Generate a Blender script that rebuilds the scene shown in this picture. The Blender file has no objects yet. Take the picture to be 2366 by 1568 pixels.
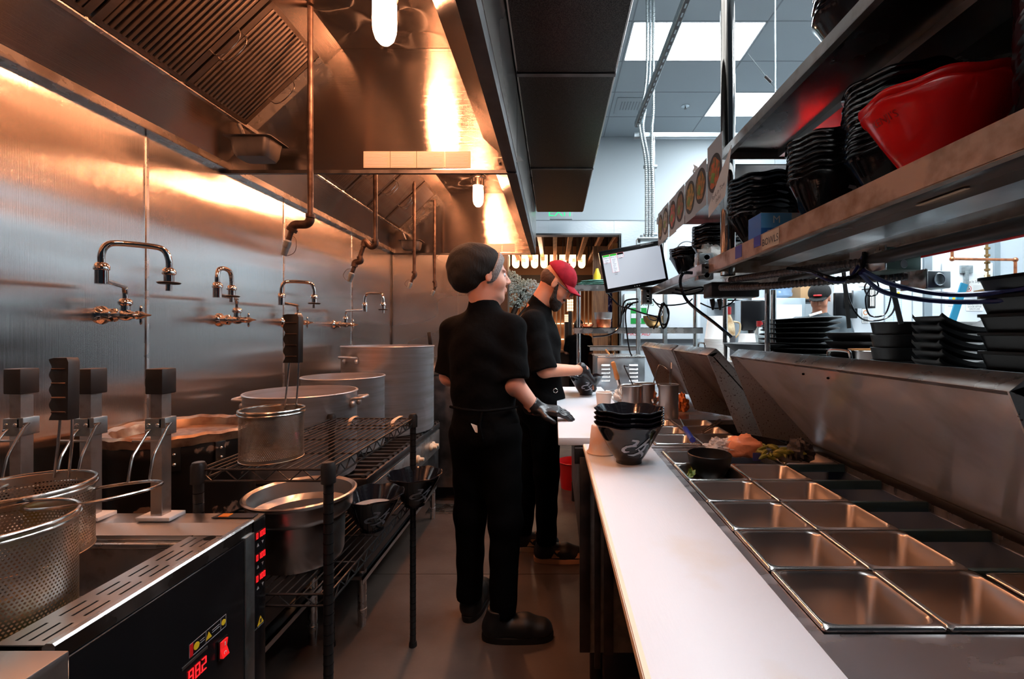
import bpy, bmesh, math, random
import numpy as np
from mathutils import Vector, Matrix
random.seed(7)
PI = math.pi
S = bpy.context.scene
COL = S.collection
F = 1052.0; VX = 1281.0; VY = 770.0; CH = 1.32

# ---------------------------------------------------------------- camera
cam_d = bpy.data.cameras.new('camera'); cam = bpy.data.objects.new('camera', cam_d); COL.objects.link(cam)
cam.location = (0, 0, CH); cam.rotation_euler = (PI/2, 0, 0)
cam_d.sensor_width = 36.0; cam_d.lens = F/2366*36
cam_d.shift_x = (1183-VX)/2366; cam_d.shift_y = -(784-VY)/2366
cam_d.clip_start = 0.03; cam_d.clip_end = 60
S.camera = cam
# ---------------------------------------------------------------- world, exposure
w = bpy.data.worlds.new('world'); S.world = w; w.use_nodes = True
w.node_tree.nodes['Background'].inputs[0].default_value = (0.45, 0.6, 0.8, 1)
w.node_tree.nodes['Background'].inputs[1].default_value = 0.02
S.view_settings.view_transform = 'Standard'; S.view_settings.look = 'None'
S.view_settings.exposure = 0.0; S.view_settings.gamma = 1.0; S.view_settings.use_curve_mapping = False
S.cycles.max_bounces = 8; S.cycles.glossy_bounces = 5; S.cycles.diffuse_bounces = 4
S.cycles.transmission_bounces = 6; S.cycles.transparent_max_bounces = 8
S.cycles.sample_clamp_indirect = 4.0; S.cycles.blur_glossy = 0.6
S.cycles.use_denoising = True
def area_lamp(name, loc, rot, sx, sy, power, col):
    d = bpy.data.lights.new(name, 'AREA'); d.shape = 'RECTANGLE'; d.size = sx; d.size_y = sy
    d.energy = power; d.color = col
    o = bpy.data.objects.new(name, d); COL.objects.link(o); o.location = loc; o.rotation_euler = rot
    return o
HOOD_LAMP = 315.0        # emission of the four jar lamps in the hoods
PANEL = 33.0             # emission of the ceiling light panels
WARM = (1.0, 0.36, 0.115); COOL = (0.70, 0.88, 1.0)

# ---------------------------------------------------------------- materials
def _n(nt, t, **k):
    n = nt.nodes.new(t)
    for a, b in k.items(): setattr(n, a, b)
    return n
def mat(name, color=(.5,.5,.5), rough=.5, metal=0.0, c2=None, cs=4.0, cstretch=(1,1,1), cmin=.4, cmax=.65, bump=0.0, bs=30.0,
        bstretch=(1,1,1), aniso=0.0, tangent=None, arot=0.0, spec=.5, emit=None, es=0.0, trans=0.0, alpha=1.0, coat=0.0,
        r2=None, ior=1.45, bdist=.01, sheen=0.0, detail=4.0, sss=0.0, bump2=None):
    m = bpy.data.materials.new(name); m.use_nodes = True
    nt = m.node_tree; p = nt.nodes['Principled BSDF']
    p.inputs['Base Color'].default_value = (*color, 1); p.inputs['Roughness'].default_value = rough
    p.inputs['Metallic'].default_value = metal; p.inputs['Specular IOR Level'].default_value = spec
    p.inputs['IOR'].default_value = ior
    if emit: p.inputs['Emission Color'].default_value = (*emit, 1); p.inputs['Emission Strength'].default_value = es
    if trans: p.inputs['Transmission Weight'].default_value = trans
    if alpha < 1: p.inputs['Alpha'].default_value = alpha
    if coat: p.inputs['Coat Weight'].default_value = coat; p.inputs['Coat Roughness'].default_value = .05
    if sheen: p.inputs['Sheen Weight'].default_value = sheen
    if sss:
        p.inputs['Subsurface Weight'].default_value = sss; p.inputs['Subsurface Radius'].default_value = (.02,.008,.004)
        p.inputs['Subsurface Scale'].default_value = .5
    tc = _n(nt, 'ShaderNodeTexCoord')
    def noise(scale, st, det=detail):
        mp = _n(nt, 'ShaderNodeMapping'); mp.inputs['Scale'].default_value = st
        nt.links.new(tc.outputs['Object'], mp.inputs[0])
        nz = _n(nt, 'ShaderNodeTexNoise'); nz.inputs['Scale'].default_value = scale; nz.inputs['Detail'].default_value = det
        nt.links.new(mp.outputs[0], nz.inputs[0]); return nz
    if c2 is not None or r2 is not None:
        nz = noise(cs, cstretch)
        rmp = _n(nt, 'ShaderNodeMapRange'); rmp.inputs[1].default_value = cmin; rmp.inputs[2].default_value = cmax
        nt.links.new(nz.outputs[0], rmp.inputs[0])
        if c2 is not None:
            mx = _n(nt, 'ShaderNodeMix', data_type='RGBA'); mx.inputs[6].default_value = (*color, 1); mx.inputs[7].default_value = (*c2, 1)
            nt.links.new(rmp.outputs[0], mx.inputs[0]); nt.links.new(mx.outputs[2], p.inputs['Base Color'])
        if r2 is not None:
            mr = _n(nt, 'ShaderNodeMapRange'); mr.inputs[3].default_value = rough; mr.inputs[4].default_value = r2
            nt.links.new(rmp.outputs[0], mr.inputs[0]); nt.links.new(mr.outputs[0], p.inputs['Roughness'])
    last = None
    for (b, s, st, bd_) in ([(bump, bs, bstretch, bdist)] if bump else []) + (list(bump2) if bump2 else []):
        nb = noise(s, st, 3.0 if s > 12 else 0.6)
        bn = _n(nt, 'ShaderNodeBump'); bn.inputs['Strength'].default_value = min(1.0, b); bn.inputs['Distance'].default_value = bd_ * max(1.0, b)
        nt.links.new(nb.outputs[0], bn.inputs['Height'])
        if last: nt.links.new(last.outputs[0], bn.inputs['Normal'])
        last = bn
    if last: nt.links.new(last.outputs[0], p.inputs['Normal'])
    if aniso:
        p.inputs['Anisotropic'].default_value = aniso; p.inputs['Anisotropic Rotation'].default_value = arot
        if tangent:
            cv = _n(nt, 'ShaderNodeCombineXYZ')
            for i in range(3): cv.inputs[i].default_value = tangent[i]
            nt.links.new(cv.outputs[0], p.inputs['Tangent'])
    return m
M = {}
# ---------------------------------------------------------------- mesh builder
ORG = {}
def V(*a): return Vector(a if len(a) == 3 else a[0])
def P(px, py, Y): return Vector(((px-VX)*Y/F, Y, CH-(py-VY)*Y/F))
class B:
    def __init__(s): s.v = []; s.f = []
    def add(s, vs, fs):
        o = len(s.v); s.v += [tuple(x) for x in vs]; s.f += [tuple(i+o for i in f) for f in fs]; return s
    def box(s, x0, x1, y0, y1, z0, z1):
        return s.add([(x0,y0,z0),(x1,y0,z0),(x1,y1,z0),(x0,y1,z0),(x0,y0,z1),(x1,y0,z1),(x1,y1,z1),(x0,y1,z1)],
                     [(0,3,2,1),(4,5,6,7),(0,1,5,4),(1,2,6,5),(2,3,7,6),(3,0,4,7)])
    def cbox(s, c, d): return s.box(c[0]-d[0]/2, c[0]+d[0]/2, c[1]-d[1]/2, c[1]+d[1]/2, c[2]-d[2]/2, c[2]+d[2]/2)
    def obox(s, c, d, R):
        t = B().cbox((0,0,0), d); return s.add([Vector(c)+R@Vector(q) for q in t.v], t.f)
    def beam(s, a, b, w, h, up=(0,0,1)):
        a = V(a); b = V(b); x = (b-a).normalized(); u = Vector(up); y = u.cross(x)
        if y.length < 1e-5: y = Vector((0,1,0)).cross(x)
        y.normalize(); z = x.cross(y)
        R = Matrix((x, y, z)).transposed()
        return s.obox((a+b)/2, ((b-a).length, w, h), R)
    def tube(s, pts, r, n=8, closed=False, caps=True):
        pts = [Vector(p) for p in pts]; k = len(pts); rs = r if isinstance(r, (list, tuple)) else [r]*k
        rings = []; nrm = None
        for i, p in enumerate(pts):
            if closed: t = (pts[(i+1)%k]-pts[i-1])
            else: t = pts[min(i+1,k-1)]-pts[max(i-1,0)]
            if t.length < 1e-9: t = Vector((0,0,1))
            t.normalize()
            if nrm is None: nrm = t.orthogonal().normalized()
            else:
                nrm = nrm - t*nrm.dot(t)
                nrm = t.orthogonal() if nrm.length < 1e-6 else nrm
                nrm.normalize()
            bi = t.cross(nrm)
            rings.append([p+(nrm*math.cos(2*PI*j/n)+bi*math.sin(2*PI*j/n))*rs[i] for j in range(n)])
        vs = [q for rg in rings for q in rg]; fs = []
        for i in range(k if closed else k-1):
            a = i*n; b = ((i+1)%k)*n
            for j in range(n): fs.append((a+j, a+(j+1)%n, b+(j+1)%n, b+j))
        if caps and not closed: fs += [tuple(range(n))[::-1], tuple((k-1)*n+j for j in range(n))]
        return s.add(vs, fs)
    def cyl(s, a, b, r, r2=None, n=20): return s.tube([a, b], [r, r if r2 is None else r2], n)
    def lathe(s, prof, c=(0,0,0), n=32, fn=None, axis=None, closed=False):
        vs = []; k = len(prof); R = axis if axis is not None else Matrix.Identity(3)
        for (r, z) in prof:
            for j in range(n):
                a = 2*PI*j/n
                rr, zz = fn(r, z, a) if fn else (r, z)
                vs.append(Vector(c)+R@Vector((rr*math.cos(a), rr*math.sin(a), zz)))
        fs = []
        for i in range(k-1 if not closed else k):
            a = i*n; b = ((i+1)%k)*n
            for j in range(n): fs.append((a+j, a+(j+1)%n, b+(j+1)%n, b+j))
        if not closed:
            if prof[0][0] > 1e-6: fs.append(tuple(range(n))[::-1])
            if prof[-1][0] > 1e-6: fs.append(tuple((k-1)*n+j for j in range(n)))
        return s.add(vs, fs)
    def prism(s, poly, ext):
        poly = [Vector(p) for p in poly]; e = Vector(ext); n = len(poly)
        nn = sum(((poly[i]-poly[0]).cross(poly[(i+1)%n]-poly[0]) for i in range(1, n-1)), Vector())
        if nn.dot(e) > 0: poly = poly[::-1]
        return s.add(poly+[p+e for p in poly], [tuple(range(n)), tuple(range(2*n-1, n-1, -1))]+[(i, n+i, n+(i+1)%n, (i+1)%n) for i in range(n)])
    def sheet(s, path, ext, t=.002):
        """thin folded plate: a 2-D path (3-D points) given thickness t and extruded by ext"""
        pts = [Vector(p) for p in path]; e = Vector(ext).normalized(); k = len(pts); off = []
        for i in range(k):
            d = (pts[min(i+1,k-1)]-pts[max(i-1,0)]).normalized(); off.append(pts[i]+e.cross(d)*t)
        for i in range(k-1): s.prism([pts[i], pts[i+1], off[i+1], off[i]], ext)
        return s
    def ell(s, c, r, n=16, m=10, R=None):
        vs = []; fs = []
        for i in range(m+1):
            th = PI*i/m
            for j in range(n):
                a = 2*PI*j/n; q = Vector((r[0]*math.sin(th)*math.cos(a), r[1]*math.sin(th)*math.sin(a), r[2]*math.cos(th)))
                vs.append(Vector(c)+(R@q if R else q))
        for i in range(m):
            for j in range(n): fs.append((i*n+j, (i+1)*n+j, (i+1)*n+(j+1)%n, i*n+(j+1)%n))
        return s.add(vs, fs)
    def text(s, body, size, o, right, up, off=.0005, cx=True, bend=None):
        me = text_mesh(body)
        right = V(right).normalized(); up = V(up).normalized(); nn = right.cross(up)
        vs = [v.co.copy() for v in me.vertices]
        x0 = min(v.x for v in vs); x1 = max(v.x for v in vs); mx = (x0+x1)/2 if cx else x0
        return s.add([Vector(o)+right*((v.x-mx)*size)+up*(v.y*size)+nn*off for v in vs], [tuple(p.vertices) for p in me.polygons])
    def obj(s, name, m, parent=None, bev=0, smooth=40, loc=None, label=None, xf=None):
        me = bpy.data.meshes.new(name)
        vs = s.v
        if xf: vs = [xf(Vector(q)) for q in vs]
        o0 = ORG.get(parent.name if parent else None, Vector((0,0,0)))
        me.from_pydata([Vector(q)-o0 for q in vs], [], s.f)
        if bev:
            bm = bmesh.new(); bm.from_mesh(me); bmesh.ops.remove_doubles(bm, verts=bm.verts, dist=1e-5)
            ed = [e for e in bm.edges if len(e.link_faces) == 2 and e.calc_face_angle(0) > .5]
            bmesh.ops.bevel(bm, geom=ed, offset=bev, segments=2, affect='EDGES', profile=.5, clamp_overlap=True)
            bm.to_mesh(me); bm.free()
        me.materials.append(M[m] if isinstance(m, str) else m)
        if smooth:
            me.polygons.foreach_set('use_smooth', [True]*len(me.polygons)); me.set_sharp_from_angle(angle=math.radians(smooth))
        me.update()
        o = bpy.data.objects.new(name, me); COL.objects.link(o)
        if parent: o.parent = parent; ORG[o.name] = o0
        if loc is not None: o.location = loc
        if label: o['label'] = label
        return o
_tm = {}
def text_mesh(body):
    if body in _tm: return _tm[body]
    c = bpy.data.curves.new('t', 'FONT'); c.body = body; c.size = 1.0; c.resolution_u = 3
    o = bpy.data.objects.new('t', c); COL.objects.link(o)
    dg = bpy.context.evaluated_depsgraph_get(); me = bpy.data.meshes.new_from_object(o.evaluated_get(dg))
    bpy.data.objects.remove(o); bpy.data.curves.remove(c); _tm[body] = me; return me
def T(name, label, cat, loc=(0,0,0), rz=0, group=None):
    o = bpy.data.objects.new(name, None); COL.objects.link(o); o.location = loc; o.rotation_euler = (0,0,rz)
    o.empty_display_size = .05; ORG[o.name] = Vector(loc)
    tag(o, label, cat, group); return o
def tag(o, label, cat, group=None, kind=None):
    if label: o['label'] = label
    if cat: o['category'] = cat
    if group: o['group'] = group
    if kind: o['kind'] = kind
    return o
def struct(b, name, m, **k):
    o = b.obj(name, m, **k); o['kind'] = 'structure'; return o
def rebase(o):
    """move a one-mesh thing's origin to its base"""
    me = o.data; co = np.empty(len(me.vertices)*3); me.vertices.foreach_get('co', co); co = co.reshape(-1,3)
    c = Vector(((co[:,0].min()+co[:,0].max())/2, (co[:,1].min()+co[:,1].max())/2, co[:,2].min()))
    co -= np.array(c); me.vertices.foreach_set('co', co.ravel()); o.location = o.location+c; return o
def one(b, name, m, label, cat, group=None, **k):
    return tag(rebase(b.obj(name, m, **k)), label, cat, group)
def dup(root, loc=None, rot=None, label=None, group=None, scale=None):
    def cp(o, par):
        c = o.copy(); COL.objects.link(c); c.parent = par
        for ch in kids.get(o.name, ()): cp(ch, c)
        return c
    kids = {}
    def walk(o):
        kids[o.name] = list(o.children)
        for ch in o.children: walk(ch)
    walk(root)
    r = cp(root, None)
    if loc is not None: r.location = loc
    if rot is not None: r.rotation_euler = rot
    if scale is not None: r.scale = scale
    if label: r['label'] = label
    if group: r['group'] = group
    return r
ORDS = 'top,second,third,fourth,fifth,sixth,seventh,eighth,ninth,tenth,eleventh,twelfth,thirteenth,fourteenth,fifteenth,sixteenth,seventeenth,eighteenth,nineteenth,twentieth,twenty-first,twenty-second,twenty-third,twenty-fourth,twenty-fifth,twenty-sixth,twenty-seventh,twenty-eighth,twenty-ninth,thirtieth,thirty-first,thirty-second'.split(',')
def nth(k, n):
    if k == 0: return 'topmost'
    if k == n-1: return 'lowest'
    return ORDS[k]+' from the top'
def arc(c, r, a0, a1, n, u, v):
    c = V(c); u = V(u); v = V(v)
    return [c+u*(r*math.cos(a0+(a1-a0)*i/n))+v*(r*math.sin(a0+(a1-a0)*i/n)) for i in range(n+1)]
def smooth_path(pts, n=6):
    """Catmull-Rom through points"""
    pts = [Vector(p) for p in pts]; out = []
    for i in range(len(pts)-1):
        p0 = pts[max(i-1,0)]; p1 = pts[i]; p2 = pts[i+1]; p3 = pts[min(i+2,len(pts)-1)]
        for k in range(n):
            t = k/n
            out.append(.5*((2*p1)+(p2-p0)*t+(2*p0-5*p1+4*p2-p3)*t*t+(3*p1-p0-3*p2+p3)*t*t*t))
    out.append(pts[-1]); return out
def ring(c, r, n=24, R=None, sy=1.0):
    return [Vector(c)+(R@Vector((r*math.cos(2*PI*i/n), sy*r*math.sin(2*PI*i/n), 0)) if R else Vector((r*math.cos(2*PI*i/n), sy*r*math.sin(2*PI*i/n), 0))) for i in range(n)]

# ---------------------------------------------------------------- material library
# object coordinates: meshes are built at their real size, so scales are per metre
STEEL = (.56,.55,.54)
M['steel_wall'] = mat('steel_wall', (.72,.70,.68), .20, 1.0, aniso=.9, tangent=(0,1,0), r2=.26, cs=1.3, cstretch=(1,.6,3), detail=0,
                      bump=.6, bs=1.0, bstretch=(1,.9,7), bdist=.012, bump2=[(1.0,150,(.01,4,.01),.00028)])
M['steel_end'] = mat('steel_end', (.68,.65,.62), .22, 1.0, aniso=.8, tangent=(1,0,0), r2=.28, cs=1.3, detail=0, cstretch=(.6,1,3), bump=.25, bs=1.0, bstretch=(1,1,6), bdist=.012, bump2=[(1.0,130,(4,.01,.01),.0003)])
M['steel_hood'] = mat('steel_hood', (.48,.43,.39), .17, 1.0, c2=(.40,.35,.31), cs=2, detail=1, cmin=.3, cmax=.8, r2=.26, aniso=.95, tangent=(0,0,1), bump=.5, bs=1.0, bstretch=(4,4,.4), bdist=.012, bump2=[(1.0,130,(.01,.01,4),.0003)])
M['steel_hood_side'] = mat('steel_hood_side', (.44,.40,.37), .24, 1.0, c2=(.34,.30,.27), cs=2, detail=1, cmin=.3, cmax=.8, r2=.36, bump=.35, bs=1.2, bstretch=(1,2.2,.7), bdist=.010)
M['plate'] = mat('plate', (.33,.29,.25), .45)
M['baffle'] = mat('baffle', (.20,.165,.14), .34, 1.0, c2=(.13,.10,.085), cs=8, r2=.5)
M['steel'] = mat('steel', STEEL, .28, 1.0, r2=.42, cs=9, bump=.12, bs=220, bstretch=(1,.1,1), bdist=.002)
M['steel_bright'] = mat('steel_bright', (.66,.65,.64), .22, 1.0, r2=.34, cs=12)
M['steel_worn'] = mat('steel_worn', (.50,.47,.45), .34, 1.0, c2=(.26,.19,.15), cs=14, cmin=.5, cmax=.72, r2=.5, detail=8)
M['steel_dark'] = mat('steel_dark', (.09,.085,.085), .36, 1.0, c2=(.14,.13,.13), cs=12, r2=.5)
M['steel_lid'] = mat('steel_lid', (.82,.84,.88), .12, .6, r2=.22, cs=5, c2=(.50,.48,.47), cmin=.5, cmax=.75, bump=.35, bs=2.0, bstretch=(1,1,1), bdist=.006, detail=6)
M['steel_counter'] = mat('steel_counter', (.40,.40,.43), .25, .9, c2=(.62,.62,.64), cs=5, cstretch=(1,2.5,1), r2=.45, cmin=.48, cmax=.7, detail=9, bump=.1, bs=90, bdist=.002)
M['steel_pan'] = mat('steel_pan', (.42,.39,.37), .30, 1.0, r2=.4, cs=8)
M['steel_rim'] = mat('steel_rim', (.66,.63,.6), .20, 1.0)
M['chrome'] = mat('chrome', (.72,.70,.68), .07, 1.0)
M['brushed'] = mat('brushed', (.55,.53,.52), .28, 1.0, r2=.36, cs=30)
M['alum'] = mat('alum', (.56,.57,.60), .36, .8, c2=(.38,.37,.37), cs=6, cstretch=(.4,.4,6), r2=.5, bump=.1, bs=40, bstretch=(.2,.2,8), bdist=.002)
M['galv'] = mat('galv', (.42,.46,.47), .34, 1.0, c2=(.3,.34,.35), cs=25, r2=.48)
M['galv_light'] = mat('galv_light', (.44,.49,.52), .30, 1.0, r2=.4, cs=25)
M['black_gloss'] = mat('black_gloss', (.006,.0065,.009), .10, 0, spec=.55, bump=.25, bs=40, bstretch=(.4,.4,3), bdist=.001)
M['black_matte'] = mat('black_matte', (.004,.004,.0045), .42, 0, spec=.28, bump=.2, bs=300, bdist=.0006)
M['black_metal'] = mat('black_metal', (.012,.011,.011), .35, .0, spec=.6)
M['black_panel'] = mat('black_panel', (.006,.006,.007), .22, 0, spec=.4, bump=.1, bs=60, bdist=.001)
M['black_rubber'] = mat('black_rubber', (.010,.009,.009), .45)
M['black_hole'] = mat('black_hole', (.003,.003,.003), .8, spec=.1)
M['red_gloss'] = mat('red_gloss', (.74,.010,.010), .16, 0, spec=.5, bump=.3, bs=40, bstretch=(.4,.4,4), bdist=.001)
M['iron_pipe'] = mat('iron_pipe', (.10,.065,.05), .42, .75, c2=(.045,.028,.022), cs=30, r2=.55)
M['copper'] = mat('copper', (.62,.22,.10), .34, 1.0, c2=(.35,.12,.06), cs=20)
M['board'] = mat('board', (.52,.565,.62), .42, 0, c2=(.50,.47,.41), cs=4.5, cmin=.56, cmax=.80, detail=8, bump=.15, bs=120, bstretch=(2,.3,1), bdist=.001)
M['board_edge'] = mat('board_edge', (.62,.50,.38), .5)
M['white_paint'] = mat('white_paint', (.40,.45,.48), .55)
M['frp'] = mat('frp', (.44,.49,.53), .16, 0, bump=.35, bs=38, bstretch=(.5,1,1.2), bdist=.004)
M['ceil_tile'] = mat('ceil_tile', (.36,.41,.44), .7)
M['ceil_frame'] = mat('ceil_frame', (.20,.23,.25), .5)
M['white'] = mat('white', (.58,.62,.66), .45)
M['paper'] = mat('paper', (.80,.80,.78), .6)
M['plastic_clear'] = mat('plastic_clear', (.78,.76,.74), .30, 0, alpha=.82)
M['floor'] = mat('floor', (.075,.052,.042), .36, 0, c2=(.045,.030,.024), cs=3.2, r2=.58, cmin=.35, cmax=.7, detail=8, bump=.2, bs=60, bdist=.002)
M['grout'] = mat('grout', (.19,.15,.13), .7)
M['lamp_jar'] = mat('lamp_jar', (.9,.8,.7), .2, emit=(1.0,.40,.19), es=HOOD_LAMP)
M['panel_light'] = mat('panel_light', (.9,.9,.9), .4, emit=(.86,.95,1.0), es=PANEL)
M['warm_glow'] = mat('warm_glow', (.9,.6,.3), .4, emit=(1.0,.62,.32), es=3.0)
M['warm_wall'] = mat('warm_wall', (.42,.20,.10), .6)
M['wood'] = mat('wood', (.36,.15,.06), .5, c2=(.18,.07,.03), cs=6, cstretch=(6,1,.6), detail=6)
M['wood_dark'] = mat('wood_dark', (.035,.02,.014), .5)
M['wood_light'] = mat('wood_light', (.55,.23,.07), .5, c2=(.38,.13,.03), cs=12, cstretch=(1,1,.2))
M['led_red'] = mat('led_red', (.8,.02,.02), .4, emit=(1.0,.015,.02), es=1.6)
M['led_dim'] = mat('led_dim', (.05,.004,.004), .4)
M['exit_green'] = mat('exit_green', (.02,.6,.2), .4, emit=(.02,.8,.18), es=.7)
M['print_dark'] = mat('print_dark', (.03,.03,.035), .6)
M['print_grey'] = mat('print_grey', (.33,.35,.38), .6)
M['kanji'] = mat('kanji', (.36,.40,.46), .45)
M['blue'] = mat('blue', (.01,.03,.30), .35)
M['blue_box'] = mat('blue_box', (.03,.17,.55), .4)
M['navy'] = mat('navy', (.008,.015,.10), .35)
M['light_blue'] = mat('light_blue', (.13,.42,.78), .4)
M['teal_blue'] = mat('teal_blue', (.03,.24,.40), .4)
M['green'] = mat('green', (.0,.22,.03), .45)
M['red'] = mat('red', (.60,.01,.012), .4)
M['yellow'] = mat('yellow', (.75,.50,.02), .45)
M['orange'] = mat('orange', (.80,.22,.02), .45)
M['cardboard'] = mat('cardboard', (.50,.30,.15), .7)
M['tape'] = mat('tape', (.62,.48,.34), .6)
M['magenta'] = mat('magenta', (.45,.10,.22), .5)
M['skin'] = mat('skin', (.52,.235,.15), .48, c2=(.60,.26,.16), cs=9, sss=.12, bump=.1, bs=200, bdist=.001)
M['skin_pale'] = mat('skin_pale', (.60,.32,.24), .48, c2=(.62,.25,.17), cs=7, sss=.12)
M['cloth'] = mat('cloth', (.0022,.0022,.0025), .95, bump=.3, bs=28, bdist=.012, spec=.08)
M['cloth_pants'] = mat('cloth_pants', (.0015,.0015,.0018), .95, bump=.2, bs=22, bdist=.010, spec=.06)
M['cap'] = mat('cap', (.26,.008,.018), .85, c2=(.19,.005,.012), cs=30, spec=.15, bump=.2, bs=400, bdist=.001)
M['knit'] = mat('knit', (.005,.0045,.0045), .9, sheen=.0, bump=.8, bs=120, bstretch=(1,1,.3), bdist=.004)
M['knit_grey'] = mat('knit_grey', (.16,.15,.15), .9, c2=(.28,.27,.27), cs=160, bump=.8, bs=160, bdist=.004)
M['hair'] = mat('hair', (.012,.008,.006), .7, bump=1, bs=160, bdist=.004)
M['hair_brown'] = mat('hair_brown', (.05,.022,.012), .7, bump=1, bs=200, bdist=.003)
M['glove'] = mat('glove', (.012,.012,.014), .35, bump=.3, bs=60, bdist=.003)
M['shoe'] = mat('shoe', (.004,.004,.004), .5)
M['tan'] = mat('tan', (.52,.27,.15), .6)
M['white_cloth'] = mat('white_cloth', (.62,.60,.56), .85, bump=.4, bs=25, bdist=.01)
M['leaf'] = mat('leaf', (.10,.20,.02), .45, c2=(.22,.30,.04), cs=40)
M['peas'] = mat('peas', (.12,.14,.015), .5, c2=(.20,.20,.03), cs=40)
M['blossom'] = mat('blossom', (.62,.68,.72), .8, c2=(.40,.47,.40), cs=2)
M['screen'] = mat('screen', (.3,.3,.3), .3, emit=(.50,.56,.66), es=.75)
M['scr_black'] = mat('scr_black', (.01,.01,.01), .3)
M['scr_green'] = mat('scr_green', (.02,.3,.03), .3, emit=(.04,.55,.06), es=.6)
M['scr_white'] = mat('scr_white', (.5,.5,.5), .3, emit=(.78,.83,.95), es=.75)
M['scr_red'] = mat('scr_red', (.5,.1,.1), .3, emit=(.9,.2,.25), es=.6)
M['mint'] = mat('mint', (.20,.42,.36), .6)
M['brass'] = mat('brass', (.28,.17,.07), .35, .9)
M['violet'] = mat('violet', (.16,.14,.24), .4)
M['noren'] = mat('noren', (.010,.014,.10), .7, c2=(.40,.42,.60), cs=22, cmin=.56, cmax=.60)
M['slate'] = mat('slate', (.03,.045,.055), .7)
M['green_tint'] = mat('green_tint', (.25,.36,.30), .15, 0, alpha=.5)
M['green_dark'] = mat('green_dark', (.02,.12,.06), .5)
M['cup_orange'] = mat('cup_orange', (.75,.50,.36), .35, 0, c2=(.72,.70,.68), cs=12, alpha=.85)
M['sauce_brown'] = mat('sauce_brown', (.06,.02,.008), .2)
M['white_slat'] = mat('white_slat', (.50,.42,.36), .5)
M['foil'] = mat('foil', (.40,.26,.17), .30, .9, c2=(.16,.08,.05), cs=18, r2=.5, detail=6)
M['orange_tan'] = mat('orange_tan', (.62,.28,.12), .6)
M['well'] = mat('well', (.34,.44,.60), .30, .9, r2=.4, cs=6)  # blue tint puts the cool light in the well into the colour
M['rocker_red'] = mat('rocker_red', (.55,.01,.012), .25, emit=(1.0,.02,.02), es=.5)
M['sign_grey'] = mat('sign_grey', (.34,.38,.40), .5)
M['sheet_grey'] = mat('sheet_grey', (.42,.44,.46), .35)
M['box_green'] = mat('box_green', (.10,.16,.14), .4, .6)
M['teal_steel'] = mat('teal_steel', (.10,.20,.25), .35, .9)
M['glass_jug'] = mat('glass_jug', (.35,.55,.80), .12, 0, trans=.5, alpha=.75)
# ================================================================= SETTING
_rb = rebase
def rebase(o):
    _rb(o); ORG[o.name] = o.location.copy(); return o
# floor: slab with tiles as far as the joints can be told apart
fl = struct(B().box(-3.0, 6.5, -1.0, 11.5, -.08, -.006), 'floor', 'grout')
ys = [-.9, .68, 2.5, 4.3, 6.56, 8.8, 11.4]; xs = [-2.9, .42, 3.4, 6.4]
for i in range(len(ys)-1):
    for j in range(len(xs)-1):
        B().box(xs[j]+.002, xs[j+1]-.002, ys[i]+.002, ys[i+1]-.002, -.006, 0).obj('floor_panel', 'floor', fl, smooth=0)
CZ = CH+2.83
WY = 6.56
struct(B().box(-1.60, -1.492, -1.0, 6.5, 0, CZ), 'wall_left', 'white_paint')
wl = bpy.data.objects['wall_left']
# stainless wall panels with proud seam strips
seams = [-.75, .0, .83, 1.66, 2.50, 3.34, 4.15]
for a, b in zip(seams[:-1], seams[1:]):
    g = B(); nx, ny = 2, 30
    g.box(-1.4915, -1.486, a+.004, b-.004, .02, 2.06).obj('steel_panel', 'steel_wall', wl, smooth=0)
for y in seams[1:-1]:
    B().prism([(-1.488,y-.009,.02),(-1.482,y-.005,.02),(-1.482,y+.005,.02),(-1.488,y+.009,.02)], (0,0,2.03)).obj('seam_strip', 'steel_bright', wl, smooth=0)
B().box(-1.489, -1.476, 4.130, 4.145, .02, 2.04).obj('corner_strip', 'steel_dark', wl, smooth=0)
# end wall of the cook line
we = struct(B().box(-1.49, -.505, 4.155, 4.28, 0, CZ), 'wall_end', 'white_paint')
for a, b in ((-1.475, -.88), (-.876, -.51)):
    B().box(a, b, 4.146, 4.154, .02, 2.05).obj('steel_panel', 'steel_end', we, smooth=0)
B().box(-.50, -.425, 4.14, 4.29, 0, 2.04).obj('edge_post', 'black_metal', we, smooth=0)
# back wall with the wide opening to the dining room
wb = struct(B().box(-1.5, -1.0, WY, WY+.12, 0, CZ).box(.93, 5.2, WY, WY+.12, 0, CZ).box(-1.0, .93, WY, WY+.12, CH+1.415, CZ), 'wall_back', 'white_paint')
for a, b in ((-1.49, -.09), (-.085, .855), (.86, 2.2), (2.205, 3.6)):
    z0 = CH+1.44
    B().box(a, b, WY-.006, WY, z0, CH+1.62).obj('wall_panel', 'frp', wb, smooth=0)
    if a > .5: B().box(max(a, .97), b, WY-.006, WY, .1, z0).obj('wall_panel', 'frp', wb, smooth=0)
B().box(-1.49, 5.1, WY-.012, WY, CH+1.62, CH+1.632).obj('cap_strip', 'ceil_frame', wb, smooth=0)
tr = struct(B().box(-1.03, .96, WY-.015, WY+.13, CH+1.415, CH+1.44).box(.93, .96, WY-.015, WY+.13, 0, CH+1.415).box(-1.03, -1.0, WY-.015, WY+.13, 0, CH+1.415), 'trim_1', 'black_metal', bev=.003)
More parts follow.
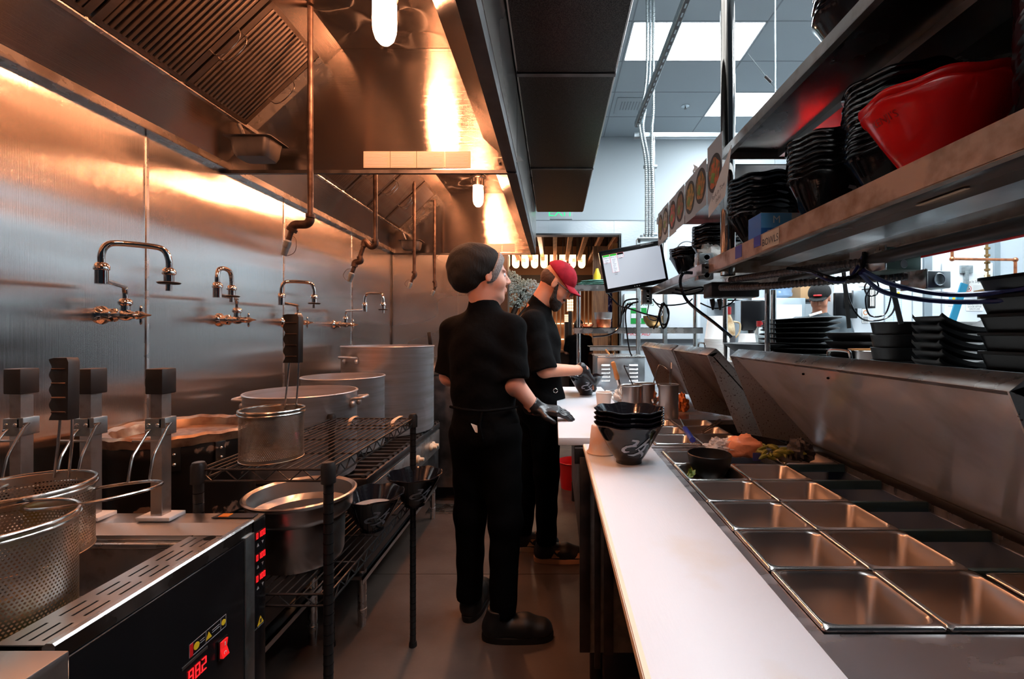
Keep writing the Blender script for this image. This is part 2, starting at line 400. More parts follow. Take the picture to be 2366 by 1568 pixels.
# right wall of the room and the partition with the walk-in doors
struct(B().box(5.0, 5.12, -1.0, WY, 0, CZ), 'wall_right', 'white_paint')
PY = 4.75
wp = struct(B().box(2.90, 5.0, PY, PY+.12, 0, 3.1), 'wall_partition', 'white')
for a, b in ((2.91, 3.83), (3.93, 4.02)):
    B().box(a, b, PY-.008, PY, .1, 3.05).obj('wall_panel', 'white', wp, smooth=0)
B().box(3.84, 3.88, PY-.03, PY, .05, 3.05).obj('channel_strip', 'galv_light', wp, smooth=0)
B().box(3.885, 3.925, PY-.02, PY, .05, 3.05).obj('channel_strip', 'galv_light', wp, smooth=0)
B().box(4.59, 4.98, PY-.05, PY, .05, 3.05).obj('wall_panel', 'frp', wp, smooth=0)
B().box(4.53, 4.59, PY-.065, PY, .05, 3.05).obj('corner_strip', 'galv_light', wp, smooth=0)
# walk-in door
dr = struct(B().box(4.03, 4.53, PY-.05, PY-.008, .1, 2.05), 'door_1', 'white', bev=.006)
B().box(4.18, 4.30, PY-.075, PY-.05, 1.94, 2.02).box(4.215, 4.25, PY-.085, PY-.05, 1.76, 1.96).obj('door_closer', 'galv', dr, bev=.003)
B().box(4.04, 4.52, PY-.052, PY-.05, .1, 1.28).obj('kick_plate', 'wood', dr, smooth=0)
# ceiling: slab, tiles between the grid bars, light panels
ce = struct(B().box(-1.6, 5.1, -1.0, WY+.12, CZ+.03, CZ+.12), 'ceiling', 'ceil_frame')
rows = [-.71+.604*i for i in range(13)]; rows[-1] = WY
cols = [-1.48, -.28, .94, .94+1.0, 3.16, 4.1, 5.0]
k_ = CZ-CH
cols = [-1.48, -.52, .71, 1.94, 3.16, 4.38, 4.99]
lights = {(4,2), (4+4,1), (4+4,2), (6+4,3)}
rowsY = [WY-.608*i for i in range(13)][::-1]
for j in range(12):
    for i in range(6):
        x0, x1, y0, y1 = cols[i]+.006, cols[i+1]-.006, rowsY[j]+.006, rowsY[j+1]-.006
        if (j, i) in ((8,2), (10,3), (8,4), (4,2), (4,4), (1,2), (1,4), (6,4), (5,2), (3,2), (1,1)): continue
        B().box(x0, x1, y0, y1, CZ, CZ+.02).obj('ceiling_tile', 'ceil_tile', ce, smooth=0)
for n_, (j, i, lab) in enumerate(((5,2,'added unseen ceiling light panel giving cool light over the cutting boards'), (3,2,'added unseen ceiling light panel giving cool light over the near cutting board'), (1,1,'added unseen ceiling light panel behind the camera, cooling the aisle light'), (8,2,'bright rectangular ceiling light panel beside the dark perforated duct'), (10,3,'farther bright ceiling light panel seen behind the chrome post'),  # board and aisle panels are unseen, added for more cool light
        (8,4,'ceiling light panel above the bowl shelves, further to the right'), (4,2,'ceiling light panel right over the duct near the camera'), (4,4,'ceiling light panel over the pass counter'),
        (1,2,'rearmost ceiling light panel behind the camera'), (1,4,'rear right ceiling light panel'), (6,4,'ceiling light panel above the storage side'))):
    x0, x1, y0, y1 = cols[i]+.006, cols[i+1]-.006, rowsY[j]+.006, rowsY[j+1]-.006
    t = T('ceiling_light', lab, 'ceiling light', ((x0+x1)/2, (y0+y1)/2, CZ), group='ceiling light panels')
    B().box(x0+.012, x1-.012, y0+.012, y1-.012, CZ+.006, CZ+.02).obj('diffuser', 'panel_light', t, smooth=0)
    B().box(x0, x1, y0, y0+.012, CZ-.002, CZ+.024).box(x0, x1, y1-.012, y1, CZ-.002, CZ+.024).box(x0, x0+.012, y0, y1, CZ-.002, CZ+.024).box(x1-.012, x1, y0, y1, CZ-.002, CZ+.024).obj('frame', 'white', t, smooth=0)
for j in range(13): B().box(-1.48, 5.0, rowsY[j]-.006, rowsY[j]+.006, CZ-.002, CZ+.02).obj('ceiling_bar', 'ceil_frame', ce, smooth=0)
for x in cols[1:-1]: B().box(x-.006, x+.006, rowsY[0], WY, CZ-.003, CZ+.02).obj('ceiling_bar', 'ceil_frame', ce, smooth=0)
# unseen cool lamps without fixtures, added to brighten the side store and passage
area_lamp('store_fill', (3.6, 3.2, 3.2), (0,0,0), 1.6, 1.6, 22, COOL)
area_lamp('passage_fill', (2.2, 5.6, 3.6), (0,0,0), 1.2, 1.0, 14, COOL)

# ================================================================= HOODS
HT = CH
prof_in = [(-1.470, .765), (-1.345, .900), (-1.02, 1.204), (-.952, 1.274), (-.32, 1.274), (-.32, .876), (-.215, .775)]
def strip(b, p, q, y0, y1, t=.004):
    (x0,z0),(x1,z1) = p, q
    d = Vector((x1-x0, 0, z1-z0)).normalized(); n = Vector((-d.z, 0, d.x))*t
    if n.z < 0 and abs(n.z) > abs(n.x): n = -n
    a = Vector((x0,y0,HT+z0)); c = Vector((x1,y0,HT+z1))
    b.prism([a, c, c+n, a+n], (0, y1-y0, 0)); return b
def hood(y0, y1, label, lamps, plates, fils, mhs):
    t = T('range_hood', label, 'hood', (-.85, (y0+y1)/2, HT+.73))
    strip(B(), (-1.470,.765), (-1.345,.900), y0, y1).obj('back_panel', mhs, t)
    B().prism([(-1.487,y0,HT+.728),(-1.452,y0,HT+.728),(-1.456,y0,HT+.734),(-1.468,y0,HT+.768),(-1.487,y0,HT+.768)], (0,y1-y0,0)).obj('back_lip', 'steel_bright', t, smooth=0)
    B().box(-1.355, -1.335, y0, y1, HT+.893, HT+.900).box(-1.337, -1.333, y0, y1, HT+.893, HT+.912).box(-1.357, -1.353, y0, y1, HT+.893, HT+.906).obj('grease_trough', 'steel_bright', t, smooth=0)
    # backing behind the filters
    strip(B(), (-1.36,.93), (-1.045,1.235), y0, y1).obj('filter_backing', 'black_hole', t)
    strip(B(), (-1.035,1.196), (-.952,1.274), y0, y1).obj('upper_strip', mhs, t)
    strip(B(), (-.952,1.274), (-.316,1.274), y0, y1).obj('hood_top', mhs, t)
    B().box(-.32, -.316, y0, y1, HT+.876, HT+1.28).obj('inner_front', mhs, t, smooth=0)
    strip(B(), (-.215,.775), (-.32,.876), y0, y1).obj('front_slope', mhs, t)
    B().prism([(-.215,y0,HT+.775),(-.215,y0,HT+.722),(-.170,y0,HT+.722),(-.170,y0,HT+.775)], (0,y1-y0,0)).obj('front_lip', 'steel_dark', t, smooth=0)  # lip coloured dark for its shade as well as its grease
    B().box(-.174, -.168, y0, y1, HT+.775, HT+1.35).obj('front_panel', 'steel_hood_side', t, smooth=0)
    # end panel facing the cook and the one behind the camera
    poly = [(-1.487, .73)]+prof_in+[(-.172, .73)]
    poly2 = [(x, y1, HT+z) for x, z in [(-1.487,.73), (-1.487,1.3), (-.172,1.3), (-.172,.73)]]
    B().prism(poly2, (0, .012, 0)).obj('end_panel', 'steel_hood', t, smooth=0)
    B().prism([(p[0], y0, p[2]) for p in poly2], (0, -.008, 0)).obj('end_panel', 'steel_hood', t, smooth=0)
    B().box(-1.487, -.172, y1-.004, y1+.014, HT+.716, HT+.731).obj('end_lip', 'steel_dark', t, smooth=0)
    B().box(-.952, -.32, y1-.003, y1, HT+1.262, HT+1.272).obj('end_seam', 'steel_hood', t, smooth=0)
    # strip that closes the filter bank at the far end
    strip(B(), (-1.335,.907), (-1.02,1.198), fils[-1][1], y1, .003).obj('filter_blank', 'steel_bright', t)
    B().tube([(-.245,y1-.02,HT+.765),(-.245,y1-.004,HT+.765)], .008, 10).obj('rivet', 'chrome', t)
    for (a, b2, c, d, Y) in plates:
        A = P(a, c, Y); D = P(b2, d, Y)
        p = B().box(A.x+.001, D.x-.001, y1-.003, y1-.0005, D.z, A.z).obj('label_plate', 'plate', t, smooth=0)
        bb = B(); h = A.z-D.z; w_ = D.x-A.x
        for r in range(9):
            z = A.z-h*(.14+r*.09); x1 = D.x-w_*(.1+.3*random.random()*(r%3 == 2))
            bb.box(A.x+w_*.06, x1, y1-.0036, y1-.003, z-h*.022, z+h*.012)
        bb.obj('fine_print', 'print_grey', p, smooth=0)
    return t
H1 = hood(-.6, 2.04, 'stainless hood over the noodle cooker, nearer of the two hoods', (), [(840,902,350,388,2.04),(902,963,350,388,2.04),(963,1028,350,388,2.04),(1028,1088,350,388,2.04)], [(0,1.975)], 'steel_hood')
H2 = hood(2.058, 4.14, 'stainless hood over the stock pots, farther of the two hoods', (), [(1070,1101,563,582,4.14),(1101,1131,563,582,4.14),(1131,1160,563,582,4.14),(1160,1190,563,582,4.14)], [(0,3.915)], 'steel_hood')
# baffle filters
es = Vector((-1.02+1.335, 0, 1.204-.905)); FL = es.length; es.normalize()
ew = Vector((0,1,0)); en = es.cross(ew)*-1
if en.z > 0: en = -en
FW = .325
def make_filter():
    t = T('grease_filter', '', 'filter'); g = B()
    g.box(0, FW, 0, .016, -.006, .008).box(0, FW, FL-.02, FL-.002, -.006, .008).box(0, .022, 0, FL-.002, -.006, .008).box(FW-.022, FW, 0, FL-.002, -.006, .008)
    g.obj('filter_frame', 'baffle', t, smooth=0)
    n = 15; pw = (FW-.044)/n
    s0 = None
    for i in range(n):
        if s0 is None:
            s0 = B().prism([(0,.014,.001),(pw*.56,.014,.001),(pw*.50,.014,.009),(pw*.28,.014,.012),(pw*.06,.014,.009)], (0, FL-.032, 0)).obj('baffle', 'baffle', t, smooth=50)
            s0.location = (.022+pw*.22, 0, 0); c = s0
        else:
            c = s0.copy(); COL.objects.link(c); c.parent = t; c.location = (.022+pw*(i+.22), 0, 0)
    for xx in (.012, FW-.012):
        pts = [(xx,.15,.008),(xx,.15,.022),(xx-.012,.16,.05),(xx-.012,.19,.06),(xx-.012,.24,.06),(xx-.012,.265,.05),(xx,.275,.022),(xx,.275,.008)]
        B().tube(smooth_path(pts, 4), .0022, 6).obj('wire_handle', 'steel_rim', t)
    return t
fp = make_filter()
Rm = Matrix((ew, es, en)).transposed()
if Rm.determinant() < 0: Rm = Matrix((ew, es, -en)).transposed()
fy = [1.64, 1.305, .97, .635, .30, -.035] + [2.20+.345*k for k in range(5)][::-1]
NM = ['first', 'second', 'third', 'fourth', 'fifth', 'sixth']
for i, y in enumerate(fy):
    f_ = fp if i == 0 else dup(fp)
    f_['group'] = 'baffle grease filters in the hoods'
    f_['label'] = ('ridged grease filter in the near hood, %s from its far end' % NM[i]) if i < 6 else ('ridged grease filter in the far hood, %s from its far end' % NM[i-6])
    f_.matrix_world = Matrix.Translation((-1.335, y if Rm.col[0].y > 0 else y+FW, HT+.905)) @ Rm.to_4x4()
# jar lamps
def jar_lamp(loc, lab):
    t = T('jar_lamp', lab, 'lamp', loc, group='jar lamps in the hoods')
    x, y, z = loc
    B().lathe([(.062,0),(.062,-.012),(.052,-.02),(.05,-.05),(.046,-.075),(.040,-.075)], (x,y,z), 28).obj('lamp_base', 'steel_hood_side', t)
    bb = B()
    for a in range(6):
        bb.box(x+.053*math.cos(a*PI/3)-.006, x+.053*math.cos(a*PI/3)+.006, y+.053*math.sin(a*PI/3)-.006, y+.053*math.sin(a*PI/3)+.006, z-.045, z-.02)
    bb.obj('clamp_lug', 'steel_hood_side', t, smooth=0)
    B().lathe([(.039,-.07),(.041,-.10),(.042,-.16),(.040,-.195),(.032,-.222),(.018,-.238),(0,-.243)], (x,y,z), 28).obj('glass_jar', 'lamp_jar', t)
jar_lamp((-.604, 1.62, HT+1.270), 'glowing glass jar lamp in the near hood, by its far end panel')
jar_lamp((-.604, .52, HT+1.270), 'glowing glass jar lamp in the near hood, above the camera')
jar_lamp((-.620, 3.70, HT+1.270), 'small glowing glass jar lamp in the far hood, by its far end panel')
jar_lamp((-.620, 2.62, HT+1.270), 'glowing glass jar lamp in the far hood, hidden behind the hood divider')
# drip pans under the trough ends
for (Y, lab) in ((1.93, 'dark steel drip pan hanging in the near hood corner'), (4.02, 'small steel drip pan in the far hood corner')):
    c = Vector((-1.262, Y, HT+.755))
    t = T('drip_pan', lab, 'pan', tuple(c))
    def rr(x, y, r, z, n=5):
        out = []
        for (sx, sy, a) in ((1,1,0),(-1,1,PI/2),(-1,-1,PI),(1,-1,1.5*PI)):
            for k in range(n): out.append(Vector((c.x+sx*(x-r)+r*math.cos(a+PI/2*k/(n-1)), c.y+sy*(y-r)+r*math.sin(a+PI/2*k/(n-1)), c.z+z)))
        return out
    def loft(b, loops, cap0=True, cap1=False):
        n = len(loops[0]); vs = [q for l in loops for q in l]; fs = []
        for i in range(len(loops)-1):
            for j in range(n): fs.append((i*n+j, i*n+(j+1)%n, (i+1)*n+(j+1)%n, (i+1)*n+j))
        if cap0: fs.append(tuple(range(n))[::-1])
        if cap1: fs.append(tuple((len(loops)-1)*n+j for j in range(n)))
        return b.add(vs, fs)
    loft(B(), [rr(.065,.045,.02,-.02), rr(.075,.052,.022,.0), rr(.082,.058,.02,.055), rr(.098,.07,.01,.057), rr(.098,.07,.01,.060), rr(.08,.056,.02,.060), rr(.07,.05,.02,.0)], True, True).obj('pan_body', 'steel_dark', t)
    B().tube([(c.x-.045,c.y,c.z+.06),(c.x-.075,c.y,c.z+.13)], .009, 10).obj('drain_pipe', 'steel_bright', t)
# make-up air duct hung on the hood front, with perforated panels below
t = T('air_duct', 'dark perforated air supply duct running beside the hoods', 'duct', (.05, 1.8, HT+1.105))
B().box(-.163, .264, -.6, 4.15, HT+1.112, HT+1.55).obj('duct_body', 'steel_hood_side', t, bev=.003, smooth=0)
M['perf'] = mat('perf', (.05,.043,.04), .34, 1.0, c2=(.018,.016,.016), cs=330, cmin=.47, cmax=.53, detail=0, bump=.4, bs=1.0, bstretch=(1,1,1), bdist=.012)
for (a, b_) in ((-.58,.83), (.86,1.925), (1.955,3.035), (3.065,4.14)):
    g = B(); n = 14
    g.box(-.155, .256, a, b_, HT+1.103, HT+1.112).obj('perforated_panel', 'perf', t, bev=.002, smooth=0)
for y in (.845, 1.94, 3.05): B().box(-.16, .262, y-.012, y+.012, HT+1.098, HT+1.112).obj('duct_seam', 'steel_dark', t, bev=.002, smooth=0)
# torn paper on the hood edge
one(B().prism([P(1181,337,2.05), P(1209,371,2.05), P(1186,375,2.05), P(1178,350,2.05)], (0,.003,0)), 'paper_tag', 'paper', 'torn white paper tag taped to the front edge of the hood', 'paper', smooth=0)

# ================================================================= SUPPRESSION PIPES
def pipe(px, pyb, Y, r, kind, lab, ztop=1.268):
    b = P(px, pyb, Y); t = T('nozzle_pipe', lab, 'pipe', (b.x, b.y, HT+ztop), group='suppression nozzle pipes in the hoods')
    top = Vector((b.x, b.y, HT+ztop))
    B().tube([top, b], r, 14).obj('drop_pipe', 'iron_pipe', t)
    B().tube([b+Vector((0,0,.004)), b-Vector((0,0,.010))], r*1.6, 14).obj('collar', 'iron_pipe', t)
    def nozzle(q, d, L):
        d = d.normalized()
        B().tube([q, q+d*L*.45], r*.95, 12).obj('nipple', 'iron_pipe', t)
        B().tube([q+d*L*.42, q+d*L*.5], r*1.1, 12).obj('seal_ring', 'white', t)
        B().tube([q+d*L*.48, q+d*L*.72, q+d*L*.73, q+d*L*1.05], [r*1.35, r*1.35, r*1.15, r*1.1], 14).obj('nozzle', 'galv', t)
        e = q+d*L*1.0; sd = d.cross(Vector((0,1,0))).normalized()*(1 if kind in (0,) else -1)
        if sd.x < 0 and kind == 0: sd = -sd
        if sd.x > 0 and kind != 0: sd = -sd
        if kind != 3: B().tube(smooth_path([q+d*L*.2, q+d*L*.3+sd*r*2.6, q+d*L*.75+sd*r*3.6, e+sd*r*1.6, e]), .0012, 5).obj('retaining_wire', 'iron_pipe', t)
    if kind == 0:
        pts = arc(b+Vector((-.024,0,-.012)), .024, 0, -PI/2, 6, (1,0,0), (0,0,1))
        q = b+Vector((-.05,0,-.036)); pts += [q]+arc(q+Vector((0,0,-.022)), .022, PI/2, PI*.98, 5, (1,0,0), (0,0,1))
        B().tube(pts, r*1.55, 14).obj('swivel_elbow', 'iron_pipe', t)
        e = pts[-1]; B().tube([e+Vector((.003,0,.006)), e+Vector((-.003,0,-.006))], r*1.95, 14).obj('elbow_collar', 'iron_pipe', t)
        nozzle(e, Vector((-.33,0,-1)), .10)
    elif kind == 1:
        e = b+Vector((-.025,0,-.02)); B().tube(smooth_path([b, b+Vector((0,0,-.02)), b+Vector((-.02,0,-.032)), b+Vector((-.05,0,-.005)), b+Vector((-.058,0,-.03))]), r*1.4, 12).obj('swivel_elbow', 'iron_pipe', t)
        q = b+Vector((-.058,0,-.03)); q2 = q+Vector((-.018,0,-.05))
        B().tube([q, q2], r, 12).obj('nipple', 'iron_pipe', t)
        B().tube(smooth_path([q2, q2+Vector((.002,0,-.022)), q2+Vector((-.022,0,-.03)), q2+Vector((-.028,0,-.05))]), r*1.5, 12).obj('swivel_elbow', 'iron_pipe', t)
        nozzle(q2+Vector((-.028,0,-.05)), Vector((-.35,0,-1)), .075)
    else:
        e = b+Vector((-.012 if kind == 2 else .006,0,-.05))
        B().tube(smooth_path([b, b+Vector((.006,0,-.02)), e]), r*1.45, 12).obj('swivel_elbow', 'iron_pipe', t)
        nozzle(e, Vector((-.4,0,-1)), .075)
pipe(717, 497, 1.77, .0105, 0, 'rusty suppression pipe with swivel nozzle, nearest and longest in view')
pipe(867, 555, 2.25, .0105, 1, 'suppression pipe with double elbow nozzle behind the hood divider')
pipe(957, 628, 3.46, .0115, 2, 'thin suppression pipe with wire loop on its nozzle, far hood')
pipe(1004, 650, 4.00, .0115, 3, 'thinnest suppression pipe, close to the cook in the dark beanie')

# ================================================================= POT FILLERS
def faucet(Y, v1, v2, lab):
    x0 = -1.486; z0 = CH+.06
    t = T('pot_filler', lab, 'faucet', (x0, Y, z0), group='wall pot fillers')
    X = Vector((1,0,0)); ax = Matrix(((0,0,1),(0,1,0),(-1,0,0)))
    B().lathe([(.0,0),(.030,0),(.030,.004),(.024,.010),(.018,.014),(.018,.03),(.022,.032),(.022,.042),(.015,.045),(.013,.06),(.017,.068),(.0185,.078),(.017,.09),(.012,.098),(.012,.112),(.014,.118),(.010,.124),(0,.124)],
              (x0,Y,z0), 24, axis=ax).obj('valve_body', 'chrome', t)
    h = B().lathe([(.008,.120),(.012,.126),(.012,.134),(.006,.142),(.002,.162),(0,.164)], (x0,Y,z0), 16, axis=ax)
    for s in (-1, 1): h.ell((x0+.129,Y,z0+s*.018), (.005,.004,.014), 10, 8)
    h.ell((x0+.129,Y-.016,z0), (.005,.014,.004), 10, 8); h.ell((x0+.129,Y+.016,z0), (.005,.014,.004), 10, 8)
    h.obj('cross_handle', 'chrome', t)
    rx = x0+.078
    B().lathe([(.013,.0),(.013,.030),(.015,.032),(.019,.036),(.019,.046),(.014,.052),(.011,.054)], (rx,Y,z0), 20).obj('riser_nut', 'chrome', t)
    a = Vector((rx,Y,z0+.05)); e = Vector((rx+v1[0], Y+v1[1], z0+.092)); d = Vector((v1[0], v1[1], 0)).normalized()
    pts = [a, a+Vector((0,0,.022)), a+Vector((0,0,.034))+d*.008, Vector((a.x,a.y,e.z))+d*.022, e-d*.012]
    B().tube(smooth_path(pts, 4), .0075, 12).obj('lower_arm', 'chrome', t)
    B().lathe([(0,-.012),(.015,-.012),(.015,.026),(.018,.028),(.018,.038),(.013,.046),(.010,.048)], tuple(e), 20).obj('swivel_joint', 'chrome', t)
    d2 = Vector((v2[0], v2[1], 0)); L = d2.length; d2.normalize(); u = e+Vector((0,0,.045)); zt = .062
    pts = [u, u+Vector((0,0,zt*.45)), u+Vector((0,0,zt*.85))+d2*.010, u+Vector((0,0,zt))+d2*.035, u+Vector((0,0,zt))+d2*(L-.035), u+Vector((0,0,zt*.85))+d2*(L-.010), u+Vector((0,0,zt*.4))+d2*L, u+Vector((0,0,-.002))+d2*L]
    B().tube(smooth_path(pts, 5), .0085, 14).obj('gooseneck', 'chrome', t)
    o = u+d2*L
    B().lathe([(.010,.002),(.016,-.004),(.018,-.010),(.018,-.016),(.013,-.020),(.013,-.040),(.008,-.042),(.008,-.068),(0,-.068)], tuple(o), 20).obj('outlet', 'chrome', t)
    B().lathe([(.009,-.040),(.026,-.041),(.030,-.043),(.026,-.047),(.009,-.047)], tuple(o), 24, closed=True).obj('drip_disc', 'black_rubber', t)
faucet(1.494, (.131,-.21), (.105,.10), 'chrome wall pot filler with wide gooseneck, nearest the noodle cooker')
faucet(2.02, (.09,-.24), (-.015,.10), 'chrome pot filler with its gooseneck folded narrow, second along the wall')
faucet(2.50, (.056,-.245), (.125,.07), 'chrome pot filler partly behind the black basket handle, third along the wall')
faucet(3.07, (.18,-.12), (.13,-.03), 'small chrome pot filler near the wall corner, farthest along')
# ================================================================= NOODLE COOKER
def lf(b, loops, cap0=True, cap1=True):
    n = len(loops[0]); vs = [q for l in loops for q in l]; fs = []
    for i in range(len(loops)-1):
        for j in range(n): fs.append((i*n+j, i*n+(j+1)%n, (i+1)*n+(j+1)%n, (i+1)*n+j))
    if cap0: fs.append(tuple(range(n))[::-1])
    if cap1: fs.append(tuple((len(loops)-1)*n+j for j in range(n)))
    return b.add(vs, fs)
def rrect(cx, cy, hx, hy, r, z, n=5):
    out = []
    for (sx, sy, a) in ((1,1,0),(-1,1,PI/2),(-1,-1,PI),(1,-1,1.5*PI)):
        for k in range(n): out.append(Vector((cx+sx*(hx-r)+r*math.cos(a+PI/2*k/(n-1)), cy+sy*(hy-r)+r*math.sin(a+PI/2*k/(n-1)), z)))
    return out
ZC = CH-.47; XF = -.757
cx0, cy0, cy1 = -1.36, .69, 1.19
nc = T('noodle_cooker', 'black and stainless electric noodle cooker with red digital displays', 'cooker', (-1.05, .94, 0))
# top: frame of strips round the sunken basin, shallow front trough, slotted grate
B().prism([(cx0,1.14,ZC-.004),(XF,1.14,ZC-.004),(XF,1.19,ZC),(cx0,1.19,ZC)], (0,0,-.03)).obj('rear_deck', 'steel', nc, smooth=0)
B().prism([(cx0,1.140,ZC-.004),(XF-.012,1.140,ZC-.004),(XF-.03,1.105,ZC-.020),(cx0,1.105,ZC-.020)], (0,0,-.012)).obj('deck_slope', 'steel', nc, smooth=0)
B().box(cx0, XF-.006, 1.085, 1.105, ZC-.045, ZC-.032).obj('basin_rim', 'steel_bright', nc, bev=.003)
B().prism([(XF,cy0,ZC-.03),(XF,cy0,ZC-.004),(XF-.004,cy0,ZC),(XF-.014,cy0,ZC),(XF-.02,cy0,ZC-.006),(XF-.02,cy0,ZC-.03)], (0,1.15-cy0,0)).obj('front_rail', 'steel_bright', nc, smooth=0)
b_ = B(); b_.box(cx0, XF-.10, cy0+.02, 1.09, ZC-.16, ZC-.155)
b_.box(cx0, XF-.10, 1.085, 1.09, ZC-.155, ZC-.045).box(cx0, cx0+.005, cy0, 1.09, ZC-.155, ZC-.03).box(XF-.105, XF-.10, cy0, 1.09, ZC-.16, ZC-.05)
b_.obj('basin', 'steel_worn', nc, smooth=0)
# grate with real slots
g = B(); gx0, gx1, gz = XF-.105, XF-.02, ZC-.009
yy = cy0+.01; k = 0; sl = []
nrow = 6; pitch = (1.085-cy0-.02)/nrow; slw = .0045
for r in range(nrow):
    y0 = cy0+.01+r*pitch; ya = y0+.010; yb = y0+pitch-.008
    xs_ = [gx0, gx0+.020, gx0+.020+slw, gx0+.041, gx0+.041+slw, gx0+.062, gx0+.062+slw, gx1]
    g.box(gx0, gx1, y0, ya, gz-.002, gz).box(gx0, gx1, yb, y0+pitch, gz-.002, gz)
    for a, b2 in ((0,1),(2,3),(4,5),(6,7)): g.box(xs_[a], xs_[b2], ya, yb, gz-.002, gz)
g.obj('slotted_grate', 'steel', nc, smooth=0)
B().box(gx0-.001, gx0+.001, cy0, 1.085, gz-.05, gz-.002).box(gx0, gx1, cy0, 1.085, gz-.03, gz-.026).obj('grate_tray', 'black_hole', nc, smooth=0)
B().lathe([(.0,.0006),(.012,.0006),(.012,.0),(0,0)], (gx1-.03, 1.066, gz), 20).obj('drain_hole', 'black_hole', nc)
# round wells in the basin floor
for (x, y) in ((-1.20,.80),(-1.20,1.00),(-.97,.79),(-.97,.985)):
    B().lathe([(.088,.002),(.084,.0045),(.080,.002),(0,.0015)], (x,y,ZC-.156), 36).obj('heating_well', 'steel_dark', nc)
# body
B().box(cx0, XF-.002, cy0, 1.188, .10, ZC-.17).box(XF-.02, XF-.002, cy0, 1.188, .10, ZC-.03).box(cx0, XF-.002, 1.165, 1.188, .1, ZC-.03).obj('cabinet_body', 'black_panel', nc, smooth=0)
B().box(XF-.003, XF+.004, cy0, 1.106, .14, ZC-.032).obj('front_door', 'black_panel', nc, bev=.002)
B().box(XF-.003, XF+.006, 1.108, 1.142, .10, ZC-.028).obj('corner_post', 'galv', nc, bev=.002)
B().box(XF-.003, XF+.003, 1.144, 1.188, .10, ZC-.004).obj('control_column', 'black_panel', nc, bev=.001)
for (x, y) in ((XF-.05,cy0+.05),(XF-.05,1.14),(cx0+.05,cy0+.05),(cx0+.05,1.14)): B().cyl((x,y,0),(x,y,.1),.02,n=12).obj('leg', 'steel', nc)
# plane helper on the aisle face: pixel -> point with X fixed
def PX(px, py, X): Y = X*F/(px-VX); return Vector((X, Y, CH-(py-VY)*Y/F))
fx = XF+.004
def face_text(s, size, px, py, m, par, name, X=None, up=(0,0,1)):
    o = PX(px, py, X or fx); return B().text(s, size, o, (0,1,0), up, .0008).obj(name, m, par, smooth=0)
SEG = {'0':'abcdef','1':'bc','2':'abged','8':'abcdefg','9':'abcdfg','.':'p'}
def seven(b, s, X, y, z, w, h, gap):
    for ch in s:
        if ch == '.': b.box(X, X+.0012, y-.002, y, z, z+.002); continue
        t_ = h*.10; L = {'a':(0,w,h-t_,h),'d':(0,w,0,t_),'g':(0,w,h/2-t_/2,h/2+t_/2),'f':(0,t_,h/2,h),'b':(w-t_,w,h/2,h),'e':(0,t_,0,h/2),'c':(w-t_,w,0,h/2)}
        for q in SEG[ch]:
            a = L[q]; b.box(X, X+.0012, y+a[0]+.0004, y+a[1]-.0004, z+a[2]+.0004, z+a[3]-.0004)
        y += w+gap
    return b
for k, py in enumerate((1233, 1283, 1331)):
    z = CH-(py-VY)*1.165/F
    d = B().box(fx-.0004, fx+.0006, 1.146, 1.186, z-.010, z+.010).obj('time_display', 'led_dim', nc, smooth=0)
    seven(B(), '0100', fx+.0007, 1.149, z-.0075, .0065, .015, .0028).obj('digits', 'led_red', d, smooth=0)
    for j in (0, 1):
        yb = 1.156+j*.018; zb = z-.024
        s_ = 1 if j == 0 else -1
        o_ = B().prism([(fx,yb-.004,zb-s_*.004),(fx,yb+.004,zb-s_*.004),(fx,yb,zb+s_*.004)], (.001,0,0)).obj('arrow_button', 'print_grey', nc, smooth=0)
# hot surface triangle
def tri(b, X, y, z, s): return b.prism([(X,y-s,z-s*.8),(X,y+s,z-s*.8),(X,y,z+s*.95)], (.0008,0,0))
z = CH-(1432-VY)*1.165/F
o_ = tri(B(), fx, 1.166, z, .012).obj('hot_warning_sign', 'yellow', nc, smooth=0)
B().box(fx+.0008, fx+.0014, 1.163, 1.169, z-.006, z+.004).obj('heat_symbol', 'print_dark', o_, smooth=0)
face_text('HOT SURFACE', .0055, 598, 1448, 'print_grey', nc, 'caption')
# warning strip label on the door
fd = bpy.data.objects['front_door']
def face_quad(b, pxs, X, t=.0008): return b.prism([PX(a, c, X) for a, c in pxs], (t,0,0))
yA, yB, zt, zb = .987, 1.070, CH-.600*1.0, CH-.640
yA = PX(437,1495,fx).y; yB = PX(522,1428,fx).y
zt = PX(437,1490,fx).z; zb = zt-.028
lb = B().box(fx, fx+.0006, yA, yB, zb, zb+.0008).box(fx, fx+.0006, yA, yB, zt-.0008, zt).box(fx, fx+.0006, yA, yA+.0008, zb, zt).box(fx, fx+.0006, yB-.0008, yB, zb, zt).box(fx, fx+.0006, yA+.045, yA+.0458, zb, zt).box(fx, fx+.0006, yB-.017, yB-.0162, zb, zt).obj('warning_strip', 'print_grey', nc, smooth=0)
zm = (zt+zb)/2
B().box(fx, fx+.0009, yA+.0006, yA+.0095, zb+.0006, zt-.0006).obj('red_field', 'red', lb, smooth=0)
axx = Matrix(((0,0,1),(1,0,0),(0,1,0)))
B().lathe([(.0,0),(.0075,0),(.0075,.001),(0,.001)], (fx,yA+.019,zm), 24, axis=axx).obj('earth_symbol', 'yellow', lb)
tri(B(), fx, yA+.053, zm-.001, .0085).obj('shock_symbol', 'yellow', lb, smooth=0)
B().lathe([(.0,0),(.0062,0),(.0062,.001),(0,.001)], (fx,yB-.008,zm), 24, axis=axx).obj('caution_symbol', 'yellow', lb)
b2_ = B()
for q in (0,1): b2_.box(fx, fx+.0006, yA+.029, yA+.041, zm-.002+q*.005, zm-.001+q*.005).box(fx, fx+.0006, yA+.063, yB-.02, zm-.002+q*.005, zm-.001+q*.005)
b2_.obj('fine_print', 'print_grey', lb, smooth=0)
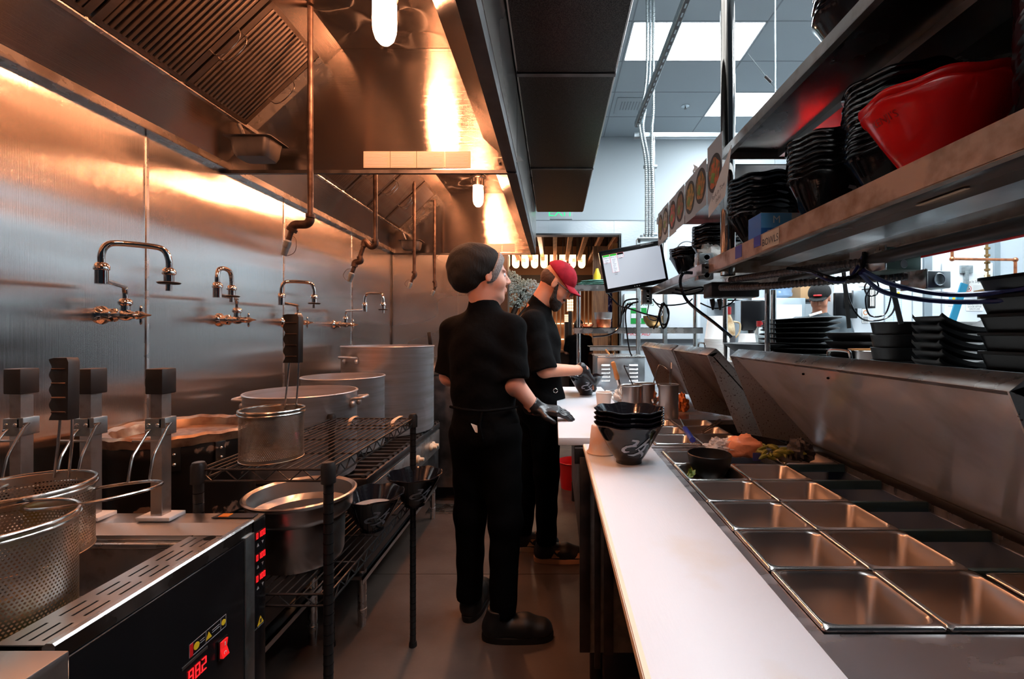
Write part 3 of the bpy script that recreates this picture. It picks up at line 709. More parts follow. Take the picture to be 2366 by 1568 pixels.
# rocker switch, grey strip, big display
sw = PX(512,1496,fx)
s_ = B().box(fx, fx+.004, sw.y-.014, sw.y+.014, sw.z-.022, sw.z+.022).obj('switch_bezel', 'black_panel', nc, bev=.001)
r_ = B().prism([(fx+.004,sw.y-.010,sw.z-.018),(fx+.011,sw.y-.010,sw.z-.018),(fx+.005,sw.y-.010,sw.z),(fx+.008,sw.y-.010,sw.z+.018),(fx+.004,sw.y-.010,sw.z+.018)], (0,.02,0)).obj('rocker', 'rocker_red', s_, smooth=0)
B().box(fx+.0078, fx+.0085, sw.y-.001, sw.y+.001, sw.z+.006, sw.z+.014).lathe([(.0028,0),(.0038,0),(.0038,.0006),(.0028,.0006)], (fx+.0085,sw.y,sw.z-.010), 16, axis=axx, closed=True).obj('switch_mark', 'paper', s_, smooth=0)
gs = PX(452,1526,fx)
B().box(fx, fx+.001, gs.y-.035, gs.y+.032, gs.z+.004, gs.z+.010).obj('grey_strip', 'galv', nc, smooth=0)
seven(B(), '98.2', fx+.0008, gs.y-.020, gs.z-.036, .013, .028, .0045).obj('temperature_digits', 'led_red', nc, smooth=0)
# black and orange sticker on the rear deck
a_ = P(500,1186,1.18)
st = B().prism([P(488,1197,1.162)+Vector((0,0,.001)), P(583,1197,1.162)+Vector((0,0,.001)), P(597,1187,1.187)+Vector((0,0,.001)), P(512,1187,1.187)+Vector((0,0,.001))], (0,0,.0012))
st.obj('deck_sticker', 'print_dark', nc, smooth=0)
B().box(-.86, -.835, 1.164, 1.184, ZC+.001, ZC+.0026).obj('sticker_stripe', 'orange', nc, smooth=0)
# basket lifts: post with cap, clamp bracket, pad and a wire arm with a ring
def lift(px, Yp, lab, ring_c, rr_, tilt, arms):
    x = (px-VX)*Yp/F
    t = T('basket_lift', lab, 'lift', (x, Yp, ZC), group='basket lifts on the noodle cooker')
    zt = CH-(903-VY)*Yp/F
    hw = .0145; ring_c = (x+.04, ring_c[1], ring_c[2])
    B().box(x-hw, x+hw, Yp-hw, Yp+hw, ZC+.008, zt).obj('post', 'steel_worn', t, bev=.001, smooth=0)
    B().box(x-.043, x+.043, Yp-.026, Yp+.026, ZC-.001, ZC+.009).obj('base_pad', 'white', t, bev=.002)
    B().box(x-.022, x+.022, Yp-.022, Yp+.022, zt-.006, zt+.058).obj('post_cap', 'black_rubber', t, bev=.003)
    zb = CH-(985-VY)*Yp/F
    cl = B().box(x-.021, x+.021, Yp-.023, Yp+.023, zb-.02, zb+.024).box(x+.014, x+.03, Yp-.023, Yp-.02, zb+.0, zb+.026).obj('clamp', 'galv', t, bev=.0015)
    for s in (-1, 1): B().ell((x+s*.011, Yp-.024, zb+.008), (.005,.003,.005), 10, 6).obj('bolt', 'steel_bright', cl)
    B().tube([(x-.045,Yp-.03,zb-.03),(x+.025,Yp-.03,zb-.03)], .003, 8).obj('cross_wire', 'steel_worn', t)
    rc = Vector(ring_c)
    R = Matrix.Rotation(-math.radians(5), 3, 'Y')@Matrix.Rotation(tilt, 3, 'X')
    B().tube(ring(rc, rr_, 40, R), .0033, 8, closed=True).obj('ring', 'steel_rim', t)
    for sx in (1, -1):
        ox = -.006+sx*.024; q = rc+R@Vector((ox, math.sqrt(rr_**2-ox**2), 0)); A = Vector((x+.022+sx*.026, Yp-.026, zb+.014 if sx > 0 else zb-.004))
        B().tube([A+Vector((-.012,0,-.002)), A, A+Vector((-.002,-.008,-.008)), q+Vector((-.002,.016,.062)), q+Vector((-.001,.010,.050)), q+Vector((0,.003,.02)), q], .003, 8).obj('support_arm', 'steel_rim', t)
    return t
lift(372, 1.165, 'basket lift with an empty wire ring, closest to the dirty black pot', P(233,1141,.965), .103, math.radians(-4), None)
lift(210, 1.165, 'basket lift in the middle, its ring carrying the taller-handled basket', P(40,1150,.965), .113, math.radians(0), None)
lift(50, 1.165, 'basket lift farthest from the displays, its ring just out of view', P(-130,1150,.965), .113, math.radians(0), None)
# perforated baskets
def basket_mesh(R, H, name):
    n = 112; m = int(H/ (2*PI*R/n)*1.0)-4; vs = []; fs = []
    dz = (H-.03)/m; z0 = .012
    def pt(u, z): a = 2*PI*u/n; return (R*math.cos(a), R*math.sin(a), z)
    def sides(R2):
        for j in range(m):
            sh = .5*(j%2)
            for i in range(n):
                o = len(vs); k = .37
                z = z0+j*dz
                for (u, q) in ((0,0),(1,0),(1,1),(0,1),(.5,.5-k),(.5+k,.5),(.5,.5+k),(.5-k,.5)): vs.append(pt(i+u+sh, z+q*dz))
                fs.extend([(o,o+1,o+4),(o+1,o+5,o+4),(o+1,o+2,o+5),(o+2,o+6,o+5),(o+2,o+3,o+6),(o+3,o+7,o+6),(o+3,o,o+7),(o,o+4,o+7)])
    sides(R)
    b = B(); b.v = vs; b.f = fs
    b.lathe([(R,H-.020),(R,H),(R-.001,H),(R-.001,H-.02)], n=64, closed=True)
    b.lathe([(R,.0),(R,.013),(R-.001,.013),(R-.001,.001)], n=64, closed=True)
    return b
def basket(R, H, mname, lab, loc, hooks, handle, group='perforated noodle baskets'):
    t = T('strainer_basket', lab, 'strainer', (0,0,0), group=group)
    basket_mesh(R, H, 'b').obj('basket_wall', mname, t)
    B().lathe([(R,0),(R+.0015,.003),(R,.004),(0,.004)], n=64).obj('basket_bottom', mname, t)
    b = B(); b.tube(ring((0,0,H), R+.001, 48), .0035, 8, closed=True); b.tube(ring((0,0,H-.009), R+.003, 48), .0026, 8, closed=True)
    b.obj('rim_ring', 'steel_rim', t)
    if handle:
        hx, hy, ang = handle['at'][0], handle['at'][1], handle.get('lean', 0)
        h0, h1 = handle['z0'], handle['z1']; L = handle.get('dx', 0)
        for s in (-1, 1):
            B().tube([(hx+s*.017, hy, H-.012), (hx+s*.016+L*.5, hy+.004, (H+h0)/2), (hx+s*.014+L, hy+.004, h0+.01)], .0028, 8).obj('handle_wire', 'steel_rim', t)
        g = B(); w0 = handle['w']
        prof = []; nb = 4; hh = h1-h0
        for i in range(25):
            q = i/24; bump_ = .0035*math.cos(q*nb*2*PI)
            prof.append((-w0-bump_, h0+hh*q*.97))
        poly = [(hx+L+x, hy-.012, z) for x, z in prof]+[(hx+L-w0-.006, hy-.012, h1-.004), (hx+L-w0*.6, hy-.012, h1), (hx+L+w0*.8, hy-.012, h1), (hx+L+w0, hy-.012, h1-.010), (hx+L+w0*.92, hy-.012, h0)]
        o = g.prism(poly, (0,.026,0)).obj('grip', 'black_rubber', t, bev=.003)
        r_ = B()
        for i in range(4):
            z = h0+hh*(.13+.23*i); r_.tube([(hx+L-w0*.8, hy-.0125, z), (hx+L+w0*.75, hy-.0125, z)], .0022, 6)
        r_.obj('grip_ridge', 'iron_pipe', o)
    t.location = loc
    return t
M['basket'] = mat('basket', (.52,.46,.40), .34, 1.0, c2=(.36,.24,.15), cs=16, cmin=.45, cmax=.7, r2=.45, detail=6)
M['basket_dirty'] = mat('basket_dirty', (.52,.47,.42), .34, 1.0, c2=(.34,.25,.10), cs=12, cmin=.4, cmax=.65, r2=.45, detail=6)
pA = P(50,1129,.965)
basket(.111, .150, 'basket', 'perforated steel basket with tall black grip, sitting in the middle lift ring', (pA.x, .965, pA.z-.145), None,
       {'at': (-.022, .098), 'z0': .274, 'z1': .418, 'w': .021, 'dx': .008})
pB = P(-22,1212,.80)
basket(.108, .190, 'basket_dirty', 'perforated steel basket nearest the camera, with yellow noodle scraps inside', (pB.x, .80, pB.z-.185), None, None)
pC = P(626,1072,1.30)
RT = CH-.36
basket(.080, .140, 'basket', 'perforated steel basket with upright black grip standing on the wire rack', (-.806, 1.300, RT+.004), None,
       {'at': (.010, .072), 'z0': .268, 'z1': .414, 'w': .022, 'dx': .010})
one(B().lathe([(0,0),(.045,0),(.062,.006),(.064,.009),(.045,.006),(0,.006)], tuple(P(168,1170,1.10)-Vector((0,0,.006))), 24), 'small_lid', 'steel_worn', 'small steel lid lying behind the middle lift basket', 'lid') if False else None
# side table at the near left corner
t = T('side_table', 'stainless side table top in the near left corner', 'table', (-1.1,.4,0))
B().box(-1.47, -.720, .05, .676, CH-.484, CH-.470).box(-.735, -.720, .05, .676, CH-.56, CH-.484).obj('table_top', 'steel', t, bev=.002)
for (x, y) in ((-.76,.1),(-.76,.64),(-1.44,.1),(-1.44,.64)): B().cyl((x,y,0),(x,y,CH-.484),.019,n=14).obj('leg', 'steel', t)

# ================================================================= STOCK POT RANGES
def stove(x0, x1, y0, y1, zt, lab, knobs):
    t = T('stock_pot_range', lab, 'stove', ((x0+x1)/2, (y0+y1)/2, 0))
    B().box(x0, x1, y0, y1, zt-.05, zt-.012).obj('range_top', 'steel_dark', t, bev=.004)
    b = B(); n = int((y1-y0)/.07)
    for i in range(n+1): y = y0+.02+(y1-y0-.04)*i/n; b.box(x0+.02, x1-.005, y-.006, y+.006, zt-.012, zt)
    for x in (x0+.03, (x0+x1)/2, x1-.02): b.box(x-.008, x+.008, y0+.01, y1-.01, zt-.016, zt-.004)
    b.obj('grate', 'black_metal', t, bev=.001, smooth=0)
    B().box(x0, x1-.01, y0, y1, zt-.42, zt-.05).obj('burner_box', 'steel_dark', t, bev=.003)
    B().box(x1-.012, x1, y0+.01, y1-.01, zt-.20, zt-.06).obj('front_panel', 'steel_worn', t, bev=.002)
    B().box(x0, x1-.02, y0+.01, y1-.01, .225, .24).box(x1-.024, x1-.02, y0+.01, y1-.01, .205, .24).obj('undershelf', 'steel', t, smooth=0)
    for (x, y) in ((x1-.04,y0+.05),(x1-.04,y1-.05),(x0+.05,y0+.05),(x0+.05,y1-.05)):
        B().tube([(x,y,0),(x,y,.08),(x,y,.081),(x,y,.40)], [.016,.021,.019,.019], 14).obj('leg', 'steel_bright', t)
    for y in knobs:
        B().lathe([(.0,0),(.024,0),(.024,.012),(.020,.016),(.012,.018),(.010,.042),(0,.042)], (x1,y,zt-.13), 20, axis=Matrix(((0,0,1),(0,1,0),(-1,0,0)))).obj('knob', 'tape', t)
stove(-1.47, -.99, 1.24, 1.99, CH-.60, 'low burner range under the dirty black pot, behind the wire rack', (1.45, 1.75))
stove(-1.47, -.83, 2.01, 3.30, CH-.63, 'long stock pot range under the three silver pots', (2.35, 2.75, 3.05, 3.10))
# pots
def pot(c, R, H, m, lab, th=.004, lip=.006, handles=(), n=56, level=None, name='stock_pot'):
    t = T(name, lab, 'pot', c)
    pr = [(0,0),(R-.02,0),(R-.006,.004),(R,.02),(R,H-.012),(R+lip*.5,H-.008),(R+lip,H-.003),(R+lip*.6,H),(R-th,H),(R-th,.02),(R-.03,.008),(0,.008)]
    B().lathe(pr, c, n).obj('pot_body', m, t)
    for (a, z, w_) in handles:
        d = Vector((math.cos(a), math.sin(a), 0)); s = Vector((-d.y, d.x, 0)); o = Vector(c)+d*R+Vector((0,0,z))
        pts = [o-s*w_-Vector((0,0,.03)), o-s*w_, o-s*w_+d*.028+Vector((0,0,.004)), o-s*w_*.8+d*.045+Vector((0,0,.006)), o+s*w_*.8+d*.045+Vector((0,0,.006)), o+s*w_+d*.028+Vector((0,0,.004)), o+s*w_, o+s*w_-Vector((0,0,.03))]
        h = B().tube(smooth_path(pts, 4), .0075, 10).obj('handle', 'alum', t)
        for e in (-1, 1): B().ell(tuple(o+s*w_*e+d*.004-Vector((0,0,.022))), (.012,.012,.016), 12, 8).obj('rivet_plate', 'alum', h)
    return t
ZR = CH-.63
pt1 = pot((-1.137, 2.055, ZR), .226, CH-.259-ZR, 'alum', 'wide silver pot right behind the perforated basket on the rack', handles=((PI*1.04,.335,.045),(.12,.335,.045)), name='wide_stock_pot')
pt2 = pot((-1.160, 2.51, ZR), .210, CH-.233-ZR, 'alum', 'mid-height silver stock pot between the wide pot and the tallest pot', name='medium_stock_pot')
pt3 = pot((-1.095, 3.01, ZR), .288, CH-.080-ZR, 'alum', 'tallest silver stock pot beside the cook, with a riveted side handle', handles=((-PI*.66,.48,.055),), name='tall_stock_pot')
# broth surfaces
for (p_, R, z, mm) in ((pt1,.22,.20,'broth'),(pt2,.204,.24,'broth'),(pt3,.28,.38,'broth')):
    if 'broth' not in M: M['broth'] = mat('broth', (.30,.13,.05), .12, 0)
    B().lathe([(0,z-.01),(R,z-.01),(R,z),(0,z)], tuple(p_.location), 40).obj('broth', mm, p_)
# dirty black pot with folded foil liner
c = (-1.268, 1.56, CH-.60)
M['burnt'] = mat('burnt', (.010,.008,.007), .28, 0, c2=(.16,.10,.07), cs=14, cmin=.60, cmax=.63, detail=8, bump=.6, bs=14, bdist=.004, r2=.6, spec=.6)
H_ = CH-.317-c[2]; R_ = .205
dp = T('black_pot', 'burnt black pot with crumpled foil round its open mouth', 'pot', c)
B().lathe([(0,0),(R_-.01,0),(R_,.01),(R_,H_*.75),(R_+.004,H_*.77),(R_+.004,H_-.02),(R_,H_-.01),(R_-.004,H_-.01),(R_-.006,.02),(0,.02)], c, 56).obj('pot_body', 'burnt', dp)
B().lathe([(R_+.006,H_-.03),(R_+.010,H_-.004),(R_+.004,H_+.004),(R_-.02,H_-.002),(R_-.03,H_-.03),(R_-.035,H_-.05)], c, 72,
          fn=lambda r, z, a: (r+.002*math.sin(9*a+z*40)*(1 if r < R_ else .4), z+.0022*math.sin(7*a)+.002*math.sin(19*a+1))).obj('foil_liner', 'foil', dp)
for a in (-1.0, -.45):
    d = Vector((math.cos(a), math.sin(a), 0)); o = Vector(c)+d*(R_+.004); s = Vector((-d.y, d.x, 0))
    hb = B().prism([o-s*.015+Vector((0,0,H_-.10)), o+s*.015+Vector((0,0,H_-.10)), o+s*.015+Vector((0,0,H_-.03)), o-s*.015+Vector((0,0,H_-.03))], d*.006).obj('handle_bracket', 'burnt', dp, bev=.001)
    for z in (-.05, -.08): B().ell(tuple(o+d*.008+Vector((0,0,H_+z))), (.005,.005,.005), 10, 6).obj('rivet', 'steel_bright', hb)
# dark equipment cabinet at the end wall, ladle basket on it
t = T('end_cabinet', 'dark steel cabinet against the end wall beside the tallest pot', 'cabinet', (-.93,3.8,0))
B().box(-1.20, -.62, 3.55, 4.13, .12, 1.00).obj('cabinet_body', 'steel_dark', t, bev=.004)
B().box(-1.21, -.61, 3.54, 4.135, 1.0, 1.03).obj('cabinet_top', 'steel_worn', t, bev=.003)
B().box(-.615, -.605, 3.6, 4.08, .30, .95).obj('door', 'steel_dark', t, bev=.002)
for (x, y) in ((-1.15,3.6),(-.67,3.6),(-1.15,4.08),(-.67,4.08)): B().cyl((x,y,0),(x,y,.12),.022,n=12).obj('leg', 'steel', t)
for z in (.78,.82,.86): B().ell((-.70,3.548,z), (.008,.004,.008), 8, 6).obj('screw', 'steel_bright', t)
t = T('fry_basket', 'small wire fry basket with black handle on the end cabinet', 'basket', (-.93,3.62,1.03))
b = B(); 
for z in (.0,.05,.10): b.tube([(-.99,3.56,1.034+z),(-.87,3.56,1.034+z),(-.87,3.68,1.034+z),(-.99,3.68,1.034+z)], .003, 6, closed=True)
for x in (-.99,-.95,-.91,-.87): b.tube([(x,3.56,1.034),(x,3.56,1.134)], .002, 6).tube([(x,3.68,1.034),(x,3.68,1.134)], .002, 6)
b.obj('wire_cage', 'steel_rim', t)
B().tube([(-.94,3.56,1.13),(-.965,3.55,1.26)], .004, 8).obj('handle_wire', 'steel_rim', t)
B().beam((-.962,3.552,1.20), (-.975,3.545,1.33), .03, .018, up=(0,1,0)).obj('grip', 'black_rubber', t, bev=.004)
# floor drain tray
t = T('floor_drain', 'chrome floor drain grating at the foot of the end cabinet', 'drain', (-.80,3.42,0))
b = B()
for i in range(7): b.box(-.93, -.70, 3.33+i*.026, 3.34+i*.026, .004, .012)
b.box(-.94, -.93, 3.31, 3.52, 0, .014).box(-.70, -.69, 3.31, 3.52, 0, .014).obj('grating', 'steel_bright', t, smooth=0)

# ================================================================= WIRE RACK
rx0, rx1, ry0, ry1 = -.942, -.598, 1.205, 1.925
rk = T('wire_rack', 'black wire rack with two shelves standing in the aisle', 'rack', ((rx0+rx1)/2,(ry0+ry1)/2,0))
for (x, y) in ((rx0,ry0),(rx1,ry0),(rx0,ry1),(rx1,ry1)):
    pp = B().cyl((x,y,.0),(x,y,RT+.020),.0125,n=14).obj('post', 'black_metal', rk)
    b = B()
    for k in range(34): b.tube([(x,y,.05+k*.0265),(x,y,.052+k*.0265)], .0131, 12, caps=True)
    b.obj('groove_ring', 'black_panel', pp)['kind'] = 'stuff'
    B().lathe([(.0185,0),(.0185,.045),(.015,.052),(.0145,.054),(0,.054)], (x,y,RT-.035), 14).obj('collar', 'black_metal', pp)
    B().cyl((x,y,0),(x,y,.02),.017,.015,n=12).obj('foot', 'black_rubber', pp)
def rack_shelf(zs, name):
    sh = B()
    for (x, y0, y1) in ((rx0, ry0, ry1), (rx1, ry0, ry1)):
        for dz in (0, -.030): sh.tube([(x,y0,zs+dz),(x,y1,zs+dz)], .0032, 6)
        n = 22; sh.tube([(x, y0+(y1-y0)*i/n, zs-.030*(i%2)) for i in range(n+1)], .0022, 5)
    for (y, x0, x1) in ((ry0, rx0, rx1), (ry1, rx0, rx1)):
        for dz in (0, -.030): sh.tube([(x0,y,zs+dz),(x1,y,zs+dz)], .0032, 6)
        n = 10; sh.tube([(x0+(x1-x0)*i/n, y, zs-.030*(i%2)) for i in range(n+1)], .0022, 5)
    for k in (1, 2, 3): y = ry0+(ry1-ry0)*k/4; sh.tube([(rx0,y,zs-.005),(rx1,y,zs-.005)], .003, 6)
    s0 = sh.obj(name, 'black_metal', rk)
    n = 15; w0 = None
    for i in range(1, n):
        x = rx0+(rx1-rx0)*i/n
        if w0 is None: w0 = B().tube([(x,ry0,zs),(x,ry1,zs)], .0022, 6).obj('shelf_wire', 'black_wire', s0); x_0 = x
        else:
            c_ = w0.copy(); COL.objects.link(c_); c_.parent = s0; c_.location = (x-x_0, 0, 0)
    return s0
M['black_wire'] = mat('black_wire', (.06,.045,.04), .3, .6)
ts = rack_shelf(RT, 'top_shelf'); rack_shelf(CH-.69, 'lower_shelf')
def strap(pts, m, lab):
    t_ = B(); pts = smooth_path(pts, 4)
    for a, b2 in zip(pts[:-1], pts[1:]): t_.beam(a, b2, .016, .0015)
    return one(t_, 'tag_strip', m, lab, 'tag', smooth=60)
strap([(-.93,1.62,RT+.004),(-.905,1.60,RT+.010),(-.885,1.555,RT-.004),(-.875,1.54,RT-.035)], 'magenta', 'magenta printed strap looped over the rack wires')
strap([(-.835,1.935,RT+.006),(-.84,1.925,RT+.010),(-.842,1.88,RT+.004),(-.845,1.87,RT-.02)], 'tape', 'beige tape tag on the back edge of the rack, left one')
strap([(-.645,1.935,RT+.006),(-.65,1.925,RT+.010),(-.655,1.85,RT+.004),(-.658,1.84,RT-.03)], 'tape', 'beige tape tag on the back edge of the rack, right one')
# big steel mixing pot on the lower rack shelf
c = (-.775, 1.395, CH-.69+.003)
t = T('bain_pot', 'large stainless bain pot on the lower rack shelf', 'pot', c)
B().lathe([(r*.92,z) for r,z in [(0,0),(.11,0),(.125,.006),(.130,.02),(.134,.135),(.150,.145),(.156,.155),(.158,.190),(.168,.198),(.170,.203),(.164,.206),(.154,.200),(.150,.155),(.128,.14),(.124,.02),(0,.012)]], c, 64).obj('pot_body', 'brushed', t)
# things on the lower rack shelf: crumpled black cable
B()
one(B().tube(smooth_path([(-.75,1.26,CH-.683),(-.70,1.235,CH-.678),(-.68,1.25,CH-.672),(-.72,1.27,CH-.670),(-.66,1.245,CH-.680)], 6), .004, 8), 'cable', 'black_gloss', 'short black cable lying on the lower rack shelf', 'cable') if False else None

for (y, x, lab) in ((1.80,-1.085,'short tan paper roll on the range undershelf, nearer one'), (1.93,-1.075,'short tan paper roll on the range undershelf, farther one')):
    one(B().cyl((x-.05,y,.262),(x+.05,y,.262),.021,n=20), 'paper_roll', 'orange_tan', lab, 'roll')
# ================================================================= PREP TABLES
ZD = CH-.415
t1 = T('prep_table', 'near stainless refrigerated prep table full of empty pans', 'table', (.65,.95,0))
b = B()
b.box(.30,.372,.15,1.645,ZD-.03,ZD).box(.915,.99,.15,1.645,ZD-.03,ZD).box(.372,.915,.15,.628,ZD-.03,ZD).box(.372,.915,1.598,1.645,ZD-.03,ZD)
b.obj('table_deck', 'steel_counter', t1, smooth=0)
B().box(.372,.375,.628,1.598,CH-.57,ZD-.02).box(.912,.915,.628,1.598,CH-.62,ZD-.02).box(.372,.915,.628,.631,CH-.62,ZD-.02).box(.372,.915,1.595,1.598,CH-.62,ZD-.02).box(.372,.915,.628,1.598,CH-.575,CH-.57).obj('well', 'well', t1, smooth=0)
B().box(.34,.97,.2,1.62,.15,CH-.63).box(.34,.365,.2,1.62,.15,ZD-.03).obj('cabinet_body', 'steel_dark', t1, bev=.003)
B().box(.915,.94,.60,1.64,ZD,ZD+.022).obj('hinge_rail', 'black_metal', t1, bev=.002)
for k in range(1,6): B().box(.725,.912,.628+.16*k+.001,.628+.16*k+.012,ZD-.02,ZD+.004).obj('adapter_bar', 'teal_steel' if 'teal_steel' in M else 'galv', t1, bev=.001)
B().box(.719,.727,.632,1.594,ZD-.03,ZD-.006).obj('adapter_bar', 'galv', t1, bev=.001)
for (x, y) in ((.40,.3),(.40,1.56),(.92,.3),(.92,1.56)): B().cyl((x,y,0),(x,y,.15),.025,n=12).obj('caster', 'black_rubber', t1)
t2 = T('prep_table', 'farther prep table with two raised lids, in front of the cook in the red cap', 'table', (.5,2.7,0))
b = B().box(.30,.372,1.66,3.74,ZD-.03,ZD).box(.915,1.0,1.66,3.74,ZD-.03,ZD).box(.372,.915,1.66,1.685,ZD-.03,ZD).box(.372,.915,2.18,3.74,ZD-.03,ZD)
b.obj('table_deck', 'steel_counter', t2, smooth=0)
B().box(.372,.375,1.685,2.18,CH-.62,ZD-.02).box(.912,.915,1.685,2.18,CH-.62,ZD-.02).box(.372,.915,2.177,2.18,CH-.62,ZD-.02).box(.372,.915,1.685,2.18,CH-.625,CH-.62).obj('well', 'steel_dark', t2, smooth=0)
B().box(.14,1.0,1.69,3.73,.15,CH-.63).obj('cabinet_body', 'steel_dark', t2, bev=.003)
sp = B().box(.093,.34,1.668,1.69,.15,CH-.44).obj('side_panel', 'galv', t2, bev=.002)
for x0, x1, z0 in ((.092,.130,.16),(.146,.168,.10),(.180,.215,.15)): B().box(x0,x1,1.655,1.668,z0,CH-.45).obj('rib', 'steel_dark', sp, bev=.0015)
B().box(.074,.115,1.657,1.70,CH-.475,CH-.418).obj('board_bracket', 'black_metal', t2, bev=.002)
for (x, y) in ((.16,1.75),(.16,3.6),(.94,1.75),(.94,3.6)): B().cyl((x,y,0),(x,y,.15),.025,n=12).obj('caster', 'black_rubber', t2)
# cutting boards
one(B().box(.104,.342,.22,1.652,CH-.418,CH-.400), 'cutting_board', 'board', 'long white cutting board nearest the camera, with the bowl stack on it', 'cutting board', bev=.003)
B().box(.1035,.1045,.225,1.648,CH-.416,CH-.402).box(.105,.112,.23,1.646,CH-.401,CH-.3996).obj('stained_edge', 'board_edge', bpy.data.objects['cutting_board'], smooth=0)
B().box(.14,.36,.25,1.64,CH-.425,CH-.419).box(.29,.31,.25,1.64,CH-.50,CH-.425).obj('board_support', 'steel_dark', t1, bev=.001)
one(B().box(.014,.338,1.682,3.29,CH-.414,CH-.385), 'cutting_board', 'board', 'white cutting board in front of the cook in the red cap', 'cutting board', bev=.003)
B().box(.10,.30,1.69,3.28,CH-.44,CH-.4155).obj('board_support', 'steel_dark', t2, bev=.001)
# pans
def make_pan(food=None):
    t = T('food_pan', '', 'pan')
    hx, hy = .0868, .0785
    lf(B(), [rrect(0,0,hx,hy,.006,-.004), rrect(0,0,hx,hy,.006,0), rrect(0,0,hx-.003,hy-.003,.008,.003), rrect(0,0,hx-.007,hy-.007,.020,.003), rrect(0,0,hx-.010,hy-.010,.022,-.002),
       rrect(0,0,hx-.012,hy-.012,.022,-.020), rrect(0,0,hx-.0155,hy-.0155,.022,-.0245), rrect(0,0,hx-.018,hy-.018,.022,-.09), rrect(0,0,hx-.026,hy-.026,.02,-.10)], False, True).obj('pan_body', 'steel_pan', t, smooth=50)
    g = B(); loops = [rrect(0,0,hx+.0003,hy+.0003,.006,-.003), rrect(0,0,hx+.0003,hy+.0003,.006,.0005), rrect(0,0,hx-.003,hy-.003,.008,.0036), rrect(0,0,hx-.0065,hy-.0065,.019,.0036)]
    lf(g, loops, False, False).obj('pan_rim', 'steel_rim', t, smooth=50)
    return t
pan0 = make_pan(); first = [True]
def put_pan(x, y, lab, grp='empty steel pans in the prep tables', z=None, rx=0):
    o = pan0 if first[0] else dup(pan0)
    first[0] = False; o.location = (x, y, (ZD+.004) if z is None else z); o.rotation_euler = (rx, 0, 0); o['label'] = lab; o['group'] = grp; return o
rown = ['nearest row', 'second row', 'third row', 'fourth row', 'fifth row', 'farthest row']
for k in range(6):
    for c_, cx in ((0,.4605),(1,.6355)):
        if k == 5 and c_ == 1: continue
        y = .710+.160*k
        lab = 'empty steel pan in the board side column, %s of the near table' % rown[k] if c_ == 0 else 'empty steel pan in the middle column, %s of the near table' % rown[k]
        put_pan(cx, y, lab)
put_pan(.8215, .700, 'steel pan in the near corner under the raised lid, mostly out of the frame')
put_pan(.8115, 1.510, 'steel pan tucked under the far end of the raised near lid')
for k in range(3):
    for c_, cx in ((0,.4605),(1,.6355)):
        put_pan(cx, 1.768+.160*k, 'far prep table pan, %s, %s' % (['first row','second row','third row'][k], ['board side','lid side, with red chilli paste'][c_]), 'steel pans in the far prep table')
M['chilli'] = mat('chilli', (.09,.008,.004), .4, c2=(.20,.02,.006), cs=60, bump=1, bs=60, bdist=.01)
from mathutils import noise as mnoise
def lump(c, r, seed=0, amp=.25, fr=3.0, n=28, m=18, flat=None):
    b = B(); vs = []; o = Vector((seed*3.1, seed*1.7, 0))
    for i in range(m+1):
        th = PI*i/m
        for j in range(n):
            a = 2*PI*j/n; d = Vector((math.sin(th)*math.cos(a), math.sin(th)*math.sin(a), math.cos(th)))
            k = 1+amp*mnoise.noise(d*fr+o)+amp*.5*mnoise.noise(d*fr*2.7+o)
            q = Vector((d.x*r[0]*k, d.y*r[1]*k, d.z*r[2]*k))
            if flat is not None: q.z = max(q.z, flat)
            vs.append(Vector(c)+q)
    fs = []
    for i in range(m):
        for j in range(n): fs.append((i*n+j, (i+1)*n+j, (i+1)*n+(j+1)%n, i*n+(j+1)%n))
    return b.add(vs, fs)
for k in range(1,3): one(lump((.6355,1.768+.16*k,ZD-.045), (.055,.045,.022), k, .3), 'chilli_paste', 'chilli', 'dark red chilli paste in the %s pan of the far prep table' % (['','second','third'][k]), 'food', 'chilli paste portions')
# blue handled scoop, tongs in the chilli pans
t = T('scoop', 'scoop with thick blue handle lying across the far prep table pans', 'scoop', (.54,1.85,ZD))
B().tube([P(1583,990,1.93), P(1600,1016,1.74)], .011, 16).obj('handle', 'blue', t)
B().tube([P(1583,990,1.93), P(1572,968,2.02)], .004, 8).obj('shaft', 'steel_rim', t)
one(B().beam(P(1622,997,1.86), P(1664,968,2.02), .008, .003).beam(P(1622,1000,1.84), P(1668,974,1.98), .008, .003), 'tongs', 'steel_rim', 'steel tongs standing in the chilli pan', 'tongs', smooth=0)
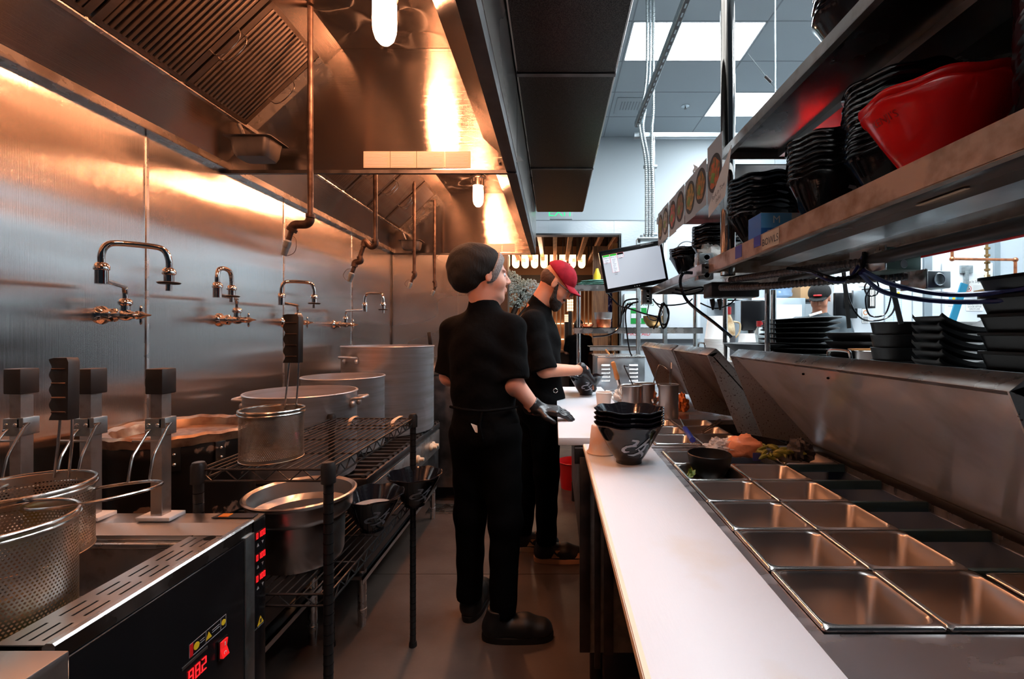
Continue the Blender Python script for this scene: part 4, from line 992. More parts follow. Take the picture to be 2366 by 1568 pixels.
# lids
def lid(y0, y1, dx, lab, handle=None, extra=None, face='steel_lid'):
    t = T('table_lid', lab, 'lid', (.92+dx, (y0+y1)/2, CH-.39), group='raised lids of the prep tables')
    Q = lambda x, z, y: Vector((x+dx, y, CH+z))
    d = Vector((.274,0,-.305)).normalized(); n = Vector((d.z*-1,0,d.x))  # towards the back/up side
    if n.x < 0: n = -n
    a, c = Q(.646,-.088,y0), Q(.922,-.393,y0)
    B().prism([a, c, c+n*.004, a+n*.004], (0,y1-y0,0)).obj('inner_panel', face, t, smooth=0)
    a2, c2 = a+n*.024+Vector((.002,0,.004)), c+n*.024
    B().prism([a2, c2, c2+n*.002, a2+n*.002], (0,y1-y0,0)).obj('outer_panel', 'steel_worn', t, smooth=0)
    B().prism([Q(.624,-.080,y0), Q(.645,-.088,y0), Q(.669,-.066,y0), Q(.656,-.055,y0)], (0,y1-y0,0)).obj('front_lip', 'steel_lip', t, bev=.001)
    for y, s in ((y0, 1), (y1, -1)):
        B().prism([Q(.624,-.080,y), Q(.738,-.366,y), Q(.922,-.397,y), Q(.945,-.38,y), Q(.669,-.066,y)], (0, s*.003, 0)).obj('side_flange', 'steel_speck', t, smooth=0)
    if handle:
        y = handle; p = Q(.70,-.062,y)
        B().tube(smooth_path([p+Vector((0,-.045,-.01)), p+Vector((0,-.043,.012)), p+Vector((0,-.03,.020)), p+Vector((0,.03,.020)), p+Vector((0,.043,.012)), p+Vector((0,.045,-.01))], 4), .004, 8).obj('handle', 'steel_rim', t)
    return t
M['steel_lip'] = mat('steel_lip', (.50,.50,.50), .26, 1.0, c2=(.32,.28,.26), cs=10, r2=.42, detail=8)
M['steel_speck'] = mat('steel_speck', (.42,.39,.37), .42, 1.0, c2=(.12,.07,.05), cs=170, cmin=.60, cmax=.68, r2=.5, detail=3)
L1 = lid(.625, 1.620, 0, 'long raised stainless lid of the near prep table', handle=1.12)
for y in (1.10, 1.21): B().ell((.661, y, CH-.108), (.003,.0045,.003), 10, 6).obj('screw_hole', 'black_hole', L1)
L2 = lid(1.68, 2.165, -.06, 'short raised lid in the middle, its speckled end plate facing the camera', handle=2.05, face='steel_brown')if False else None
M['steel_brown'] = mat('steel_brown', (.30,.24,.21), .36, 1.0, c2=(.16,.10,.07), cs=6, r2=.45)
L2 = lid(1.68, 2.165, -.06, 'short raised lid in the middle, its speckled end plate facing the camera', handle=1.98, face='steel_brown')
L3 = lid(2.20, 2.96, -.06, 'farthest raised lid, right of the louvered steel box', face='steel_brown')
B().prism([PX(1606,829,.60)-Vector((0,0,0)), PX(1636,842,.60), PX(1638,850,.60), PX(1606,838,.60)], (.001,0,0)) if False else None
one(B().obox((.664,1.82,CH-.150), (.001,.12,.03), Matrix.Rotation(-math.radians(42),3,'Y')), 'tape_note', 'tape', 'strip of tan tape stuck inside the middle lid', 'tape', smooth=0)
# clamp hinge
# ================================================================= BOWLS
def bowl_shape(b, R, H, rf, th=.004, oct_=.0012, wz=.0022, n=64, seg=8, flare=.02):
    f = lambda r, z, a: (r*(1+(oct_/R)*math.cos(seg*a)*max(0,(z/H))), z+wz*math.cos(seg*a)*max(0,(z/H-.6))/.4)
    pr = [(0,.002),(rf-.004,.002),(rf-.002,0),(rf,0),(rf,.010),(rf+.004,.014)]
    for i in range(1,9):
        q = i/8; pr.append((rf+.004+(R-.004-rf-.004)*(q**.92), .014+(H-.020)*q))
    pr += [(R,H-.003),(R,H),(R-th*.8,H+.0005),(R-th-.002,H-.004)]
    for i in range(7,-1,-1):
        q = i/8; pr.append((max(.004, rf+(R-th-rf-.002)*(q**.92)), .020+(H-.024)*q))
    pr += [(0,.020)]
    return b.lathe(pr, n=n, fn=f)
def on_cone(b, s, size, a0, zc, R0, R1, H, off=.0012, z0=.014, sq=1.0, rot=0.0):
    me = text_mesh(s); vs = [v.co.copy() for v in me.vertices]
    bmx = bmesh.new(); bmx.from_mesh(me); bmesh.ops.triangulate(bmx, faces=bmx.faces); bmesh.ops.subdivide_edges(bmx, edges=[e for e in bmx.edges if e.calc_length() > .15], cuts=1, use_grid_fill=False)
    bmesh.ops.triangulate(bmx, faces=bmx.faces)
    bmx.verts.index_update(); vs = [v.co.copy() for v in bmx.verts]; fs = [tuple(v.index for v in f.verts) for f in bmx.faces]; bmx.free()
    mx = (min(v.x for v in vs)+max(v.x for v in vs))/2; my = (min(v.y for v in vs)+max(v.y for v in vs))/2
    sl = math.hypot(R1-R0, H-z0); ca, sa = math.cos(rot), math.sin(rot); out = []
    for v in vs:
        x, y = (v.x-mx)*size*sq, (v.y-my)*size; x, y = x*ca-y*sa, x*sa+y*ca
        z = zc+y*(H-z0)/sl; q = (z-z0)/(H-.006-z0); q = max(q, .01)
        r = R0+(R1-R0)*(q**.92)+off; a = a0+x/r
        out.append((r*math.cos(a), r*math.sin(a), z))
    return b.add(out, fs)
STROKES = [([(.32,.95),(.55,.90)],[.045,.06]), ([(.55,.93),(.50,.78),(.38,.70)],[.055,.055,.03]), ([(.16,.60),(.34,.66),(.52,.66)],[.05,.055,.05]), ([(.20,.64),(.08,.50),(.06,.40)],[.05,.06,.06]), ([(.05,.42),(.14,.33),(.30,.36)],[.06,.055,.02]),
           ([(.98,1.0),(.84,.80),(.68,.62),(.50,.46)],[.035,.05,.045,.015]), ([(.70,.66),(.84,.70),(.99,.70)],[.03,.045,.045]), ([(.90,.68),(.80,.44),(.62,.24)],[.04,.05,.055]), ([(.64,.27),(.46,.17),(.26,.19)],[.055,.05,.015]), ([(.60,.48),(.70,.32),(.80,.22)],[.02,.045,.065]), ([(.80,.24),(.82,.10),(.76,.02)],[.065,.05,.01])]
def glyph_on_cone(b, size, a0, zc, R0, R1, H, off=.0012, z0=.014):
    sl = math.hypot(R1-R0, H-z0)
    for li, (pts, ws) in enumerate(STROKES):
        P2 = [Vector((x,y,0)) for x, y in pts]; sp = [P2[0]]+[P2[i].lerp(P2[i+1], q/4) for i in range(len(P2)-1) for q in range(1,5)]; n = len(sp); L = []; Rr_ = []
        for i in range(n):
            d = (sp[min(i+1,n-1)]-sp[max(i-1,0)]).normalized(); u = i/(n-1)*(len(ws)-1); k = min(int(u), len(ws)-2); w_ = ws[k]+(ws[k+1]-ws[k])*(u-k)
            q = Vector((-d.y,d.x,0))*w_; L.append(sp[i]+q); Rr_.append(sp[i]-q)
        out = []
        for v in L+Rr_:
            x, y = (v.x-.5)*size*1.15, (v.y-.5)*size; z = zc+y*(H-z0)/sl; q = max(.01, (z-z0)/(H-.006-z0))
            r = R0+(R1-R0)*(q**.92)+off+li*.00008; a = a0+x/r; out.append((r*math.cos(a), r*math.sin(a), z))
        b.add(out, [(i, i+n, i+n+1, i+1) for i in range(n-1)])
    return b
def make_bowl(R=.108, H=.125, rf=.040, m='black_gloss', kanji=True, ka=-PI/2+.10, **k):
    t = T('ramen_bowl', '', 'bowl')
    bowl_shape(B(), R, H, rf, **k).obj('bowl_body', m, t, smooth=50)
    if kanji:
        glyph_on_cone(B(), .074, ka, H*.46, rf+.004, R-.004, H).obj('brush_mark', 'kanji' if m == 'black_gloss' else 'red_mark', t, smooth=0)
        on_cone(B(), "KENJI'S", .018, ka+PI, H*.78, rf+.004, R-.004, H).obj('lettering', 'kanji' if m == 'black_gloss' else 'red_mark', t, smooth=0)
    return t
M['red_mark'] = mat('red_mark', (.30,.004,.005), .3)
bw = make_bowl(); bw_tall = None
used = []
def put(proto, loc, rz, lab, grp, scale=None, tilt=None):
    o = proto if proto.name not in used else dup(proto)
    used.append(proto.name) if o is proto else None
    o.location = loc; o.rotation_euler = (tilt[0] if tilt else 0, tilt[1] if tilt else 0, rz); o['label'] = lab; o['group'] = grp
    if scale: o.scale = scale
    return o
def stack(proto, c, n, pitch, where, grp, scale=None, kz=None, jit=.003, what='black ramen bowl'):
    for i in range(n):
        k = n-1-i
        put(proto, (c[0]+random.uniform(-jit,jit), c[1]+random.uniform(-jit,jit), c[2]+pitch*i), (kz if (kz is not None and i == 0) else random.uniform(-.05,.05)),
            '%s, %s in the stack %s' % (what, nth(k, n), where), grp, scale)
for i in range(4):
    put(bw, (.232, 1.42, CH-.400+.0145*i), .02 if i == 0 else .02*i, 'black ramen bowl, %s of four on the near cutting board' % ['lowest, with grey brush character','third from top','second from top','topmost'][i], 'ramen bowls stacked on the cutting board')
put(bw, (-.640, 1.60, CH-.69+.004), .5, 'black ramen bowl of milky liquid on the lower rack shelf', 'ramen bowls on the wire rack')
put(bw, (-.560, 1.825, CH-.69+.004), .5, 'black ramen bowl overhanging the far end of the lower rack shelf', 'ramen bowls on the wire rack')
M['milky'] = mat('milky', (.30,.26,.24), .2)
one(B().lathe([(0,0),(.070,0),(.070,.002),(0,.002)], (-.640,1.60,CH-.69+.082), 32), 'broth_liquid', 'milky', 'milky liquid inside the nearer bowl on the rack', 'liquid')
put(bw, (.198, 2.86, CH-.385), .0, 'black ramen bowl being filled by the gloved hand of the cook in the red cap', 'ramen bowls in use')
SZ = CH+.263
stack(bw, (.685,1.50,SZ), 10, .0125, 'beside the blue glove box', 'bowl stack beside the blue glove box', kz=-.25)
stack(bw, (.742,1.225,SZ), 9, .0125, 'just before the glove box', 'middle bowl stack on the shelf', scale=(1,1,1.2))
stack(bw, (.755,.992,SZ), 13, .0125, 'right behind the red bowls', 'tall bowl stack behind the red bowls')
rb = make_bowl(m='red_gloss', kanji=True, ka=-PI/2-.9)
for i in range(2): put(rb, (.652,.775,SZ+.014*i), 2.5+.1*i, 'large bright red ramen bowl, %s of the two on the front shelf edge' % ['lower','upper'][i], 'red bowls on the front shelf edge', tilt=(0,.03*i))
stack(rb, (.905,1.60,SZ), 5, .0125, 'at the shelf back', 'red bowls at the back of the shelf', what='dark red ramen bowl')
put(rb, (.935,.80,SZ), 0, 'red bowl half hidden between the bowl stacks at the back of the shelf', 'red bowls at the back of the shelf')
# plates in a tall stack
pl = T('side_dish', '', 'dish')
B().lathe([(0,.0),(.05,0),(.055,.004),(.115,.020),(.121,.026),(.118,.029),(.112,.025),(.05,.008),(0,.007)], n=48, fn=lambda r, z, a: (r*(1+.02*math.cos(4*a)), z+(.010*math.cos(2*a) if r > .06 else 0))).obj('dish_body', 'black_gloss', pl, smooth=50)
for i in range(29):
    k = 28-i; put(pl, (.712+random.uniform(-.003,.003), .540, SZ+.002+.0088*i), random.uniform(-.1,.1), 'thin black dish, %s in the tallest stack at right edge' % nth(k, 29), 'black dishes stacked at the right edge')
# ================================================================= SHELVES
def shelf(x0, x1, y0, y1, zb, zt, lab, face='shelf_face', brace=True, back=0):
    t = T('wall_shelf', lab, 'shelf', ((x0+x1)/2, (y0+y1)/2, CH+zb))
    B().box(x0+.002, x1, y0, y1, CH+zt-.004, CH+zt).obj('shelf_plate', 'shelf_under', t, smooth=0)
    B().box(x0, x0+.003, y0, y1, CH+zb, CH+zt+.0005).box(x0, x0+.016, y0, y1, CH+zb-.001, CH+zb+.001).obj('front_edge', face, t, smooth=0)
    B().box(x1-.003, x1, y0, y1, CH+zb, CH+zt).obj('back_edge', face, t, smooth=0)
    if back: B().box(x1-.002, x1, y0, y1, CH+zt, CH+back).obj('back_panel', 'shelf_gap_dark', t, smooth=0)  # added dark sheet, makes the open gap behind the bowls read dark
    B().box(x0, x1, y1-.003, y1, CH+zb, CH+zt).obj('end_edge', face, t, smooth=0)
    if brace: B().box((x0+x1)/2-.05, (x0+x1)/2+.05, y0, y1-.003, CH+zt-.022, CH+zt-.004).obj('hat_channel', 'steel', t, smooth=0)
    return t
M['shelf_face'] = mat('shelf_face', (.50,.38,.30), .34, .8, c2=(.28,.16,.10), cs=16, cmin=.46, cmax=.66, r2=.5, detail=7)
M['shelf_under'] = mat('shelf_under', (.34,.33,.32), .20, 1.0, r2=.3, cs=6, c2=(.22,.20,.19), bump=.3, bs=3, bdist=.004)
M['shelf_gap_dark'] = mat('shelf_gap_dark', (.10,.09,.085), .3, 1.0, r2=.45, cs=4)
sh1 = shelf(.55, 1.02, .22, 1.625, .216, .263, 'lower bowl shelf with rusty scuffed front edge', back=.573)
sh2 = shelf(.55, 1.02, .22, 1.50, .573, .600, 'upper bowl shelf with a grey scuffed edge', face='steel_worn')
sh3 = shelf(.53, .95, 1.64, 2.52, .216, .250, 'low shelf section beyond the chrome post, behind the monitor', face='steel_worn', brace=False)
sh4 = shelf(.53, .95, 1.60, 2.36, .565, .595, 'high shelf section beyond the chrome post, carrying the food pictures', face='steel_worn', brace=False)
for (x, y, lab) in ((.598,1.57,'thick chrome post running from the ceiling past both bowl shelves'),):
    t = T('chrome_post', lab, 'post', (x, y, CH+.20))
    B().cyl((x,y,CH+.20),(x,y,CZ-.012),.0245,n=28).obj('tube', 'chrome', t)
    B().cyl((x,y,CZ-.012),(x,y,CZ-.003),.05,n=24).obj('ceiling_flange', 'chrome', t)
for (x, y, lab) in ((.965,2.06,'thin steel post behind the cup stacks, left of the pair'), (1.01,2.10,'thin steel post behind the cup stacks, right of the pair'), (.97,.30,'steel post at the near back corner of the shelves'), (.93,2.48,'steel post at the far back corner of the shelves')):
    one(B().cyl((x,y,CH-.155),(x,y,CH+.2155 if y < 2 else (CH+.2)),.013,n=14), 'shelf_post', 'chrome', lab, 'post')
# tape, marks and texts on the front edge (plane X = .55)
def edge_quad(px0, px1, z0, z1, m, lab, X=.5495, nm='tape_label', slant=0):
    y0 = X*F/(px1-VX); y1 = X*F/(px0-VX)
    return one(B().prism([(X,y0,CH+z0),(X,y1,CH+z0+slant),(X,y1,CH+z1+slant),(X,y0,CH+z1)], (-.0006,0,0)), nm, m, lab, 'tape', smooth=0), y0, y1
o, ya, yb = edge_quad(1762, 1800, .219, .260, 'tape', 'tan tape label reading BOWLS on the lower shelf edge')
q = B().text('BOWLS', .026, (.5488,(ya+yb)/2,CH+.229), (0,-1,0), (0,0,1), .0005).obj('lettering', 'print_dark', o, smooth=0)
edge_quad(1742, 1757, .235, .264, 'blue', 'scrap of blue tape below the glove box')
edge_quad(1699, 1714, .225, .262, 'blue', 'scrap of blue tape near the end of the lower shelf edge')
# sticker under the shelf
one(B().obox((.80,.86,CH+.2565), (.15,.11,.001), Matrix.Identity(3)), 'rating_sticker', 'tape', 'yellowed sticker on the underside of the lower shelf', 'sticker', smooth=0)
# glove box
gx = (.597,.80,1.315,1.40)
g = T('glove_box', 'blue and white box of gloves marked M on the lower shelf', 'box', (.70,1.36,SZ))
B().box(gx[0],gx[1],gx[2],gx[3],SZ,SZ+.086).obj('box_body', 'white', g, bev=.001)
Yf = gx[2]
B().box(gx[0],gx[0]+.088,Yf-.0008,Yf,SZ+.042,SZ+.085).obj('light_panel', 'light_blue', g, smooth=0)
B().box(gx[0],gx[0]+.088,Yf-.0008,Yf,SZ+.018,SZ+.042).box(gx[0]-.0006,gx[0],Yf,gx[3],SZ,SZ+.085).obj('blue_panel', 'blue_box', g, smooth=0)
B().box(gx[0],gx[0]+.088,Yf-.0008,Yf,SZ,SZ+.018).obj('dark_panel', 'print_dark', g, smooth=0)
B().text('M', .030, (gx[0]+.044,Yf-.0012,SZ+.056), (1,0,0), (0,0,1)).obj('lettering', 'paper', g, smooth=0)
B().text('BLACK', .011, (gx[0]+.046,Yf-.0012,SZ+.006), (1,0,0), (0,0,1)).text('100 Gloves by Weight', .006, (gx[0]+.044,Yf-.0012,SZ+.032), (1,0,0), (0,0,1)).text('Powder free', .006, (gx[0]+.044,Yf-.0012,SZ+.024), (1,0,0), (0,0,1)).obj('lettering', 'paper', g, smooth=0)
B().text('victoria', .022, (gx[0]+.142,Yf-.0012,SZ+.058), (1,0,0), (0,0,1)).obj('lettering', 'print_dark', g, smooth=0)
# upper shelf: bowls with red linings and a red box
stack(bw, (.70,1.02,CH+.600), 7, .0135, 'on the upper shelf', 'bowls on the upper shelf')
t = T('red_box', 'red and white box on the upper shelf above the bowls', 'box', (.66,.86,CH+.60))
B().box(.575,.70,.80,.86,CH+.600,CH+.655).obj('box_body', 'red', t, bev=.001)
B().box(.60,.68,.7992,.80,CH+.605,CH+.64).box(.5742,.575,.81,.85,CH+.605,CH+.64).obj('white_panel', 'paper', t, smooth=0)
# bowls on the far low shelf
stack(bw, (.70,1.95,CH+.250), 7, .0130, 'behind the grey cloth', 'bowls behind the grey cloth')
stack(bw, (.68,2.25,CH+.250), 4, .0130, 'behind the order monitor', 'bowls behind the monitor')
one(lump((.615,1.80,CH+.300), (.055,.05,.052), 5, .45, 2.2, flat=-.049), 'grey_cloth', 'white_cloth', 'crumpled grey cloth hanging over the end of the low shelf', 'cloth')
one(lump((.66,1.95,CH+.665), (.055,.07,.07), 9, .6, 2.4, flat=-.069), 'plastic_bag', 'paper', 'crumpled white plastic bag on the high shelf section', 'bag')
one(B().cyl((.62,2.12,CH+.595),(.62,2.12,CH+.68),.03,n=20), 'steel_cup', 'brushed', 'small steel cup on the high shelf section beside the white bag', 'cup')
# food pictures on the edge of the high shelf: sheets, each with a printed bowl
bd = [1.415, 1.555, 1.685, 1.82, 1.95, 2.075, 2.19, 2.295]
fcol = [('chilli2',(.55,.10,.02)), ('soup1',(.45,.16,.03)), ('soup2',(.50,.25,.05)), ('soup3',(.30,.10,.06)), ('soup4',(.55,.08,.08)), ('soup5',(.45,.35,.30)), ('soup6',(.4,.2,.1))]
for i in range(7):
    y0, y1 = bd[i]+.002, bd[i+1]-.002; X = .522-.002*(i%2); zb, zt = CH+.437+.004*(i%2), CH+.60
    if fcol[i][0] not in M: M[fcol[i][0]] = mat(fcol[i][0], fcol[i][1], .5, c2=(.12,.10,.02), cs=45, cmin=.45, cmax=.6)
    t = T('food_picture', 'laminated ramen picture, %s along the high shelf edge' % ['nearest','second','third','fourth','fifth','sixth','farthest'][i], 'picture', (X,(y0+y1)/2,zb), group='ramen pictures along the shelf edge')
    B().box(X, X+.001, y0, y1, zb, zt+(.03 if i == 0 else 0)).obj('sheet', 'sheet_grey', t, smooth=0) if 'sheet_grey' in M else None
    ax3 = Matrix(((0,0,-1),(-1,0,0),(0,1,0)))
    cy, cz = (y0+y1)/2, (zb+zt)/2+.004; r = (y1-y0)*.46
    B().lathe([(0,.0),(1,0),(1,.0008),(0,.0008)], (X,cy,cz), 32, axis=Matrix(((0,0,-1),(-r,0,0),(0,.062,0)))).obj('printed_bowl', 'print_dark', t, smooth=0)
    B().lathe([(0,.0),(1,0),(1,.0012),(0,.0012)], (X,cy,cz), 28, axis=Matrix(((0,0,-1),(-r*.78,0,0),(0,.048,0))), fn=lambda rr, z, a: (rr*(1+.08*math.sin(5*a+i)), z)).obj('printed_soup', fcol[i][0], t, smooth=0)
    B().lathe([(0,.0),(1,0),(1,.0016),(0,.0016)], (X,cy+r*.2,cz-.012), 16, axis=Matrix(((0,0,-1),(-r*.3,0,0),(0,.018,0))), fn=lambda rr, z, a: (rr*(1+.2*math.sin(4*a+i)), z)).obj('printed_garnish', 'leaf', t, smooth=0)
hn = one(B().prism([PX(1690,335,.512),PX(1675,452,.512),PX(1637,503,.512),PX(1637,478,.512),PX(1664,400,.512)], (.001,0,0)), 'handwritten_note', 'paper', 'handwritten paper note hanging by the chrome post', 'note', smooth=0)
rt = (PX(1672,440,.512)-PX(1640,482,.512)).normalized(); 
B().text('Pork in Tow', .022, PX(1660,447,.5105), rt, (0,0,1), .001).text('(ladle)', .018, PX(1660,462,.5105), rt, (0,0,1), .001).obj('handwriting', 'print_dark', hn, smooth=0)
# ================================================================= MONITOR
mc = P(1464,616,2.40); Rr = Matrix.Rotation(-math.radians(10.2), 3, 'Y'); Rr = Matrix.Rotation(math.radians(-3),3,'Z')@Rr
mt = T('monitor', 'tilted order monitor with three white order tickets on screen', 'monitor', tuple(mc))
def mq(b, u0, u1, v0, v1, d0, d1):
    t_ = B().box(u0, u1, d0, d1, v0, v1); return b.add([mc+Rr@Vector(q) for q in t_.v], t_.f)
W_, H_ = .335, .225
mq(B(), -W_/2, W_/2, -H_/2, H_/2, 0, .028).obj('housing', 'black_panel', mt, bev=.004)
sc = mq(B(), -W_/2+.014, W_/2-.014, -H_/2+.022, H_/2-.014, -.001, 0).obj('screen', 'screen', mt, smooth=0)
mq(B(), -W_/2+.014, W_/2-.014, H_/2-.026, H_/2-.014, -.0016, -.001).obj('menu_bar', 'scr_black', sc, smooth=0)
def tick(u0, u1, v0, m, hd, n):
    mq(B(), u0-.001, u1+.001, v0-.001, H_/2-.025, -.0018, -.0014).obj('ticket_border', 'scr_red', sc, smooth=0)
    mq(B(), u0, u1, v0, H_/2-.026, -.0022, -.0018).obj('ticket', 'scr_white', sc, smooth=0)
    mq(B(), u0, u1, H_/2-.036, H_/2-.026, -.0026, -.0022).obj('ticket_header', hd, sc, smooth=0)
    b = B().text('Dine In', .010, mc+Rr@Vector(((u0+u1)/2,-.0026,H_/2-.046)), Rr@Vector((1,0,0)), Rr@Vector((0,0,1)), .0002)
    for k in range(n): mq(b, u0+.008, u1-.008-.004*(k%3), H_/2-.056-.008*k, H_/2-.0545-.008*k, -.0026, -.0022)
    b.obj('ticket_text', 'print_dark', sc, smooth=0)
tick(-.150, -.116, .045, 0, 'scr_green', 3); tick(-.112, -.078, .045-.055, 0, 'scr_green', 11); tick(-.074, -.042, .063, 0, 'scr_black', 1)
b = B()
for k in (-1,0,1): mq(b, .012*k-.002, .012*k+.002, -H_/2+.009, -H_/2+.012, -.0006, 0)
b.text('ENVISION TECHNOLOGY', .006, mc+Rr@Vector((.09,-.001,H_/2-.010)), Rr@Vector((1,0,0)), Rr@Vector((0,0,1)), .0004)
b.obj('bezel_print', 'paper', mt, smooth=0)
B().tube([mc+Vector((.0,.03,-.04)), mc+Vector((.06,.10,-.10)), (.56,2.50,CH+.25)], .012, 10).obj('mount_arm', 'black_metal', mt)
# ================================================================= ELECTRICAL
def ebox(c, w_, h_, d_, lab, rz=0, m='galv', circ=3, outlet=True):
    t = T('junction_box', lab, 'electrical box', tuple(c), group='electrical boxes on the shelves')
    R = Matrix.Rotation(rz, 3, 'Z'); c = Vector(c)
    def bx(b, x0, x1, y0, y1, z0, z1):
        t_ = B().box(x0, x1, y0, y1, z0, z1); return b.add([c+R@Vector(q) for q in t_.v], t_.f)
    bx(B(), 0, w_, 0, d_, 0, h_).obj('box_body', m, t, bev=.003)
    bx(B(), -.006, 0, -.004, d_+.004, -.002, h_+.004).obj('cover_plate', 'steel_bright', t, bev=.001)
    for k in range(circ):
        z = h_*(k+.5)/circ
        B().lathe([(.0,0),(h_/circ*.30,0),(h_/circ*.34,-.001),(h_/circ*.38,0)], tuple(c+R@Vector((w_*.5, -.0012, z))), 18, axis=R@Matrix(((1,0,0),(0,0,1),(0,1,0)))).obj('knockout', 'galv_light', t)
    if outlet:
        for z in (h_*.28, h_*.72): B().lathe([(.0,0),(.013,0),(.014,.002),(.0,.0024)], tuple(c+R@Vector((-.006, d_/2, z))), 18, axis=R@Matrix(((0,0,-1),(1,0,0),(0,1,0)))).obj('socket', 'white', t)
    return t
ebox(P(1617,645,1.70)+Vector((0,0,0)), .052, .098, .04, 'grey metal outlet box at the near end of the low shelf', 0)
ebox(P(1487,702,2.50), .048, .085, .04, 'small grey outlet box below the monitor', 0)
t = ebox((.80,1.10,CH+.155), .10, .055, .10, 'green-grey junction box hanging under the lower shelf', .15, 'box_green' if 'box_green' in M else 'galv', 2, False)
t = ebox((.965,1.18,CH+.118), .07, .045, .07, 'light grey junction box below the green one', .1, 'galv_light', 1, False)
# pipes and conduits under the lower shelf
def cable(pts, r, m, lab, cat='cable', n=6, grp=None, nm='cable', sm=7): return one(B().tube(smooth_path(pts, sm), r, n), nm, m, lab, cat, grp)
one(B().tube([(.80,.30,CH+.185),(.80,1.60,CH+.185)], .016, 16), 'heater_tube', 'black_metal', 'thick black tube running under the lower shelf', 'tube')
one(B().tube([(.93,.88,CH+.195),(.93,1.26,CH+.195)], .004, 10), 'red_reflection_bar', 'red_gloss', 'thin red bar standing in for a red reflection under the lower shelf', 'tube')  # red bar modelled in place of a reflection on the underside
def flex(pts, r, lab, m='galv', pitch=.012):
    t = T('flex_conduit', lab, 'conduit', tuple(pts[-1])); sp = smooth_path(pts, 10)
    B().tube(sp, r*.86, 10).obj('core', m, t)
    L = [0]
    for a, b2 in zip(sp[:-1], sp[1:]): L.append(L[-1]+(b2-a).length)
    n = int(L[-1]/pitch); b = B(); k = 0
    pts2 = []; rs = []
    for i in range(n*4):
        s = L[-1]*i/(n*4)
        while k < len(L)-2 and L[k+1] < s: k += 1
        u = (s-L[k])/max(1e-9, L[k+1]-L[k]); pts2.append(sp[k].lerp(sp[k+1], u)); rs.append(r if i%4 in (0,1) else r*.84)
    b.tube(pts2, rs, 10).obj('spiral_armour', m, t, smooth=0); return t
flex([(.62,1.60,CH+.188),(.66,1.45,CH+.184),(.74,1.25,CH+.182),(.80,1.15,CH+.182)], .012, 'dark armoured conduit under the far end of the lower shelf, upper one', 'steel_dark')
flex([(.60,1.64,CH+.165),(.66,1.45,CH+.150),(.78,1.28,CH+.148),(.93,1.20,CH+.150)], .012, 'dark armoured conduit under the far end of the lower shelf, lower one', 'steel_dark')
cable([(.75,.52,CH+.20),(.84,.66,CH+.19),(.92,.80,CH+.17),(1.02,.92,CH+.128),(1.05,1.02,CH+.10),(1.0,1.15,CH+.098),(.86,1.16,CH+.125),(.76,1.12,CH+.155)], .006, 'navy', 'thick dark blue cable draped under the lower shelf, upper loop')
cable([(.76,.50,CH+.19),(.86,.66,CH+.17),(.95,.80,CH+.15),(1.04,.92,CH+.105),(1.06,1.02,CH+.08),(1.0,1.15,CH+.080),(.86,1.18,CH+.105),(.76,1.13,CH+.150)], .006, 'navy', 'thick dark blue cable draped under the lower shelf, lower loop')
cable([P(1997,582,1.15), P(1990,625,1.15), P(1950,645,1.15), P(1905,637,1.15), P(1870,625,1.2), P(1820,620,1.3)], .005, 'black_gloss', 'black cable looping under the lower shelf beside the strap')
cable([P(1998,584,1.16), P(1965,640,1.18), P(1925,650,1.2), P(1880,632,1.25), P(1840,618,1.35)], .004, 'navy', 'dark blue cable end hanging below the lower shelf')
def hang(px0, py0, px1, py1, Y, w_, lab): return one(B().beam(P(px0,py0,Y), P(px1,py1,Y), w_, .004, up=(0,1,0)), 'hanging_strap', 'black_rubber', lab, 'strap', smooth=0)
hang(1948, 615, 1962, 758, 1.72, .014, 'black strap hanging straight behind the plate stack') 
hang(2046, 600, 2082, 748, 1.35, .014, 'slanted black strap hanging over the deep round bowls')
for k, pts in enumerate(([(1955,660),(1965,700),(1990,735),(2030,740),(2060,725),(2070,690),(2065,640)], [(2016,610),(2012,660),(2000,690),(2010,728),(2045,725),(2060,680)], [(2030,650),(2012,645),(1998,662),(2005,682),(2025,680),(2030,662),(2024,640),(2026,615)])):
    cable([P(a, c_, 1.75+.03*k) for a, c_ in pts], .0032, 'black_gloss', ['thin black wire in a wide loop right of the plate stack','thin black wire hooked over the clipboards','small round loop of black wire beside the paper sign'][k])
# wires round the monitor
W = [([(1600,630),(1578,632),(1572,655),(1585,690),(1610,715),(1650,745),(1690,778)], 1.72, .0065, 'thick black power cord from the outlet box down to the cups'),
     ([(1475,690),(1445,695),(1437,720),(1432,752),(1410,772),(1370,778)], 2.46, .0045, 'black cord drooping left from the small outlet box'),
     ([(1403,676),(1430,705),(1452,712),(1490,725),(1520,735),(1510,760)], 2.44, .0045, 'black cord running under the monitor to the right'),
     ([(1450,700),(1445,730),(1450,780),(1455,810),(1460,822)], 2.42, .004, 'black cord hanging straight down to the louvered box'),
     ([(1475,697),(1448,705),(1440,722),(1436,728),(1446,715),(1462,700)], 2.50, .005, 'knotted bundle of black cord below the monitor'),
     ([(1508,690),(1520,702),(1550,705),(1585,700),(1600,690)], 2.45, .004, 'navy wires sagging under the low shelf'),
     ([(1530,700),(1522,735),(1535,750),(1545,735),(1540,705)], 2.40, .005, 'coiled black lead hanging below the low shelf'),
     ([(1532,698),(1545,720),(1540,750),(1530,756),(1525,725),(1534,700)], 2.37, .005, 'second coiled black lead hanging below the low shelf'),
     ([(1500,700),(1496,730),(1515,740),(1530,720),(1515,700)], 2.55, .003, 'thin black wire loop above the copper bowl'),
     ([(1560,668),(1580,672),(1620,664),(1622,672),(1590,680),(1552,676)], 2.2, .005, 'blue-black cord coiled on the low shelf'),
     ([(1618,700),(1650,712),(1680,706),(1700,690)], 1.9, .003, 'thin wires sagging over the clear cup stack')]
